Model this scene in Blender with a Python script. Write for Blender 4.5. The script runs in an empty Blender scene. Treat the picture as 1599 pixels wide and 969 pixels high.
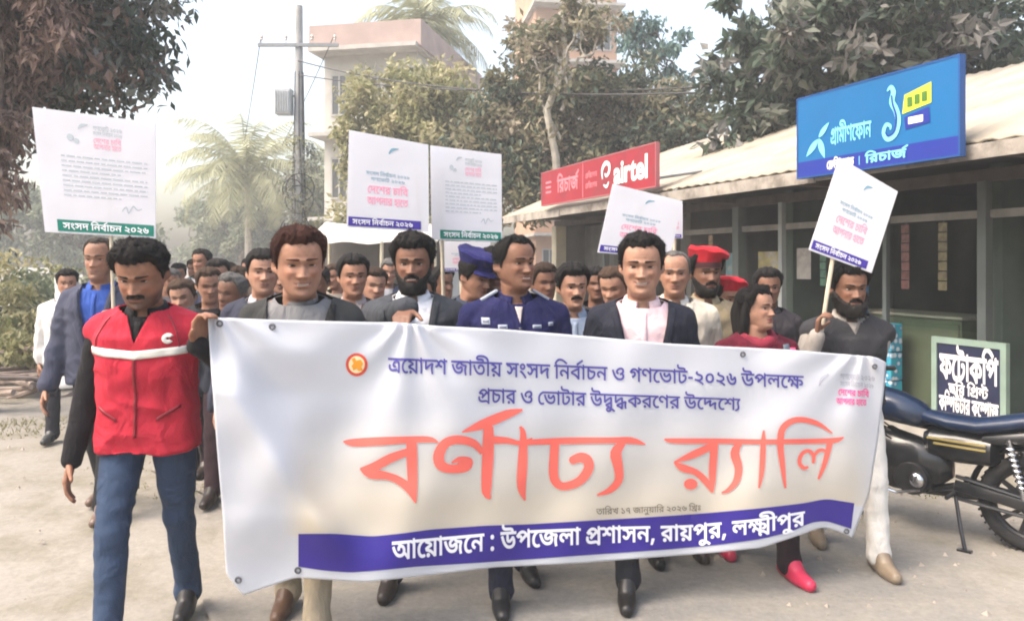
import bpy, bmesh, math, random
import numpy as np
from mathutils import Vector, Matrix, Quaternion, noise
from mathutils.bvhtree import BVHTree
from mathutils.geometry import delaunay_2d_cdt

SC = bpy.context.scene
COL = SC.collection
R = math.radians
random.seed(11)
RNG = np.random.default_rng(11)

# ------------------------------------------------------------------ camera, sky, sun, exposure
F_PX, CX, HZ, CAM_Z = 1250.0, 799.5, 410.0, 1.53      # focal length and horizon in photo pixels, eye height
cam = bpy.data.cameras.new("camera"); cam_ob = bpy.data.objects.new("camera", cam); COL.objects.link(cam_ob)
cam_ob.location = (0, 0, CAM_Z); cam_ob.rotation_euler = (R(90), 0, 0)
cam.sensor_fit = 'HORIZONTAL'; cam.sensor_width = 36.0; cam.lens = 36.0 * F_PX / 1599.0
cam.shift_y = -(484.5 - HZ) / 1599.0
cam.clip_start = 0.05; cam.clip_end = 2000
SC.camera = cam_ob

world = bpy.data.worlds.new("World"); SC.world = world; world.use_nodes = True
wn = world.node_tree.nodes; wl = world.node_tree.links
SUN_EL, SUN_AZ = R(56), R(248)       # soft winter sun through haze, high on the left
sky = wn.new("ShaderNodeTexSky"); sky.sky_type = 'NISHITA'; sky.sun_disc = False
sky.sun_elevation = SUN_EL; sky.sun_rotation = SUN_AZ
sky.air_density = 1.2; sky.dust_density = 6.0; sky.ozone_density = 1.0
tn = wn.new("ShaderNodeMix"); tn.data_type = 'RGBA'; tn.blend_type = 'MULTIPLY'; tn.inputs["Factor"].default_value = 1.0
tn.inputs["B"].default_value = (1.0, .96, .90, 1)          # hazy, slightly warm winter sky
wl.new(sky.outputs[0], tn.inputs["A"]); wl.new(tn.outputs["Result"], wn["Background"].inputs[0]); wn["Background"].inputs[1].default_value = 0.15
sun = bpy.data.lights.new("sun", 'SUN'); sun.energy = 1.05; sun.angle = R(40); sun.color = (1.0, .965, .92)
sun_ob = bpy.data.objects.new("sun", sun); COL.objects.link(sun_ob)
sd = Vector((math.sin(SUN_AZ) * math.cos(SUN_EL), math.cos(SUN_AZ) * math.cos(SUN_EL), math.sin(SUN_EL)))
sun_ob.rotation_euler = sd.to_track_quat('Z', 'Y').to_euler(); sun_ob.location = sd * 30
SC.view_settings.view_transform = 'Standard'; SC.view_settings.look = 'None'
SC.view_settings.exposure = 1.85; SC.view_settings.gamma = 1.0
SC.render.film_transparent = False
SC.cycles.max_bounces = 6; SC.cycles.volume_bounces = 0
SC.cycles.filter_width = 2.0
# ------------------------------------------------------------------ helpers
def srgb(r, g, b):
    f = lambda c: (c / 255) / 12.92 if c <= 10 else (((c / 255) + .055) / 1.055) ** 2.4
    return (f(r), f(g), f(b))

def ray(px, py):                      # a pixel of the photograph as a direction, per metre of depth
    return Vector(((px - CX) / F_PX, 1.0, -(py - HZ) / F_PX))
def at(px, py, Y):
    return Vector((0, 0, CAM_Z)) + ray(px, py) * Y

def tag(o, label=None, cat=None, group=None, kind=None):
    if label: o['label'] = label
    if cat: o['category'] = cat
    if group: o['group'] = group
    if kind: o['kind'] = kind
    return o
def empty(name, loc=(0, 0, 0), rz=0, label=None, cat=None, group=None):
    o = bpy.data.objects.new(name, None); COL.objects.link(o)
    o.empty_display_size = .1
    o.location = loc; o.rotation_euler = (0, 0, rz)
    return tag(o, label, cat, group)
def link(name, me, mats=None, parent=None, smooth=False):
    o = bpy.data.objects.new(name, me); COL.objects.link(o)
    if mats is not None:
        for m in (mats if isinstance(mats, (list, tuple)) else [mats]): me.materials.append(m)
    if parent is not None: o.parent = parent
    if smooth and len(me.polygons): me.polygons.foreach_set('use_smooth', [True] * len(me.polygons))
    return o
def mesh_np(name, V, Fc):
    me = bpy.data.meshes.new(name); me.from_pydata([tuple(v) for v in V], [], [tuple(f) for f in Fc]); me.update()
    return me
def quads_np(name, V, nper=4):        # V: (n*nper,3) faces of nper corners each, no sharing
    n = len(V) // nper
    me = bpy.data.meshes.new(name)
    me.vertices.add(len(V)); me.vertices.foreach_set('co', np.asarray(V, 'f').ravel())
    me.loops.add(len(V)); me.loops.foreach_set('vertex_index', np.arange(len(V), dtype='i'))
    me.polygons.add(n); me.polygons.foreach_set('loop_start', np.arange(n, dtype='i') * nper)
    me.update(); me.validate()
    return me
def co_of(me):
    a = np.empty(len(me.vertices) * 3, 'f'); me.vertices.foreach_get('co', a); return a.reshape(-1, 3)
def set_co(me, a):
    me.vertices.foreach_set('co', np.asarray(a, 'f').ravel()); me.update()
def vcol(me, cols, name='tint'):      # per-vertex colour
    at_ = me.color_attributes.new(name, 'FLOAT_COLOR', 'POINT')
    c = np.ones((len(me.vertices), 4), 'f'); c[:, :3] = cols; at_.data.foreach_set('color', c.ravel())

_w = np.random.default_rng(5)
_K = _w.normal(size=(14, 3)); _K /= np.linalg.norm(_K, axis=1)[:, None]; _PH = _w.uniform(0, 6.28, 14)
def nz(P, freq, seed=0):              # cheap smooth noise, about -1..1
    P = np.asarray(P, float) * freq * 6.28 + seed * 7.31
    W = P + .8 * np.sin(P[:, [1, 2, 0]] * .7 + seed)
    s = np.zeros(len(P))
    for i in range(14):
        s += np.sin(W @ _K[(i + seed) % 14] * (.6 + .09 * i) + _PH[i])
    return s / 5.0

# ------------------------------------------------------------------ materials
MATS = {}
def mat(name, col=(.5, .5, .5), rough=.6, var=.12, vscale=8.0, bump=0.0, bscale=60.0, metal=0.0, attr=None, spec=.4,
        sheen=0.0, transl=0.0, stain=None, stain_scale=2.0, stain_lo=.5, stain_hi=.65, coat=0.0):
    if name in MATS: return MATS[name]
    m = bpy.data.materials.new(name); m.use_nodes = True
    nt = m.node_tree; N = nt.nodes; L = nt.links
    b = N["Principled BSDF"]; out = N["Material Output"]
    b.inputs["Roughness"].default_value = rough; b.inputs["Metallic"].default_value = metal
    b.inputs["Specular IOR Level"].default_value = spec
    if sheen: b.inputs["Sheen Weight"].default_value = sheen
    if coat: b.inputs["Coat Weight"].default_value = coat; b.inputs["Coat Roughness"].default_value = .08
    tc = N.new("ShaderNodeTexCoord")
    if attr:
        a = N.new("ShaderNodeAttribute"); a.attribute_name = attr; csrc = a.outputs["Color"]
    else:
        rgb = N.new("ShaderNodeRGB"); rgb.outputs[0].default_value = (*col, 1); csrc = rgb.outputs[0]
    if stain:
        sn = N.new("ShaderNodeTexNoise"); sn.inputs["Scale"].default_value = stain_scale; sn.inputs["Detail"].default_value = 6
        sn.inputs["Roughness"].default_value = .65
        L.new(tc.outputs["Object"], sn.inputs["Vector"])
        mr = N.new("ShaderNodeMapRange"); mr.inputs["From Min"].default_value = stain_lo; mr.inputs["From Max"].default_value = stain_hi
        L.new(sn.outputs["Fac"], mr.inputs["Value"])
        mx = N.new("ShaderNodeMix"); mx.data_type = 'RGBA'; mx.inputs["B"].default_value = (*stain, 1)
        L.new(mr.outputs[0], mx.inputs["Factor"]); L.new(csrc, mx.inputs["A"]); csrc = mx.outputs["Result"]
    if var:
        n = N.new("ShaderNodeTexNoise"); n.inputs["Scale"].default_value = vscale; n.inputs["Detail"].default_value = 5
        L.new(tc.outputs["Object"], n.inputs["Vector"])
        mr = N.new("ShaderNodeMapRange"); mr.inputs["From Min"].default_value = .3; mr.inputs["From Max"].default_value = .7
        mr.inputs["To Min"].default_value = 1 - var; mr.inputs["To Max"].default_value = 1 + var
        L.new(n.outputs["Fac"], mr.inputs["Value"])
        mu = N.new("ShaderNodeVectorMath"); mu.operation = 'SCALE'
        L.new(csrc, mu.inputs[0]); L.new(mr.outputs[0], mu.inputs["Scale"]); csrc = mu.outputs[0]
    L.new(csrc, b.inputs["Base Color"])
    if bump:
        n2 = N.new("ShaderNodeTexNoise"); n2.inputs["Scale"].default_value = bscale; n2.inputs["Detail"].default_value = 4
        L.new(tc.outputs["Object"], n2.inputs["Vector"])
        bp = N.new("ShaderNodeBump"); bp.inputs["Strength"].default_value = bump; bp.inputs["Distance"].default_value = .01
        L.new(n2.outputs["Fac"], bp.inputs["Height"]); L.new(bp.outputs[0], b.inputs["Normal"])
    if transl:
        t = N.new("ShaderNodeBsdfTranslucent"); L.new(csrc, t.inputs["Color"])
        ms = N.new("ShaderNodeMixShader"); ms.inputs[0].default_value = transl
        L.new(b.outputs[0], ms.inputs[1]); L.new(t.outputs[0], ms.inputs[2]); L.new(ms.outputs[0], out.inputs["Surface"])
    MATS[name] = m
    return m
def fabric(name, col, rough=.85, var=.10):
    m = MATS.get(name)
    if m: return m
    m = mat(name, col, rough, var, 14, .25, 180, sheen=.02, spec=.12)
    N = m.node_tree.nodes; L = m.node_tree.links; b = N["Principled BSDF"]; old = b.inputs["Normal"].links[0].from_node
    tc = N.new("ShaderNodeTexCoord"); mp = N.new("ShaderNodeMapping"); mp.inputs["Scale"].default_value = (1, 1, .55); mp.inputs["Rotation"].default_value = (0, .5, 0)
    n = N.new("ShaderNodeTexNoise"); n.inputs["Scale"].default_value = 11; n.inputs["Detail"].default_value = 3; n.inputs["Distortion"].default_value = 1.2
    bp = N.new("ShaderNodeBump"); bp.inputs["Strength"].default_value = .6; bp.inputs["Distance"].default_value = .03
    L.new(tc.outputs["Object"], mp.inputs[0]); L.new(mp.outputs[0], n.inputs["Vector"]); L.new(n.outputs["Fac"], bp.inputs["Height"]); L.new(bp.outputs[0], old.inputs["Normal"])
    return m
def paint(name, col, rough=.45, var=.05):
    return mat(name, col, rough, var, 6, spec=.4)

# ------------------------------------------------------------------ solid builder
class MB:
    """collects boxes, bars, tubes and lathes, links them as ONE mesh object"""
    def __init__(s): s.V = []; s.F = []
    def add(s, V, Fc):
        o = len(s.V); s.V += [Vector(v) for v in V]; s.F += [tuple(i + o for i in f) for f in Fc]; return s
    def box(s, c, size, rot=None, bev=0.0):
        hx, hy, hz = (d / 2 for d in size)
        b = min(bev, hx * .9, hy * .9, hz * .9)
        if b <= 0:
            V = [Vector((x, y, z)) for x in (-hx, hx) for y in (-hy, hy) for z in (-hz, hz)]
            Fc = [(0, 1, 3, 2), (4, 6, 7, 5), (0, 4, 5, 1), (2, 3, 7, 6), (0, 2, 6, 4), (1, 5, 7, 3)]
        else:
            bm = bmesh.new(); bmesh.ops.create_cube(bm, size=1)
            for v in bm.verts: v.co = Vector((v.co.x * 2 * hx, v.co.y * 2 * hy, v.co.z * 2 * hz))
            bmesh.ops.bevel(bm, geom=list(bm.edges), offset=b, segments=2, affect='EDGES', profile=.5)
            bm.verts.index_update(); V = [v.co.copy() for v in bm.verts]; Fc = [[v.index for v in f.verts] for f in bm.faces]; bm.free()
        M = rot if rot is not None else Matrix.Identity(3)
        c = Vector(c)
        return s.add([M @ v + c for v in V], Fc)
    def rings(s, rings, cap=True, closed=False):
        n = len(rings[0]); V = [p for r in rings for p in r]; Fc = []
        m = len(rings)
        for i in range(m if closed else m - 1):
            for j in range(n):
                a = i * n + j; b = i * n + (j + 1) % n; i2 = (i + 1) % m
                Fc.append((a, b, i2 * n + (j + 1) % n, i2 * n + j))
        if cap and not closed:
            Fc.append(tuple(range(n - 1, -1, -1))); Fc.append(tuple((m - 1) * n + j for j in range(n)))
        return s.add(V, Fc)
    def tube(s, pts, r, seg=8, cap=True):
        pts = [Vector(p) for p in pts]; rr = r if isinstance(r, (list, tuple)) else [r] * len(pts)
        R_ = []; up = None
        for i, p in enumerate(pts):
            t = (pts[min(i + 1, len(pts) - 1)] - pts[max(i - 1, 0)]).normalized()
            if up is None: up = t.orthogonal().normalized()
            up = (up - t * up.dot(t)); up = up.normalized() if up.length > 1e-6 else t.orthogonal().normalized()
            q = t.cross(up)
            R_.append([p + (up * math.cos(k * 2 * math.pi / seg) + q * math.sin(k * 2 * math.pi / seg)) * rr[i] for k in range(seg)])
        return s.rings(R_, cap)
    def lathe(s, prof, c=(0, 0, 0), axis='Z', seg=24, cap=True):
        R_ = []
        for r, h in prof:
            ring = []
            for k in range(seg):
                a = 2 * math.pi * k / seg; x, y = r * math.cos(a), r * math.sin(a)
                v = {'Z': (x, y, h), 'Y': (x, h, y), 'X': (h, x, y)}[axis]; ring.append(Vector(v) + Vector(c))
            R_.append(ring)
        return s.rings(R_, cap)
    def torus(s, c, Rr, r, axis='Y', seg=40, seg2=10, sq=1.0):
        R_ = []
        for k in range(seg):
            a = 2 * math.pi * k / seg; ring = []
            for j in range(seg2):
                b = 2 * math.pi * j / seg2; d = Rr + r * math.cos(b); h = r * sq * math.sin(b)
                x, z = d * math.cos(a), d * math.sin(a)
                v = {'Y': (x, h, z), 'X': (h, x, z), 'Z': (x, z, h)}[axis]; ring.append(Vector(v) + Vector(c))
            R_.append(ring)
        return s.rings(R_, closed=True)
    def ball(s, c, r, seg=16, rings=10):
        rx, ry, rz = (r, r, r) if not isinstance(r, (tuple, list)) else r
        R_ = []
        for i in range(1, rings):
            a = math.pi * i / rings
            R_.append([Vector((c[0] + rx * math.sin(a) * math.cos(2 * math.pi * k / seg), c[1] + ry * math.sin(a) * math.sin(2 * math.pi * k / seg), c[2] - rz * math.cos(a))) for k in range(seg)])
        return s.rings(R_)
    def capsule(s, p0, p1, r0, r1, seg=12):
        p0, p1 = Vector(p0), Vector(p1); d = p1 - p0; L = max(d.length, 1e-5); d = d / L
        pts, rr = [], []
        for k in (-1, -.8, -.45): pts.append(p0 + d * r0 * k); rr.append(r0 * math.sqrt(max(0.0, 1 - k * k)) + 1e-4)
        pts.append(p0); rr.append(r0); pts.append((p0 + p1) / 2); rr.append((r0 + r1) / 2); pts.append(p1); rr.append(r1)
        for k in (.45, .8, 1): pts.append(p1 + d * r1 * k); rr.append(r1 * math.sqrt(max(0.0, 1 - k * k)) + 1e-4)
        u = d.orthogonal().normalized(); q = d.cross(u)
        R_ = [[p + (u * math.cos(k * 2 * math.pi / seg) + q * math.sin(k * 2 * math.pi / seg)) * r for k in range(seg)] for p, r in zip(pts, rr)]
        return s.rings(R_)
    def mesh(s, name):
        me = bpy.data.meshes.new(name); me.from_pydata([tuple(v) for v in s.V], [], s.F); me.update(); return me
    def build(s, name, m, parent=None, smooth=False, bevel=0.0):
        me = s.mesh(name); o = link(name, me, m, parent, smooth)
        bm = bmesh.new(); bm.from_mesh(me); bmesh.ops.recalc_face_normals(bm, faces=bm.faces); bm.to_mesh(me); bm.free()
        if smooth: me.set_sharp_from_angle(angle=R(40))
        return o

TMP = bpy.data.scenes.new("scratch")
def remesh(mb, voxel, smooth=3, lam=.5):
    """melt overlapping solids into one continuous skin"""
    me = mb.mesh("scratch"); o = bpy.data.objects.new("scratch", me); TMP.collection.objects.link(o)
    bm = bmesh.new(); bm.from_mesh(me); bmesh.ops.recalc_face_normals(bm, faces=bm.faces); bm.to_mesh(me); bm.free()
    md = o.modifiers.new("r", 'REMESH'); md.mode = 'VOXEL'; md.voxel_size = voxel
    vl = TMP.view_layers[0]; vl.update(); dg = vl.depsgraph
    out = bpy.data.meshes.new_from_object(o.evaluated_get(dg))
    bpy.data.objects.remove(o); bpy.data.meshes.remove(me)
    lap(out, smooth, lam)
    return out
def lap(me, it, lam=.5):
    if not it: return
    a = co_of(me); E = np.empty(len(me.edges) * 2, 'i'); me.edges.foreach_get('vertices', E); E = E.reshape(-1, 2)
    n = len(a); deg = np.bincount(E.ravel(), minlength=n).clip(1)[:, None]
    for k in range(it):
        s = np.stack([np.bincount(E[:, 0], a[E[:, 1], i], n) + np.bincount(E[:, 1], a[E[:, 0], i], n) for i in range(3)], 1)
        a = a + lam * (s / deg - a)
    set_co(me, a)
def normals_of(me):
    a = np.empty(len(me.vertices) * 3, 'f'); me.vertices.foreach_get('normal', a); return a.reshape(-1, 3)

# ------------------------------------------------------------------ flat lettering, mapped onto any surface
def winding(P, polys):
    w = np.zeros(len(P), int)
    for c in polys:
        a = np.asarray(c); b = np.roll(a, -1, 0)
        for (x0, y0), (x1, y1) in zip(a, b):
            if y0 == y1: continue
            up = y1 > y0
            m = (P[:, 1] >= min(y0, y1)) & (P[:, 1] < max(y0, y1))
            xi = x0 + (P[:, 1] - y0) / (y1 - y0) * (x1 - x0)
            w += np.where(m & (xi > P[:, 0]), 1 if up else -1, 0)
    return w
def fill(polys):
    """non-zero winding fill of closed outlines -> verts2d, tris"""
    V, E = [], []
    for c in polys:
        o = len(V); V += [Vector((float(x), float(y))) for x, y in c]
        E += [(o + i, o + (i + 1) % len(c)) for i in range(len(c))]
    v, _, f, *_r = delaunay_2d_cdt(V, E, [], 0, 1e-5)
    v = np.array([tuple(p) for p in v]); f = np.array([t for t in f if len(t) == 3])
    cen = v[f].mean(1)
    f = f[winding(cen, polys) != 0]
    return v, f
def lettering(name, groups, mapf, m, parent, step=None):
    """groups: list of outline sets (each filled by itself); mapf: (x,y) -> point; cut on a grid of 'step' so it can bend"""
    bm = bmesh.new()
    for gi, polys in enumerate(groups):
        try: v, f = fill(polys)
        except Exception: continue
        vs = [bm.verts.new((x, y, 0)) for x, y in v]
        for t in f:
            try: bm.faces.new([vs[i] for i in t])
            except ValueError: pass
    if not bm.verts: return None
    for vtx in [x for x in bm.verts if not x.link_faces]: bm.verts.remove(vtx)
    if step:
        xs = [v.co.x for v in bm.verts]; ys = [v.co.y for v in bm.verts]
        for lo, hi, n in ((min(xs), max(xs), (1, 0, 0)), (min(ys), max(ys), (0, 1, 0))):
            k = math.ceil(lo / step)
            while k * step < hi:
                bmesh.ops.bisect_plane(bm, geom=list(bm.verts) + list(bm.edges) + list(bm.faces), dist=1e-6,
                                       plane_co=(n[0] * k * step, n[1] * k * step, 0), plane_no=n); k += 1
    for v in bm.verts: v.co = mapf(v.co.x, v.co.y)
    me = bpy.data.meshes.new(name); bm.to_mesh(me); bm.free()
    return link(name, me, m, parent)
def glyph_polys(gi, bold=0.0):
    out = []
    for c in GLYPH[gi].split('|'):
        a = np.array([int(t) for t in c.split()], float).reshape(-1, 2)
        if bold:
            t = np.roll(a, -1, 0) - np.roll(a, 1, 0); t /= np.linalg.norm(t, axis=1)[:, None] + 1e-9
            a = a + np.c_[-t[:, 1], t[:, 0]] * bold          # outer contours run clockwise: left of travel is outside
        out.append(a)
    return out
def run_polys(key, bold=0.0):
    w, r = RUN[key]
    return w, [[c + np.array([x, 0.0]) for c in glyph_polys(gi, bold)] for gi, x in r]
def stroke(pts, seg=10):
    """a pen stroke of changing width (x, y, w) -> convex pieces unioned by non-zero fill"""
    P = np.array(pts, float)
    # smooth by Catmull-Rom
    Q = []
    for i in range(len(P) - 1):
        p0, p1, p2, p3 = P[max(i - 1, 0)], P[i], P[i + 1], P[min(i + 2, len(P) - 1)]
        for t in np.linspace(0, 1, 5)[:-1]:
            Q.append(.5 * ((2 * p1) + (-p0 + p2) * t + (2 * p0 - 5 * p1 + 4 * p2 - p3) * t * t + (-p0 + 3 * p1 - 3 * p2 + p3) * t ** 3))
    Q.append(P[-1]); Q = np.array(Q)
    t = np.gradient(Q[:, :2], axis=0); t /= np.linalg.norm(t, axis=1)[:, None] + 1e-9
    n = np.c_[-t[:, 1], t[:, 0]]; h = np.abs(Q[:, 2:3]) / 2
    A, B = Q[:, :2] + n * h, Q[:, :2] - n * h
    out = []
    for i in range(len(Q) - 1):
        c = np.array([A[i], A[i + 1], B[i + 1], B[i]])
        ar = np.sum(c[:, 0] * np.roll(c[:, 1], -1) - np.roll(c[:, 0], -1) * c[:, 1])
        out.append(c if ar > 0 else c[::-1])
    for q, hh in zip(Q[1:-1], h[1:-1]):
        a = np.linspace(0, 2 * np.pi, seg, endpoint=False); out.append(q[:2] + hh * np.c_[np.cos(a), np.sin(a)])
    return out
def disc(cx, cy, r, n=20, r2=None):
    a = np.linspace(0, 2 * np.pi, n, endpoint=False); return np.c_[cx + r * np.cos(a), cy + (r2 or r) * np.sin(a)]
def rect(x0, y0, x1, y1):
    return np.array([(x0, y0), (x1, y0), (x1, y1), (x0, y1)], float)
# ------------------------------------------------------------------ the setting: ground, road, sky-side things
def ground_mat(name, c1, c2, c3, s1=.35, s2=2.2, under=None):
    m = bpy.data.materials.new(name); m.use_nodes = True; nt = m.node_tree; N = nt.nodes; L = nt.links; b = N["Principled BSDF"]
    tc = N.new("ShaderNodeTexCoord")
    def nse(sc, det=8, rg=.6):
        n = N.new("ShaderNodeTexNoise"); n.inputs["Scale"].default_value = sc; n.inputs["Detail"].default_value = det; n.inputs["Roughness"].default_value = rg
        L.new(tc.outputs["Object"], n.inputs["Vector"]); return n
    def ramp(src, lo, hi):
        r = N.new("ShaderNodeMapRange"); r.inputs["From Min"].default_value = lo; r.inputs["From Max"].default_value = hi; L.new(src, r.inputs["Value"]); return r.outputs[0]
    def mix(f, a, bb):
        x = N.new("ShaderNodeMix"); x.data_type = 'RGBA'; L.new(f, x.inputs["Factor"])
        for k, v in (("A", a), ("B", bb)):
            if isinstance(v, tuple): x.inputs[k].default_value = (*v, 1)
            else: L.new(v, x.inputs[k])
        return x.outputs["Result"]
    c = mix(ramp(nse(s1).outputs["Fac"], .38, .62), c1, c2)
    c = mix(ramp(nse(s2).outputs["Fac"], .45, .66), c, c3)
    if under:                                   # the worn edge runs out into the dirt beside it
        d = mix(ramp(nse(.35).outputs["Fac"], .38, .62), under[0], under[1]); d = mix(ramp(nse(2.2).outputs["Fac"], .48, .72), d, under[2])
        at_ = N.new("ShaderNodeAttribute"); at_.attribute_name = 'tint'; sm_ = N.new("ShaderNodeMath"); sm_.operation = 'ADD'; n3 = nse(5, 8, .7)
        L.new(at_.outputs["Fac"], sm_.inputs[0]); L.new(n3.outputs["Fac"], sm_.inputs[1]); c = mix(ramp(sm_.outputs[0], .72, 1.12), c, d)
    v = N.new("ShaderNodeVectorMath"); v.operation = 'SCALE'; L.new(c, v.inputs[0])
    r = N.new("ShaderNodeMapRange"); r.inputs["From Min"].default_value = .25; r.inputs["From Max"].default_value = .75; r.inputs["To Min"].default_value = .80; r.inputs["To Max"].default_value = 1.18
    L.new(nse(28, 6, .75).outputs["Fac"], r.inputs["Value"]); L.new(r.outputs[0], v.inputs["Scale"]); L.new(v.outputs[0], b.inputs["Base Color"])
    b.inputs["Roughness"].default_value = .92; b.inputs["Specular IOR Level"].default_value = .2
    bp = N.new("ShaderNodeBump"); bp.inputs["Strength"].default_value = .5; bp.inputs["Distance"].default_value = .02; L.new(nse(14, 8, .7).outputs["Fac"], bp.inputs["Height"]); L.new(bp.outputs[0], b.inputs["Normal"])
    return m
def sheet(name, fn, nx, ny, m):
    V = [fn(i / nx, j / ny) for j in range(ny + 1) for i in range(nx + 1)]
    Fc = [(j * (nx + 1) + i, j * (nx + 1) + i + 1, (j + 1) * (nx + 1) + i + 1, (j + 1) * (nx + 1) + i) for j in range(ny) for i in range(nx)]
    return link(name, mesh_np(name, V, Fc), m, None, True)
M_DIRT = ground_mat('sandy_dirt', (.265, .245, .215), (.225, .207, .18), (.18, .165, .13))
M_ROAD = ground_mat('dusty_concrete', (.205, .195, .18), (.178, .17, .158), (.235, .22, .19), .5, 3.0, ((.265, .245, .215), (.225, .207, .18), (.18, .165, .13)))
tag(sheet('ground', lambda u, v: Vector((-150 + 300 * u, -20 + 300 * v, -.012)), 4, 4, M_DIRT), kind='structure')
SD = Vector((-.394, .919, 0))                    # the street runs away to the left of the picture
def road_pt(u, v):
    l = -12 + 92 * v ** 1.6
    w = (2.75 if u > .5 else 1.55)
    c = Vector((.35, 3.2, 0)) + SD * l
    e = (u - .5) * 2; n = Vector((.919, .394, 0))
    p = c + n * (e * w + (.22 * math.sin(l * .9) + .12 * math.sin(l * 2.7 + 1)) * abs(e) ** 3)
    return Vector((p.x, p.y, .004))
rd = tag(sheet('road', road_pt, 24, 160, M_ROAD), kind='structure')
ed = np.tile(np.abs(np.linspace(-1, 1, 25)), 161); vcol(rd.data, np.repeat(np.clip((ed - .45) / .5, 0, 1)[:, None], 3, 1))

# low tufts on the verge
def grass(name, pts, n, h, m, seed):
    g = np.random.default_rng(seed); V = []
    for (cx, cy, rx, ry), cnt in zip(pts, n):
        a = g.uniform(0, 6.28, cnt); r = np.sqrt(g.uniform(0, 1, cnt)); x = cx + rx * r * np.cos(a); y = cy + ry * r * np.sin(a)
        hh = h * g.uniform(.3, 1.2, cnt) * (1.1 - r); d = g.uniform(0, 6.28, cnt); w = .004 + .004 * g.uniform(0, 1, cnt); ln = g.normal(0, .5, (cnt, 2)) * hh[:, None]
        z = np.zeros(cnt)
        b0 = np.stack([x - w * np.cos(d), y - w * np.sin(d), z], 1); b1 = np.stack([x + w * np.cos(d), y + w * np.sin(d), z], 1); tp = np.stack([x + ln[:, 0], y + ln[:, 1], hh], 1)
        V.append(np.stack([b0, b1, tp], 1).reshape(-1, 3))
    return link(name, quads_np(name, np.concatenate(V), 3), m)
gm = mat('verge_grass', (.16, .15, .06), .8, .4, 3, transl=.25)
tufts = [(-3.0, 7.2, .5, .4), (-3.9, 8.6, .7, .5), (-2.3, 5.4, .35, .25), (-4.6, 7.4, .6, .6), (-2.9, 6.0, .3, .2), (3.0, 5.25, .4, .12), (-3.4, 10.5, .6, .6)]
tag(grass('verge_grass', tufts, [300, 500, 80, 500, 60, 160, 500], .07, gm, 4), kind='stuff')
# scattered pebbles and litter on the dirt
def pebbles(name, n, seed):
    g = np.random.default_rng(seed); V = []
    ico = np.array([(1, 0, -.7), (-.5, .87, -.7), (-.5, -.87, -.7), (0, 0, 1)])
    for i in range(n):
        if g.random() < .6: x, y = g.uniform(-5, -1.2), g.uniform(3.2, 12)
        else: x, y = g.uniform(1.2, 3.6), g.uniform(3.0, 5.6)
        s = .006 + .016 * g.random() ** 3; a = g.uniform(0, 6.28); Rz = np.array([[math.cos(a), -math.sin(a), 0], [math.sin(a), math.cos(a), 0], [0, 0, .6]])
        p = (ico * s * g.uniform(.7, 1.3, (4, 3))) @ Rz.T + [x, y, .006 + s * .3]
        V += [p[[0, 1, 3]], p[[1, 2, 3]], p[[2, 0, 3]], p[[0, 2, 1]]]
    return link(name, quads_np(name, np.concatenate(V), 3), mat('pebble', (.30, .26, .22), .9, .3, 3))
tag(pebbles('gravel', 420, 8), kind='stuff')

# ------------------------------------------------------------------ trees
def leaf_mat(name, transl=.35): return mat(name, attr='tint', rough=.55, var=.0, transl=transl, spec=.3)
def leaves(g, centres, radii, n, size, cols, droop=.2, narrow=.45, squash=.8):
    """many small folded leaves round clump centres -> verts (2 tris per leaf), colours"""
    k = g.integers(0, len(centres), n); c = np.asarray(centres)[k]; r = np.asarray(radii)[k][:, None]
    d = g.normal(size=(n, 3)); d /= np.linalg.norm(d, axis=1)[:, None]; d *= g.uniform(.0, 1, (n, 1)) ** .5; d[:, 2] *= squash
    p = c + d * r
    ax = g.normal(size=(n, 3)); ax[:, 2] -= droop * 2; ax /= np.linalg.norm(ax, axis=1)[:, None]
    sd_ = np.cross(ax, g.normal(size=(n, 3))); sd_ /= np.linalg.norm(sd_, axis=1)[:, None] + 1e-9; up = np.cross(sd_, ax)
    L = size * g.uniform(.6, 1.35, (n, 1)); w = L * narrow * .5
    a, b = p, p + ax * L; m = p + ax * L * .45
    l_, r_ = m + sd_ * w + up * w * .35, m - sd_ * w + up * w * .35
    V = np.stack([a, l_, b, a, b, r_], 1).reshape(-1, 3)
    cols = np.asarray(cols); ci = g.integers(0, len(cols), len(centres)); cl = cols[np.where(g.random(n) < .65, ci[k], g.integers(0, len(cols), n))] * g.uniform(.7, 1.35, (n, 1))
    return V, np.repeat(cl, 6, 0)
BARK = mat('bark', (.17, .13, .10), .95, .35, 9, .8, 26)
PALEBARK = mat('pale_bark', (.36, .33, .28), .9, .25, 7, .6, 30)
def limb(mb, p0, p1, r0, r1, g, wob=.12):
    p0, p1 = Vector(p0), Vector(p1); n = 6; L = (p1 - p0).length
    pts = [p0.lerp(p1, i / n) + (Vector(g.normal(size=3)) * wob * L * .25 * math.sin(math.pi * i / n)) for i in range(n + 1)]
    mb.tube(pts, [r0 + (r1 - r0) * i / n for i in range(n + 1)], 8)
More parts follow.
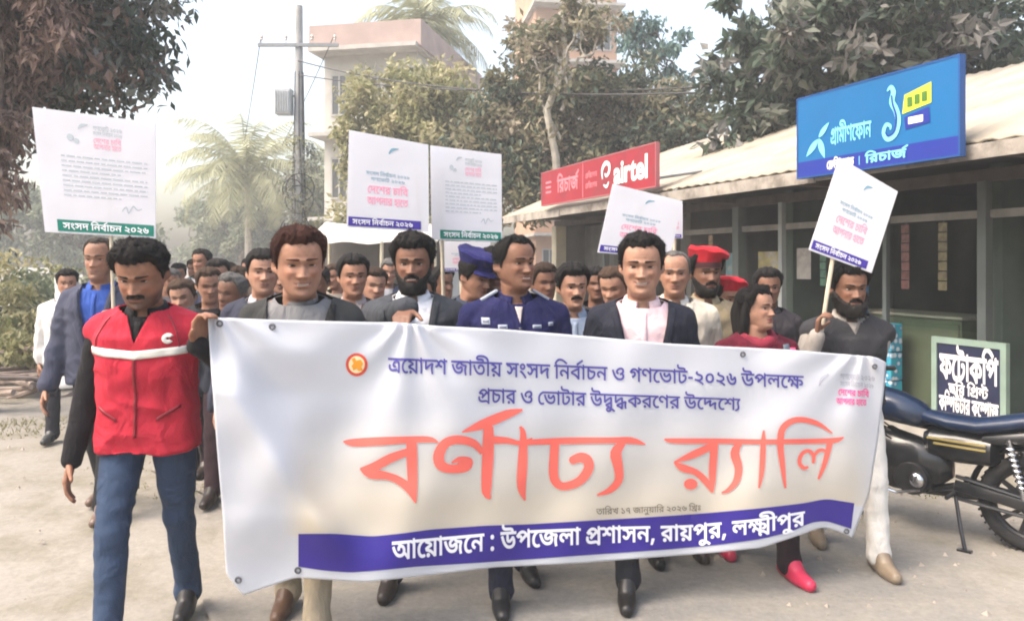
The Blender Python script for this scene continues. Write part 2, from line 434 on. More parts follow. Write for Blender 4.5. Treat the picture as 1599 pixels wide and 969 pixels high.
def tree(name, label, base, top, crown, nclump, clump_r, nleaf, leaf, cols, seed, trunk_r=.16, bark=None, cat='tree', limbs=9, group=None, narrow=.45, shell=.55, droop=.2, transl=.35, sparse=None):
    """crown: list of (centre, radii) ellipsoids the clumps fill"""
    g = np.random.default_rng(seed); base = Vector(base); top = Vector(top)
    root = empty(name, base, 0, label, cat, group)
    cs, rs = [], []
    wts = np.array([r[0] * r[1] * r[2] for _, r in crown]); wts = wts / wts.sum()
    for i in range(nclump):
        c, r = crown[g.choice(len(crown), p=wts)]
        d = g.normal(size=3); d /= np.linalg.norm(d); d *= (shell + (1 - shell) * g.random()) if g.random() < .7 else g.random() * shell
        cs.append(np.array(c) + d * np.array(r)); rs.append(clump_r * g.uniform(.5, 1.3))
    if sparse: cs, rs = zip(*[(c, r) for c, r in zip(cs, rs) if not sparse(c)])
    V, C_ = leaves(g, cs, rs, nleaf, leaf, cols, droop, narrow)
    me = quads_np("crown", V - np.array(base), 3); vcol(me, C_)
    link("crown", me, leaf_mat('leaf_%d' % int(transl * 100), transl), root)
    mb = MB(); limb(mb, (0, 0, -.05), top - base, trunk_r, trunk_r * .6, g)
    for i in range(limbs):
        c = Vector(cs[g.integers(0, len(cs))]) - base; s = (top - base) * g.uniform(.6, 1.0)
        limb(mb, s, c, trunk_r * .42, .018, g, .3)
        for q in range(2):
            c2 = Vector(cs[g.integers(0, len(cs))]) - base
            if (c2 - c).length < 1.6 * clump_r * 3: limb(mb, s.lerp(c, .6), c2, trunk_r * .2, .01, g, .3)
    mb.build("trunk", bark or BARK, root, True)
    return root
OLIVE = [srgb(138, 138, 96), srgb(156, 152, 114), srgb(118, 122, 84), srgb(172, 164, 128)]
DARKG = [srgb(70, 84, 70), srgb(86, 100, 84), srgb(58, 70, 62), srgb(112, 116, 104)]
BROWNG = [srgb(112, 110, 84), srgb(128, 122, 98), srgb(98, 102, 78), srgb(146, 136, 116)]
DRY = [srgb(128, 106, 94), srgb(146, 122, 110), srgb(110, 92, 84), srgb(164, 142, 128)]
GREYG = [srgb(104, 110, 102), srgb(122, 126, 118), srgb(90, 98, 90), srgb(138, 138, 132)]
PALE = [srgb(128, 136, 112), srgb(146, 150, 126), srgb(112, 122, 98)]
# overhanging tree, upper left
tree('roadside_tree', 'large tree with drooping dry brown and grey green foliage overhanging the dirt verge', (-7.3, 10.2, 0), (-6.9, 10.0, 4.2),
     [((-6.3, 9.4, 5.0), (2.0, 1.4, 1.3)), ((-5.0, 9.2, 5.0), (1.35, 1.2, 1.2)), ((-6.4, 9.4, 4.0), (1.2, 1.0, .9)), ((-5.0, 9.2, 3.95), (.95, .9, .75)), ((-6.0, 9.2, 3.2), (.5, .6, .8))], 230, .46, 26000, .15, GREYG + DARKG[:1] + DRY[:1], 21, .26, None, droop=.5, limbs=14)
# dry twiggy hanging roots on its street side
tree('dry_tree', 'leaning brown tree with dead hanging leaves at the far left edge', (-5.5, 8.2, 0), (-5.4, 8.0, 3.0),
     [((-5.3, 7.9, 4.4), (1.1, .8, 1.0)), ((-5.4, 8.0, 3.0), (.55, .5, 1.2)), ((-4.6, 8.0, 4.7), (.8, .6, .6))], 120, .34, 17000, .13, DRY, 22, .17, None, droop=.8, narrow=.3, limbs=8)
# trees behind the shops
tree('olive_tree', 'pale olive green tree with layered foliage in front of the parapet building', (-1.9, 21.5, 0), (-2.2, 21.5, 3.2),
     [((-2.6, 21, 4.9), (1.9, 1.6, 1.75)), ((-1.0, 21.5, 4.7), (1.7, 1.5, 2.0)), ((-2.4, 21, 3.2), (2.2, 1.2, 1.4)), ((-2.3, 21.2, 5.9), (1.5, 1.2, 1.1)), ((-3.3, 21.2, 4.6), (1.3, 1.2, 1.6)), ((-3.5, 21, 6.0), (1.0, 1.0, 1.0)), ((-4.0, 21, 4.2), (.8, .8, 1.2))], 270, .50, 40000, .17, OLIVE, 23, .2)
tree('shade_tree', 'dark brownish green tree spreading over the shop roof beside the pale trunk', (2.0, 17.6, 0), (1.8, 17.5, 3.4),
     [((.6, 17.2, 4.7), (1.4, 1.4, 1.55)), ((2.4, 17.4, 4.2), (1.7, 1.4, 1.25)), ((.9, 17, 3.2), (1.5, 1.2, 1.0)), ((3.2, 17, 3.7), (1.2, 1.2, .8)), ((2.2, 17.2, 5.1), (1.9, 1.2, .75)), ((-.3, 17.4, 3.9), (1.0, 1.2, 1.5)), ((3.7, 17, 4.6), (1.3, 1.1, 1.1))], 270, .48, 42000, .16, BROWNG + DARKG[:2], 24, .2)
tree('bare_trunk_tree', 'slender tree with a tall pale trunk rising behind the red shop sign', (.98, 16.2, 0), (1.0, 16.2, 6.6),
     [((.9, 16.3, 6.3), (1.5, .9, .7)), ((1.4, 16.4, 5.2), (.6, .6, .6))], 30, .32, 2600, .16, BROWNG, 25, .10, PALEBARK, limbs=7)
tree('leafy_tree', 'big dark tree with open foliage and bright gaps above the blue shop sign', (5.6, 12.4, 0), (5.2, 12.2, 3.6),
     [((4.3, 11.6, 4.6), (1.6, 1.5, 1.15)), ((5.6, 11.6, 5.1), (1.6, 1.5, 1.3)), ((3.6, 11.9, 3.6), (1.0, 1.0, .75)), ((6.2, 11.4, 4.2), (1.1, 1.2, 1.0))], 190, .30, 15500, .21, DARKG + [srgb(120, 118, 114)], 26, .18, limbs=16)
tree('garden_tree', 'thin dark leaved tree at the right edge behind the shop roof', (8.3, 12.6, 0), (8.2, 12.5, 3.4),
     [((7.8, 12.5, 4.7), (1.0, 1.0, 1.0)), ((8.4, 12.5, 3.9), (1.0, .9, .8))], 36, .30, 3200, .13, DARKG, 27, .12)
tree('hanging_tree', 'thin blue green branches hanging into the bright gap above the shop roof', (4.2, 19.5, 0), (4.1, 19.4, 5.6),
     [((3.7, 19.3, 6.0), (.5, .5, 1.3)), ((3.2, 19.3, 7.0), (1.0, .7, .6))], 20, .34, 1500, .17, [srgb(96, 122, 116), srgb(80, 104, 100)], 28, .09, droop=.9, limbs=6)
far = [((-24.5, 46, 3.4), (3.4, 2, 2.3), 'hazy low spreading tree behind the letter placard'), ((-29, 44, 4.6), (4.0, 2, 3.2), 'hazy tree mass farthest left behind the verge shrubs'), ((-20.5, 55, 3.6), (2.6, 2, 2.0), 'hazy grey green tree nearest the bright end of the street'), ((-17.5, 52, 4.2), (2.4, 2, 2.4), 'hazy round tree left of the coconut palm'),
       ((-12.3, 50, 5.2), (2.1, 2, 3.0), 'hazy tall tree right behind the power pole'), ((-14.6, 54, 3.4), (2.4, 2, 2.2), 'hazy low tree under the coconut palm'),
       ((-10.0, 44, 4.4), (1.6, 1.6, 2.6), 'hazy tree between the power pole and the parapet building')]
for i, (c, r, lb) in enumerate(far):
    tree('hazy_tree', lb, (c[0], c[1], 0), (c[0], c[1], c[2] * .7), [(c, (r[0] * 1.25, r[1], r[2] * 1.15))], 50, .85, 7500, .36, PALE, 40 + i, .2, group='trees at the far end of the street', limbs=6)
# left verge shrubs
for i, (x, y, r, h, lb, cl) in enumerate([(-6.3, 10.2, .75, 1.25, 'low olive shrub at the left edge under the dry tree', OLIVE), (-6.0, 11.6, .9, 1.35, 'taller pale shrub behind the man with the letter placard', PALE),
                                   (-7.6, 12.2, 1.0, 1.7, 'dark green shrub farthest left on the verge', DARKG + OLIVE), (-6.6, 14.8, .8, 1.3, 'hazy shrub beside the walking crowd', PALE)]):
    g = np.random.default_rng(60 + i); cs = [np.array([g.normal() * r * .5, g.normal() * r * .4, h * g.uniform(.2, .9)]) for _ in range(16)]
    V, C_ = leaves(g, cs, [r * .38] * 16, 3400, .11, cl, .1)
    root = empty('shrub', (x, y, 0), 0, lb, 'shrub', 'shrubs on the left verge')
    me = quads_np("foliage", V, 3); vcol(me, C_); link("foliage", me, leaf_mat('leaf_35'), root)
    mb = MB()
    for q in range(6): limb(mb, (0, 0, -.02), cs[q], .014, .005, g, .3)
    mb.build("stem", BARK, root)
# heap of cut branches and rubble by the verge
g = np.random.default_rng(77); mb = MB()
for i in range(26):
    a = g.uniform(0, 3.14); c = Vector((g.normal() * .45, g.normal() * .28, .05 + abs(g.normal()) * .12)); d = Vector((math.cos(a), math.sin(a), g.normal() * .15)) * g.uniform(.25, .6)
    mb.tube([c - d, c + Vector(g.normal(size=3)) * .03, c + d], [.035 * g.uniform(.5, 1.2)] * 3, 7)
wp = mb.build('wood_heap', mat('cut_wood', (.24, .19, .16), .9, .4, 6, .5, 30), None, True); wp.location = (-5.75, 9.6, 0)
tag(wp, 'heap of cut branches lying on the verge under the shrubs', 'wood heap')

# ------------------------------------------------------------------ coconut palm
def palm(base, h, r, n, label, seed, col, cat='palm tree'):
    g = np.random.default_rng(seed); root = empty('coconut_palm', base, 0, label, cat)
    mb = MB(); mb.tube([(0, 0, -.05), (.12, 0, h * .3), (.1, 0, h * .7), (0, 0, h)], [.22, .17, .15, .13], 10); mb.build("trunk", PALEBARK, root, True)
    for i in range(n):
        az = 6.283 * (i * .381966 % 1); el = g.uniform(-.5, 1.25); L = r * g.uniform(.8, 1.1); d = Vector((math.cos(az), math.sin(az), 0))
        pts = []; 
        for s in np.linspace(0, 1, 9):
            a = el - 1.5 * s * s
            if not pts: pts.append(Vector((0, 0, h)))
            else: pts.append(pts[-1] + (d * math.cos(a) + Vector((0, 0, math.sin(a)))) * L / 8)
        m = MB(); m.tube(pts, [.035, .03, .026, .022, .018, .014, .01, .008, .005], 5)
        sd_ = d.cross(Vector((0, 0, 1)))
        for s in np.linspace(.12, .98, 24):
            k = s * 8; i0 = min(int(k), 7); p = pts[i0].lerp(pts[i0 + 1], k - i0); t = (pts[i0 + 1] - pts[i0]).normalized()
            ll = r * .30 * math.sin(math.pi * min(1, .15 + s * .85)) ** .6 * g.uniform(.8, 1.1)
            for sg in (-1, 1):
                q = (sd_ * sg * .75 + t * .55 + Vector((0, 0, -.45 + g.normal() * .15))).normalized(); w = t * .055
                m.add([p - w, p + w, p + q * ll + Vector((0, 0, -.12 * ll))], [(0, 1, 2)])
        m.build("frond", mat('palm_frond', col, .5, .3, 2, transl=.35), root)
    m = MB()
    for i in range(7): a = i * .9; m.ball((.22 * math.cos(a), .22 * math.sin(a), h - .18), .13, 10, 7)
    m.build("coconuts", mat('coconut', (.16, .17, .06), .5), root, True)
    return root
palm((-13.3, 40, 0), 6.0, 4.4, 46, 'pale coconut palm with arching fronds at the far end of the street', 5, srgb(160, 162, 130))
palm((-4.0, 36, 0), 12.2, 4.0, 30, 'coconut palm rising behind the olive tree beside the parapet building', 6, srgb(124, 130, 110))

# ------------------------------------------------------------------ power pole, wires
PX, PY = at(467, 0, 23).x, 23
root = empty('power_pole', (PX, PY, 0), 0, 'tall grey concrete power pole wrapped in cables and creepers', 'power pole')
CONC = mat('concrete_pole', (.30, .30, .30), .85, .15, 4, .3, 30); STEEL = mat('dull_steel', (.22, .23, .24), .5, .1, 10, metal=.6)
mb = MB(); mb.tube([(0, 0, -.1), (0, 0, 8.9)], [.16, .10], 12); mb.build("pole", CONC, root, True)
mb = MB(); mb.box((0, -.1, 7.75), (2.3, .09, .09)); mb.build("crossarm", STEEL, root)
for x in (-1.05, -.35, .4, 1.05):
    mb = MB(); mb.lathe([(.012, 7.78), (.012, 7.9), (.05, 7.9), (.03, 7.95), (.055, 7.98), (.02, 8.06)], (x, -.1, 0), seg=10); mb.build("insulator", paint('porcelain', (.45, .40, .36), .25), root, True)
mb = MB(); mb.box((-.40, -.12, 6.12), (.46, .40, .74), bev=.03)
for k in range(6): mb.box((-.40 + (k - 2.5) * .07, -.34, 6.1), (.02, .06, .6))
tb = mb.build("transformer", mat('galvanised', (.42, .44, .45), .55, .1, 8), root); mb = MB(); mb.box((-.1, -.05, 6.3), (.3, .05, .05)); mb.build("bracket", STEEL, tb)
g = np.random.default_rng(9); mb = MB()
for k in range(7):
    z = g.uniform(1.9, 3.9); rr = g.uniform(.22, .42); mb.torus((g.normal() * .1, -.16 + g.normal() * .05, z), rr, .016, 'Y', 26, 5)
for k in range(9): a = g.uniform(0, 6.28); mb.tube([(.17 * math.cos(a), .17 * math.sin(a), 1.2), (.2 * math.cos(a + .6), .2 * math.sin(a + .6), 3.2), (.15 * math.cos(a), .15 * math.sin(a), 5.2), (.12 * math.cos(a), .12 * math.sin(a), 7)], .014, 5)
mb.build("cable_coil", mat('black_cable', (.02, .02, .022), .6), root, True)
cs = [np.array([g.normal() * .22, g.normal() * .2, z]) for z in np.linspace(.8, 5.0, 30)]
V, C_ = leaves(g, cs, [.3] * 30, 2400, .12, GREYG + OLIVE[:2], .4); me = quads_np("creeper", V, 3); vcol(me, C_); link("creeper", me, leaf_mat('leaf_35'), root)
def wire(p, q, sag, label, r=.012):
    p, q = Vector(p), Vector(q); pts = [p.lerp(q, t) - Vector((0, 0, sag * 4 * t * (1 - t))) for t in np.linspace(0, 1, 25)]
    mb = MB(); mb.tube(pts, r, 5); o = mb.build('overhead_wire', mat('wire_black', (.03, .03, .032), .6), None, True); tag(o, label, 'wire', 'overhead wires')
arm_end = lambda x: Vector((PX + x, PY - .1, 8.07))
P2 = Vector((-20.6, 62, 0))
for i, x in enumerate((-1.05, 1.05)):
    wire(arm_end(x), P2 + Vector((x * .8, 0, 7.6)), .5, ['overhead wire running from the left end of the power pole crossarm down the street', 'overhead wire running from the right end of the power pole crossarm down the street'][i], .014)
wire((PX, PY - .1, 7.3), (4.6, 12.6, 4.3), .45, 'black cable sagging from the power pole across the trees to the shops', .018)
wire((PX, PY - .1, 6.9), (9.0, 10.5, 4.5), .6, 'lowest black cable passing through the trees toward the right edge', .016)
root = empty('far_pole', P2, 0, 'small distant utility pole with two short crossarms at the street end', 'power pole')
mb = MB(); mb.tube([(0, 0, 0), (0, 0, 8.2)], [.14, .10], 8); mb.build("pole", CONC, root, True)
for z in (7.6, 6.9): mb = MB(); mb.box((0, -.05, z), (2.0, .1, .1)); mb.build("crossarm", STEEL, root)

# ------------------------------------------------------------------ buildings behind
def building(name, label, x0, x1, y, depth, h, rz, wallc, storeys, winc, parapet=None, cols=5, slab=True):
    root = empty(name, (x0, y, 0), rz, label, 'building'); W_ = x1 - x0
    wm = mat('plaster_%s' % name, wallc, .9, .15, .8, .2, 30, stain=tuple(c * .6 for c in wallc), stain_scale=.6, stain_lo=.55, stain_hi=.8)
    mb = MB(); mb.box((W_ / 2, depth / 2, h / 2), (W_, depth, h)); mb.build("wall", wm, root)
    sh = h / storeys; dk = mat('window_dark', (.045, .05, .055), .15, .2, 3, spec=.6); fr = paint('window_frame', (.35, .34, .32))
    for s in range(storeys):
        if slab: mb = MB(); mb.box((W_ / 2, depth / 2 - .3, s * sh + sh - .08), (W_ + .5, depth + 1.3, .16)); mb.build("floor_slab", mat('slab_concrete', (.40, .38, .35), .9, .2, 2), root)
        for c in range(cols):
            x = W_ * (c + .5) / cols; ww, wh = W_ / cols * .5, sh * .48
            m = MB(); m.box((x, -.012, s * sh + sh * .48), (ww, .02, wh)); wo = m.build("window", dk, root)
            m = MB()
            for dx in (-ww / 2, 0, ww / 2): m.box((x + dx, -.035, s * sh + sh * .48), (.07, .03, wh + .07))
            for dz in (-wh / 2, wh / 2): m.box((x, -.052, s * sh + sh * .48 + dz), (ww + .07, .02, .07))
            m.build("frame", fr, wo)
    if parapet:
        mb = MB(); mb.box((W_ / 2, -.55, h + .42), (W_ + .7, .16, 1.0)); mb.box((W_ + .27, depth / 2 - .3, h + .42), (.16, depth + .3, 1.0)); mb.box((-.27, depth / 2 - .3, h + .42), (.16, depth + .3, 1.0)); mb.build("parapet", mat('faded_pink', parapet, .85, .15, 1.2), root)
    return root
building('parapet_building', 'pale concrete building with faded pink roof parapet behind the power pole', -7.5, -3.6, 32, 9, 9.9, R(-12), (.46, .44, .40), 3, None, (.36, .27, .24), 3)
building('apartment_tower', 'tall orange plastered apartment tower rising above the trees', 1.3, 5.9, 44, 8, 22, R(8), (.42, .25, .16), 7, None, None, 3)
# Bengali letter shapes (one outline string per glyph) and set lines of text (width, [(glyph, x)])
GLYPH={
6:"123 314 184 272 270 197 322 141 388 51 424 -8 359 -41 298 46 235 121 163 187 73 250|78 486 88 542 118 585 164 612 219 622 274 612 320 585 350 542 360 486 350 430 320 386 274 359 219 349 164 359 118 386 88 429|147 486 152 456 168 433 191 419 219 414 248 419 271 434 286 456 291 486 286 516 271 538 248 552 219 557 191 552 168 538 152 515",
7:"78 486 88 542 118 585 164 612 219 622 274 612 320 585 350 542 360 486 350 430 320 386 274 359 219 349 164 359 118 386 88 429|147 486 152 456 168 433 191 419 219 414 248 419 271 434 286 456 291 486 286 515 271 538 248 552 219 557 191 552 168 538 152 515|78 137 88 193 118 236 164 263 219 273 274 264 320 236 350 194 360 137 350 81 320 38 274 10 219 0 164 10 118 38 88 81|147 137 152 107 168 84 191 70 219 65 248 70 271 84 286 107 291 137 286 166 271 189 248 203 219 208 191 203 168 188 152 166",
9:"898 622 898 551 798 551 798 0 721 0 688 55 649 104 604 145 557 180 582 246 641 204 680 167 724 109 721 551 -10 551 -10 622|376 91 342 93 277 109 215 142 186 166 130 232 103 273 77 322 29 442 102 466 158 331 198 264 242 216 266 198 318 175 347 169 404 168 466 184 506 218 526 264 530 300 522 352 512 375 482 410 443 428 391 426 363 407 353 372 361 331 285 316 273 363 272 406 283 437 302 462 329 480 378 497 413 500 468 493 515 474 535 459 569 423 592 377 604 324 604 267 592 217 567 171 550 152 505 119 478 107 447 98|344 465 334 495 314 522 284 542 243 556 267 601 312 589 361 566 380 553 405 524 414 507 423 468|1168 622 1168 551 1063 551 1063 0 986 0 986 479 968 512 948 534 924 547 887 551 887 622 924 618 961 598 990 559 986 688 1039 688 1062 622",
12:"508 622 497 671 488 681 464 694 428 699 257 700 207 704 170 713 127 736 103 759 81 804 73 859 78 912 152 907 149 886 149 848 155 822 167 802 195 783 260 771 454 769 506 758 532 744 552 725 565 704 577 660 580 622|722 622 722 551 356 551 357 358 361 337 370 324 393 316 432 328 477 366 529 433 589 442 629 370 646 320 655 270 654 214 649 185 628 132 613 108 573 69 519 40 488 31 454 26 385 25 353 30 294 47 266 60 214 98 166 149 122 217 82 302 29 465 105 485 123 419 163 307 207 222 231 188 257 161 313 122 378 102 451 102 484 110 512 122 536 140 556 161 569 186 580 243 577 285 561 335 535 373 581 392 520 308 488 279 456 258 425 246 394 242 341 252 309 276 285 322 280 365 279 551 -10 551 -10 622",
18:"509 629 545 627 605 607 628 590 647 569 660 544 671 483 665 438 646 397 617 362 557 317 480 282 449 354 533 391 570 421 589 460 591 482 586 515 579 528 558 547 528 557 474 555 411 532 362 496 345 476 332 448 332 431 341 412 357 402 386 395 365 321 315 336 296 347 267 375 258 392 251 431 263 482 283 516 311 548 367 590 434 619|681 225 677 186 666 150 646 119 620 92 586 70 547 54 503 45 418 44 352 56 289 81 231 121 177 177 128 249 84 338 28 507 103 529 124 461 168 344 218 252 246 216 306 161 376 129 455 118 485 120 537 133 577 160 590 179 597 201 598 247 594 264 574 294 545 318 509 338 589 373 628 346 657 311 675 270",
20:"817 622 817 551 492 551 492 0 415 0 380 57 307 136 216 198 147 227 76 243 37 339 231 439 331 480 437 517 415 475 415 551 -10 551 -10 622|415 467 436 438 303 389 130 304 187 288 246 262 302 228 354 186 398 140 428 90 420 88 415 159|761 288 754 240 740 211 719 187 689 169 625 158 566 163 572 235 606 233 646 238 659 243 675 261 683 296 680 322 670 345 654 367 632 386 603 404 568 418 479 438 482 513 520 508 590 488 652 458 679 440 723 396 740 372 752 346",
21:"706 622 706 551 601 551 601 0 524 0 478 60 442 98 357 164 309 192 256 215 166 238 142 331 190 296 235 287 313 263 407 213 476 155 526 97 524 688 577 688 600 622|450 470 442 416 418 372 381 335 332 308 274 288 209 276 162 285 142 331 247 346 299 364 337 387 350 400 369 431 374 481 361 522 343 547 316 571 371 625 402 592 428 554 444 514|182 430 153 432 105 448 69 479 58 499 51 522 49 559 56 592 71 628 147 607 135 582 130 552 134 529 144 514 161 504 182 501 213 506 235 514 281 554 316 612 371 625 373 575 338 515 311 483 279 458 243 440",
22:"484 0 484 425 505 362 410 482 367 520 324 544 263 556 238 554 195 541 162 514 120 465 106 457 135 474 180 485 238 486 275 477 304 459 332 424 345 383 344 340 336 313 306 264 255 217 182 172 131 245 205 283 244 311 256 328 266 365 256 394 240 409 215 416 175 416 140 408 103 392 22 458 71 528 125 583 164 608 208 624 255 629 325 619 367 602 408 575 447 540 507 472 489 483 488 491 484 688 537 688 560 622 666 622 666 551 561 551 561 0",
25:"577 622 577 551 172 551 168 458 172 185 177 143 189 117 212 101 264 97 301 107 335 125 365 149 392 177 414 209 434 260 438 296 433 323 420 339 397 346 304 353 248 371 192 408 161 447 171 534 215 474 256 443 312 426 411 422 445 415 483 395 506 364 516 322 515 276 510 246 488 189 455 138 415 95 376 66 334 43 264 25 204 27 151 48 132 63 117 84 101 124 96 165 95 551 -10 551 -10 622",
26:"615 310 610 259 594 216 570 181 539 153 484 122 422 103 380 97 359 120 440 105 518 83 598 52 684 11 649 -49 530 6 407 47 278 76 143 94 152 166 230 154 332 153 404 165 434 175 481 201 513 234 524 253 536 291 536 335 519 375 504 391 465 412 412 419 382 416 372 481 423 483 476 479 518 466 552 446 577 421 595 393 610 349|227 217 180 222 144 235 118 257 100 288 92 337 91 559 168 559 169 336 178 310 193 294 217 287 254 287 291 295 322 310 347 330 370 363 374 384 366 405 344 412 291 414 244 423 186 452 155 480 168 544 214 504 251 488 302 481 381 480 429 444 442 425 449 402 448 364 433 320 420 300 386 266 340 240 314 230 287 223|-10 551 -10 622 697 622 697 551",
27:"401 63 343 68 288 84 236 111 186 152 141 206 100 276 62 362 29 465 105 485 160 327 203 250 226 219 278 174 306 159 370 141 439 141 469 147 516 171 533 189 544 211 554 268 550 309 530 358 590 358 532 306 466 270 430 260 391 257 338 265 308 280 284 302 262 347 260 406 266 428 289 474 331 516 394 553 -10 551 -10 622 927 622 927 551 535 554 432 501 372 455 350 428 336 392 339 356 351 340 377 329 423 332 470 355 523 396 609 365 621 330 628 285 629 229 617 183 594 140 578 121 534 90 507 78 476 70|801 205 809 111 836 10 761 -7 733 106 723 222 732 317 755 388 685 393 626 408 576 430 536 460 503 498 475 543 551 559 592 508 620 487 655 472 724 460 806 462 845 392 824 348 811 304",
30:"577 622 577 551 172 551 172 185 182 128 199 108 212 101 244 96 300 107 351 136 393 178 415 211 435 263 439 299 430 338 414 355 370 364 317 357 306 428 346 436 407 438 440 431 481 407 500 381 516 326 515 274 510 245 488 188 455 137 415 95 376 66 334 44 289 29 239 24 205 27 163 41 141 55 124 73 106 109 98 143 95 551 -10 551 -10 622|395 622 384 671 376 681 351 694 140 704 88 720 47 747 27 772 9 821 6 865 11 912 85 907 82 888 82 848 88 822 100 802 128 783 173 773 361 766 393 758 431 734 446 715 457 690 467 622",
32:"722 622 722 551 356 551 357 358 361 337 370 324 393 316 432 328 477 366 529 433 589 442 629 370 646 320 655 270 654 214 649 185 628 132 613 108 573 69 519 40 488 31 454 26 385 25 353 30 294 47 266 60 214 98 166 149 122 217 82 302 29 465 105 485 123 419 163 307 207 222 231 188 257 161 313 122 378 102 451 102 484 110 512 122 536 140 556 161 569 186 580 243 577 285 561 335 535 373 581 392 520 308 488 279 456 258 425 246 394 242 341 252 309 276 285 322 280 365 279 551 -10 551 -10 622",
34:"630 622 630 551 525 551 525 0 448 0 448 425 468 363 381 472 321 524 281 544 242 555 207 555 168 544 141 521 125 489 123 448 131 421 146 399 171 381 205 368 275 355 269 272 178 290 127 313 86 344 57 385 48 408 40 462 46 512 64 554 108 599 147 618 189 628 236 628 284 619 327 601 368 575 408 540 470 473 454 477 451 497 448 688 501 688 524 622",
35:"407 50 367 53 290 73 219 114 187 144 126 222 99 271 74 328 29 466 105 486 161 325 203 245 226 212 278 164 306 147 370 128 448 129 484 138 513 151 536 170 552 193 564 218 572 262 572 299 564 337 548 371 526 398 497 418 463 428 410 425 386 412 370 380 370 351 378 321 301 306 288 380 293 416 308 446 331 469 362 486 398 496 440 500 498 493 525 484 571 456 591 437 623 392 635 366 648 306 648 243 635 187 609 137 590 115 543 80 514 67 482 58|717 622 717 551 -10 551 -10 622",
37:"613 622 613 551 159 551 159 253 145 273 211 337 318 412 409 459 475 486 540 422 516 371 500 320 487 226 495 111 522 10 447 -7 415 135 409 242 415 299 432 364 453 410 465 405 381 365 300 314 222 251 141 175 82 215 82 551 -10 551 -10 622",
39:"614 622 614 551 509 551 509 0 432 0 432 243 448 187 395 251 356 288 316 317 276 339 236 350 198 350 154 332 134 307 128 274 140 234 161 212 214 184 176 113 147 127 99 160 65 202 55 226 46 277 47 300 59 341 96 387 130 407 166 419 204 423 254 418 320 395 380 356 451 284 437 280 434 314 432 551 -10 551 -10 622",
40:"726 622 726 551 621 551 621 0 544 0 544 396 566 332 491 434 426 504 396 527 365 544 333 553 298 556 260 552 210 533 166 501 116 447 108 445 140 460 174 465 201 463 244 447 259 434 279 398 286 356 282 320 265 326 324 387 461 516 510 463 226 195 167 250 249 328 213 285 183 262 203 289 216 319 218 355 204 383 186 394 160 398 129 394 98 380 22 452 104 544 169 594 215 616 265 628 318 628 369 617 414 596 458 565 500 523 567 441 549 446 548 458 544 688 597 688 620 622",
41:"848 622 848 551 130 551 114 560 198 528 259 493 310 456 336 432 341 376 208 312 125 265 114 282 152 273 220 253 280 228 357 181 447 99 445 510 539 505 614 489 660 471 721 431 761 387 778 358 788 324 791 272 778 226 749 187 719 169 679 159 597 163 602 234 658 233 690 243 710 272 714 296 711 321 701 344 685 366 634 404 602 418 522 434 522 0 445 0 379 76 301 137 205 182 84 212 48 303 130 352 252 414 164 466 111 486 48 502 79 570 81 551 -10 551 -10 622",
42:"606 622 606 551 501 551 501 0 424 0 366 85 285 157 186 212 114 236 76 243 37 339 135 394 236 444 340 488 447 524 424 482 424 551 -10 551 -10 622|424 474 445 446 285 384 204 346 130 304 215 276 304 230 382 167 404 142 438 88 429 88 425 146",
43:"422 43 359 48 300 64 245 92 194 134 146 191 103 264 64 355 29 465 105 485 143 366 186 272 235 203 262 176 319 140 384 121 420 119 469 124 528 148 568 190 587 246 586 296 570 354 542 398 590 476 636 395 660 317 662 235 648 179 620 129 602 107 554 72 495 50|384 284 354 286 305 302 269 333 258 353 251 376 249 413 256 448 271 486 351 462 335 429 332 406 336 383 347 367 364 358 386 355 428 363 474 394 527 466 590 476 582 422 540 363 510 332 478 309 444 293|731 622 731 551 -10 551 -10 622",
44:"632 622 632 551 527 551 527 0 450 0 450 135 468 82 398 180 361 221 322 253 281 274 236 281 202 276 174 262 162 251 150 223 150 189 162 161 185 139 243 111 218 34 149 67 115 94 90 124 75 156 67 190 67 231 79 271 116 316 150 336 186 349 223 353 279 348 305 341 351 319 408 272 471 189 454 186 452 221 450 551 -10 551 -10 622|299 323 297 299 221 322 209 396 191 431 162 458 98 484 38 494 51 566 163 541 201 525 232 503 269 459 286 420 296 375",
46:"606 622 606 551 501 551 501 0 424 0 366 85 285 157 186 212 114 236 76 243 37 339 135 394 236 444 340 488 447 524 424 482 424 551 -10 551 -10 622|424 474 445 446 285 384 204 346 130 304 215 276 304 230 382 167 404 142 438 88 429 88 425 146|185 -6 162 -2 142 10 129 28 125 52 129 76 142 95 162 108 185 112 208 108 228 95 241 76 245 52 241 28 228 10 208 -2",
47:"741 622 741 551 636 551 636 0 559 0 559 335 565 309 531 350 506 368 465 379 427 370 408 353 401 334 400 271 335 266 321 320 304 349 282 371 256 386 228 393 200 393 167 384 150 371 134 346 129 327 130 297 145 263 158 248 193 222 241 201 214 127 148 156 110 182 80 214 58 252 47 296 47 342 58 380 94 426 127 448 166 462 208 466 257 461 299 446 336 421 369 384 354 383 369 412 392 434 437 450 469 450 500 443 541 420 571 397 562 382 559 551 -10 551 -10 622",
48:"687 622 687 551 582 551 582 0 505 0 505 512 510 532 507 558 505 688 558 688 582 622|361 629 398 625 433 614 464 596 504 558 534 509 530 404 496 468 457 516 435 534 388 554 344 555 328 551 300 534 290 522 278 491 278 452 284 435 308 406 327 394 351 386 413 377 406 300 346 309 320 317 278 339 261 354 235 388 216 450 220 522 227 543 247 578 290 612 325 625|77 629 118 625 156 612 174 602 205 575 228 538 236 515 241 441 222 383 211 365 180 335 138 313 113 306 54 300 48 377 112 386 153 407 174 436 181 468 174 505 155 532 140 543 101 555 49 555 -1 545 -9 620",
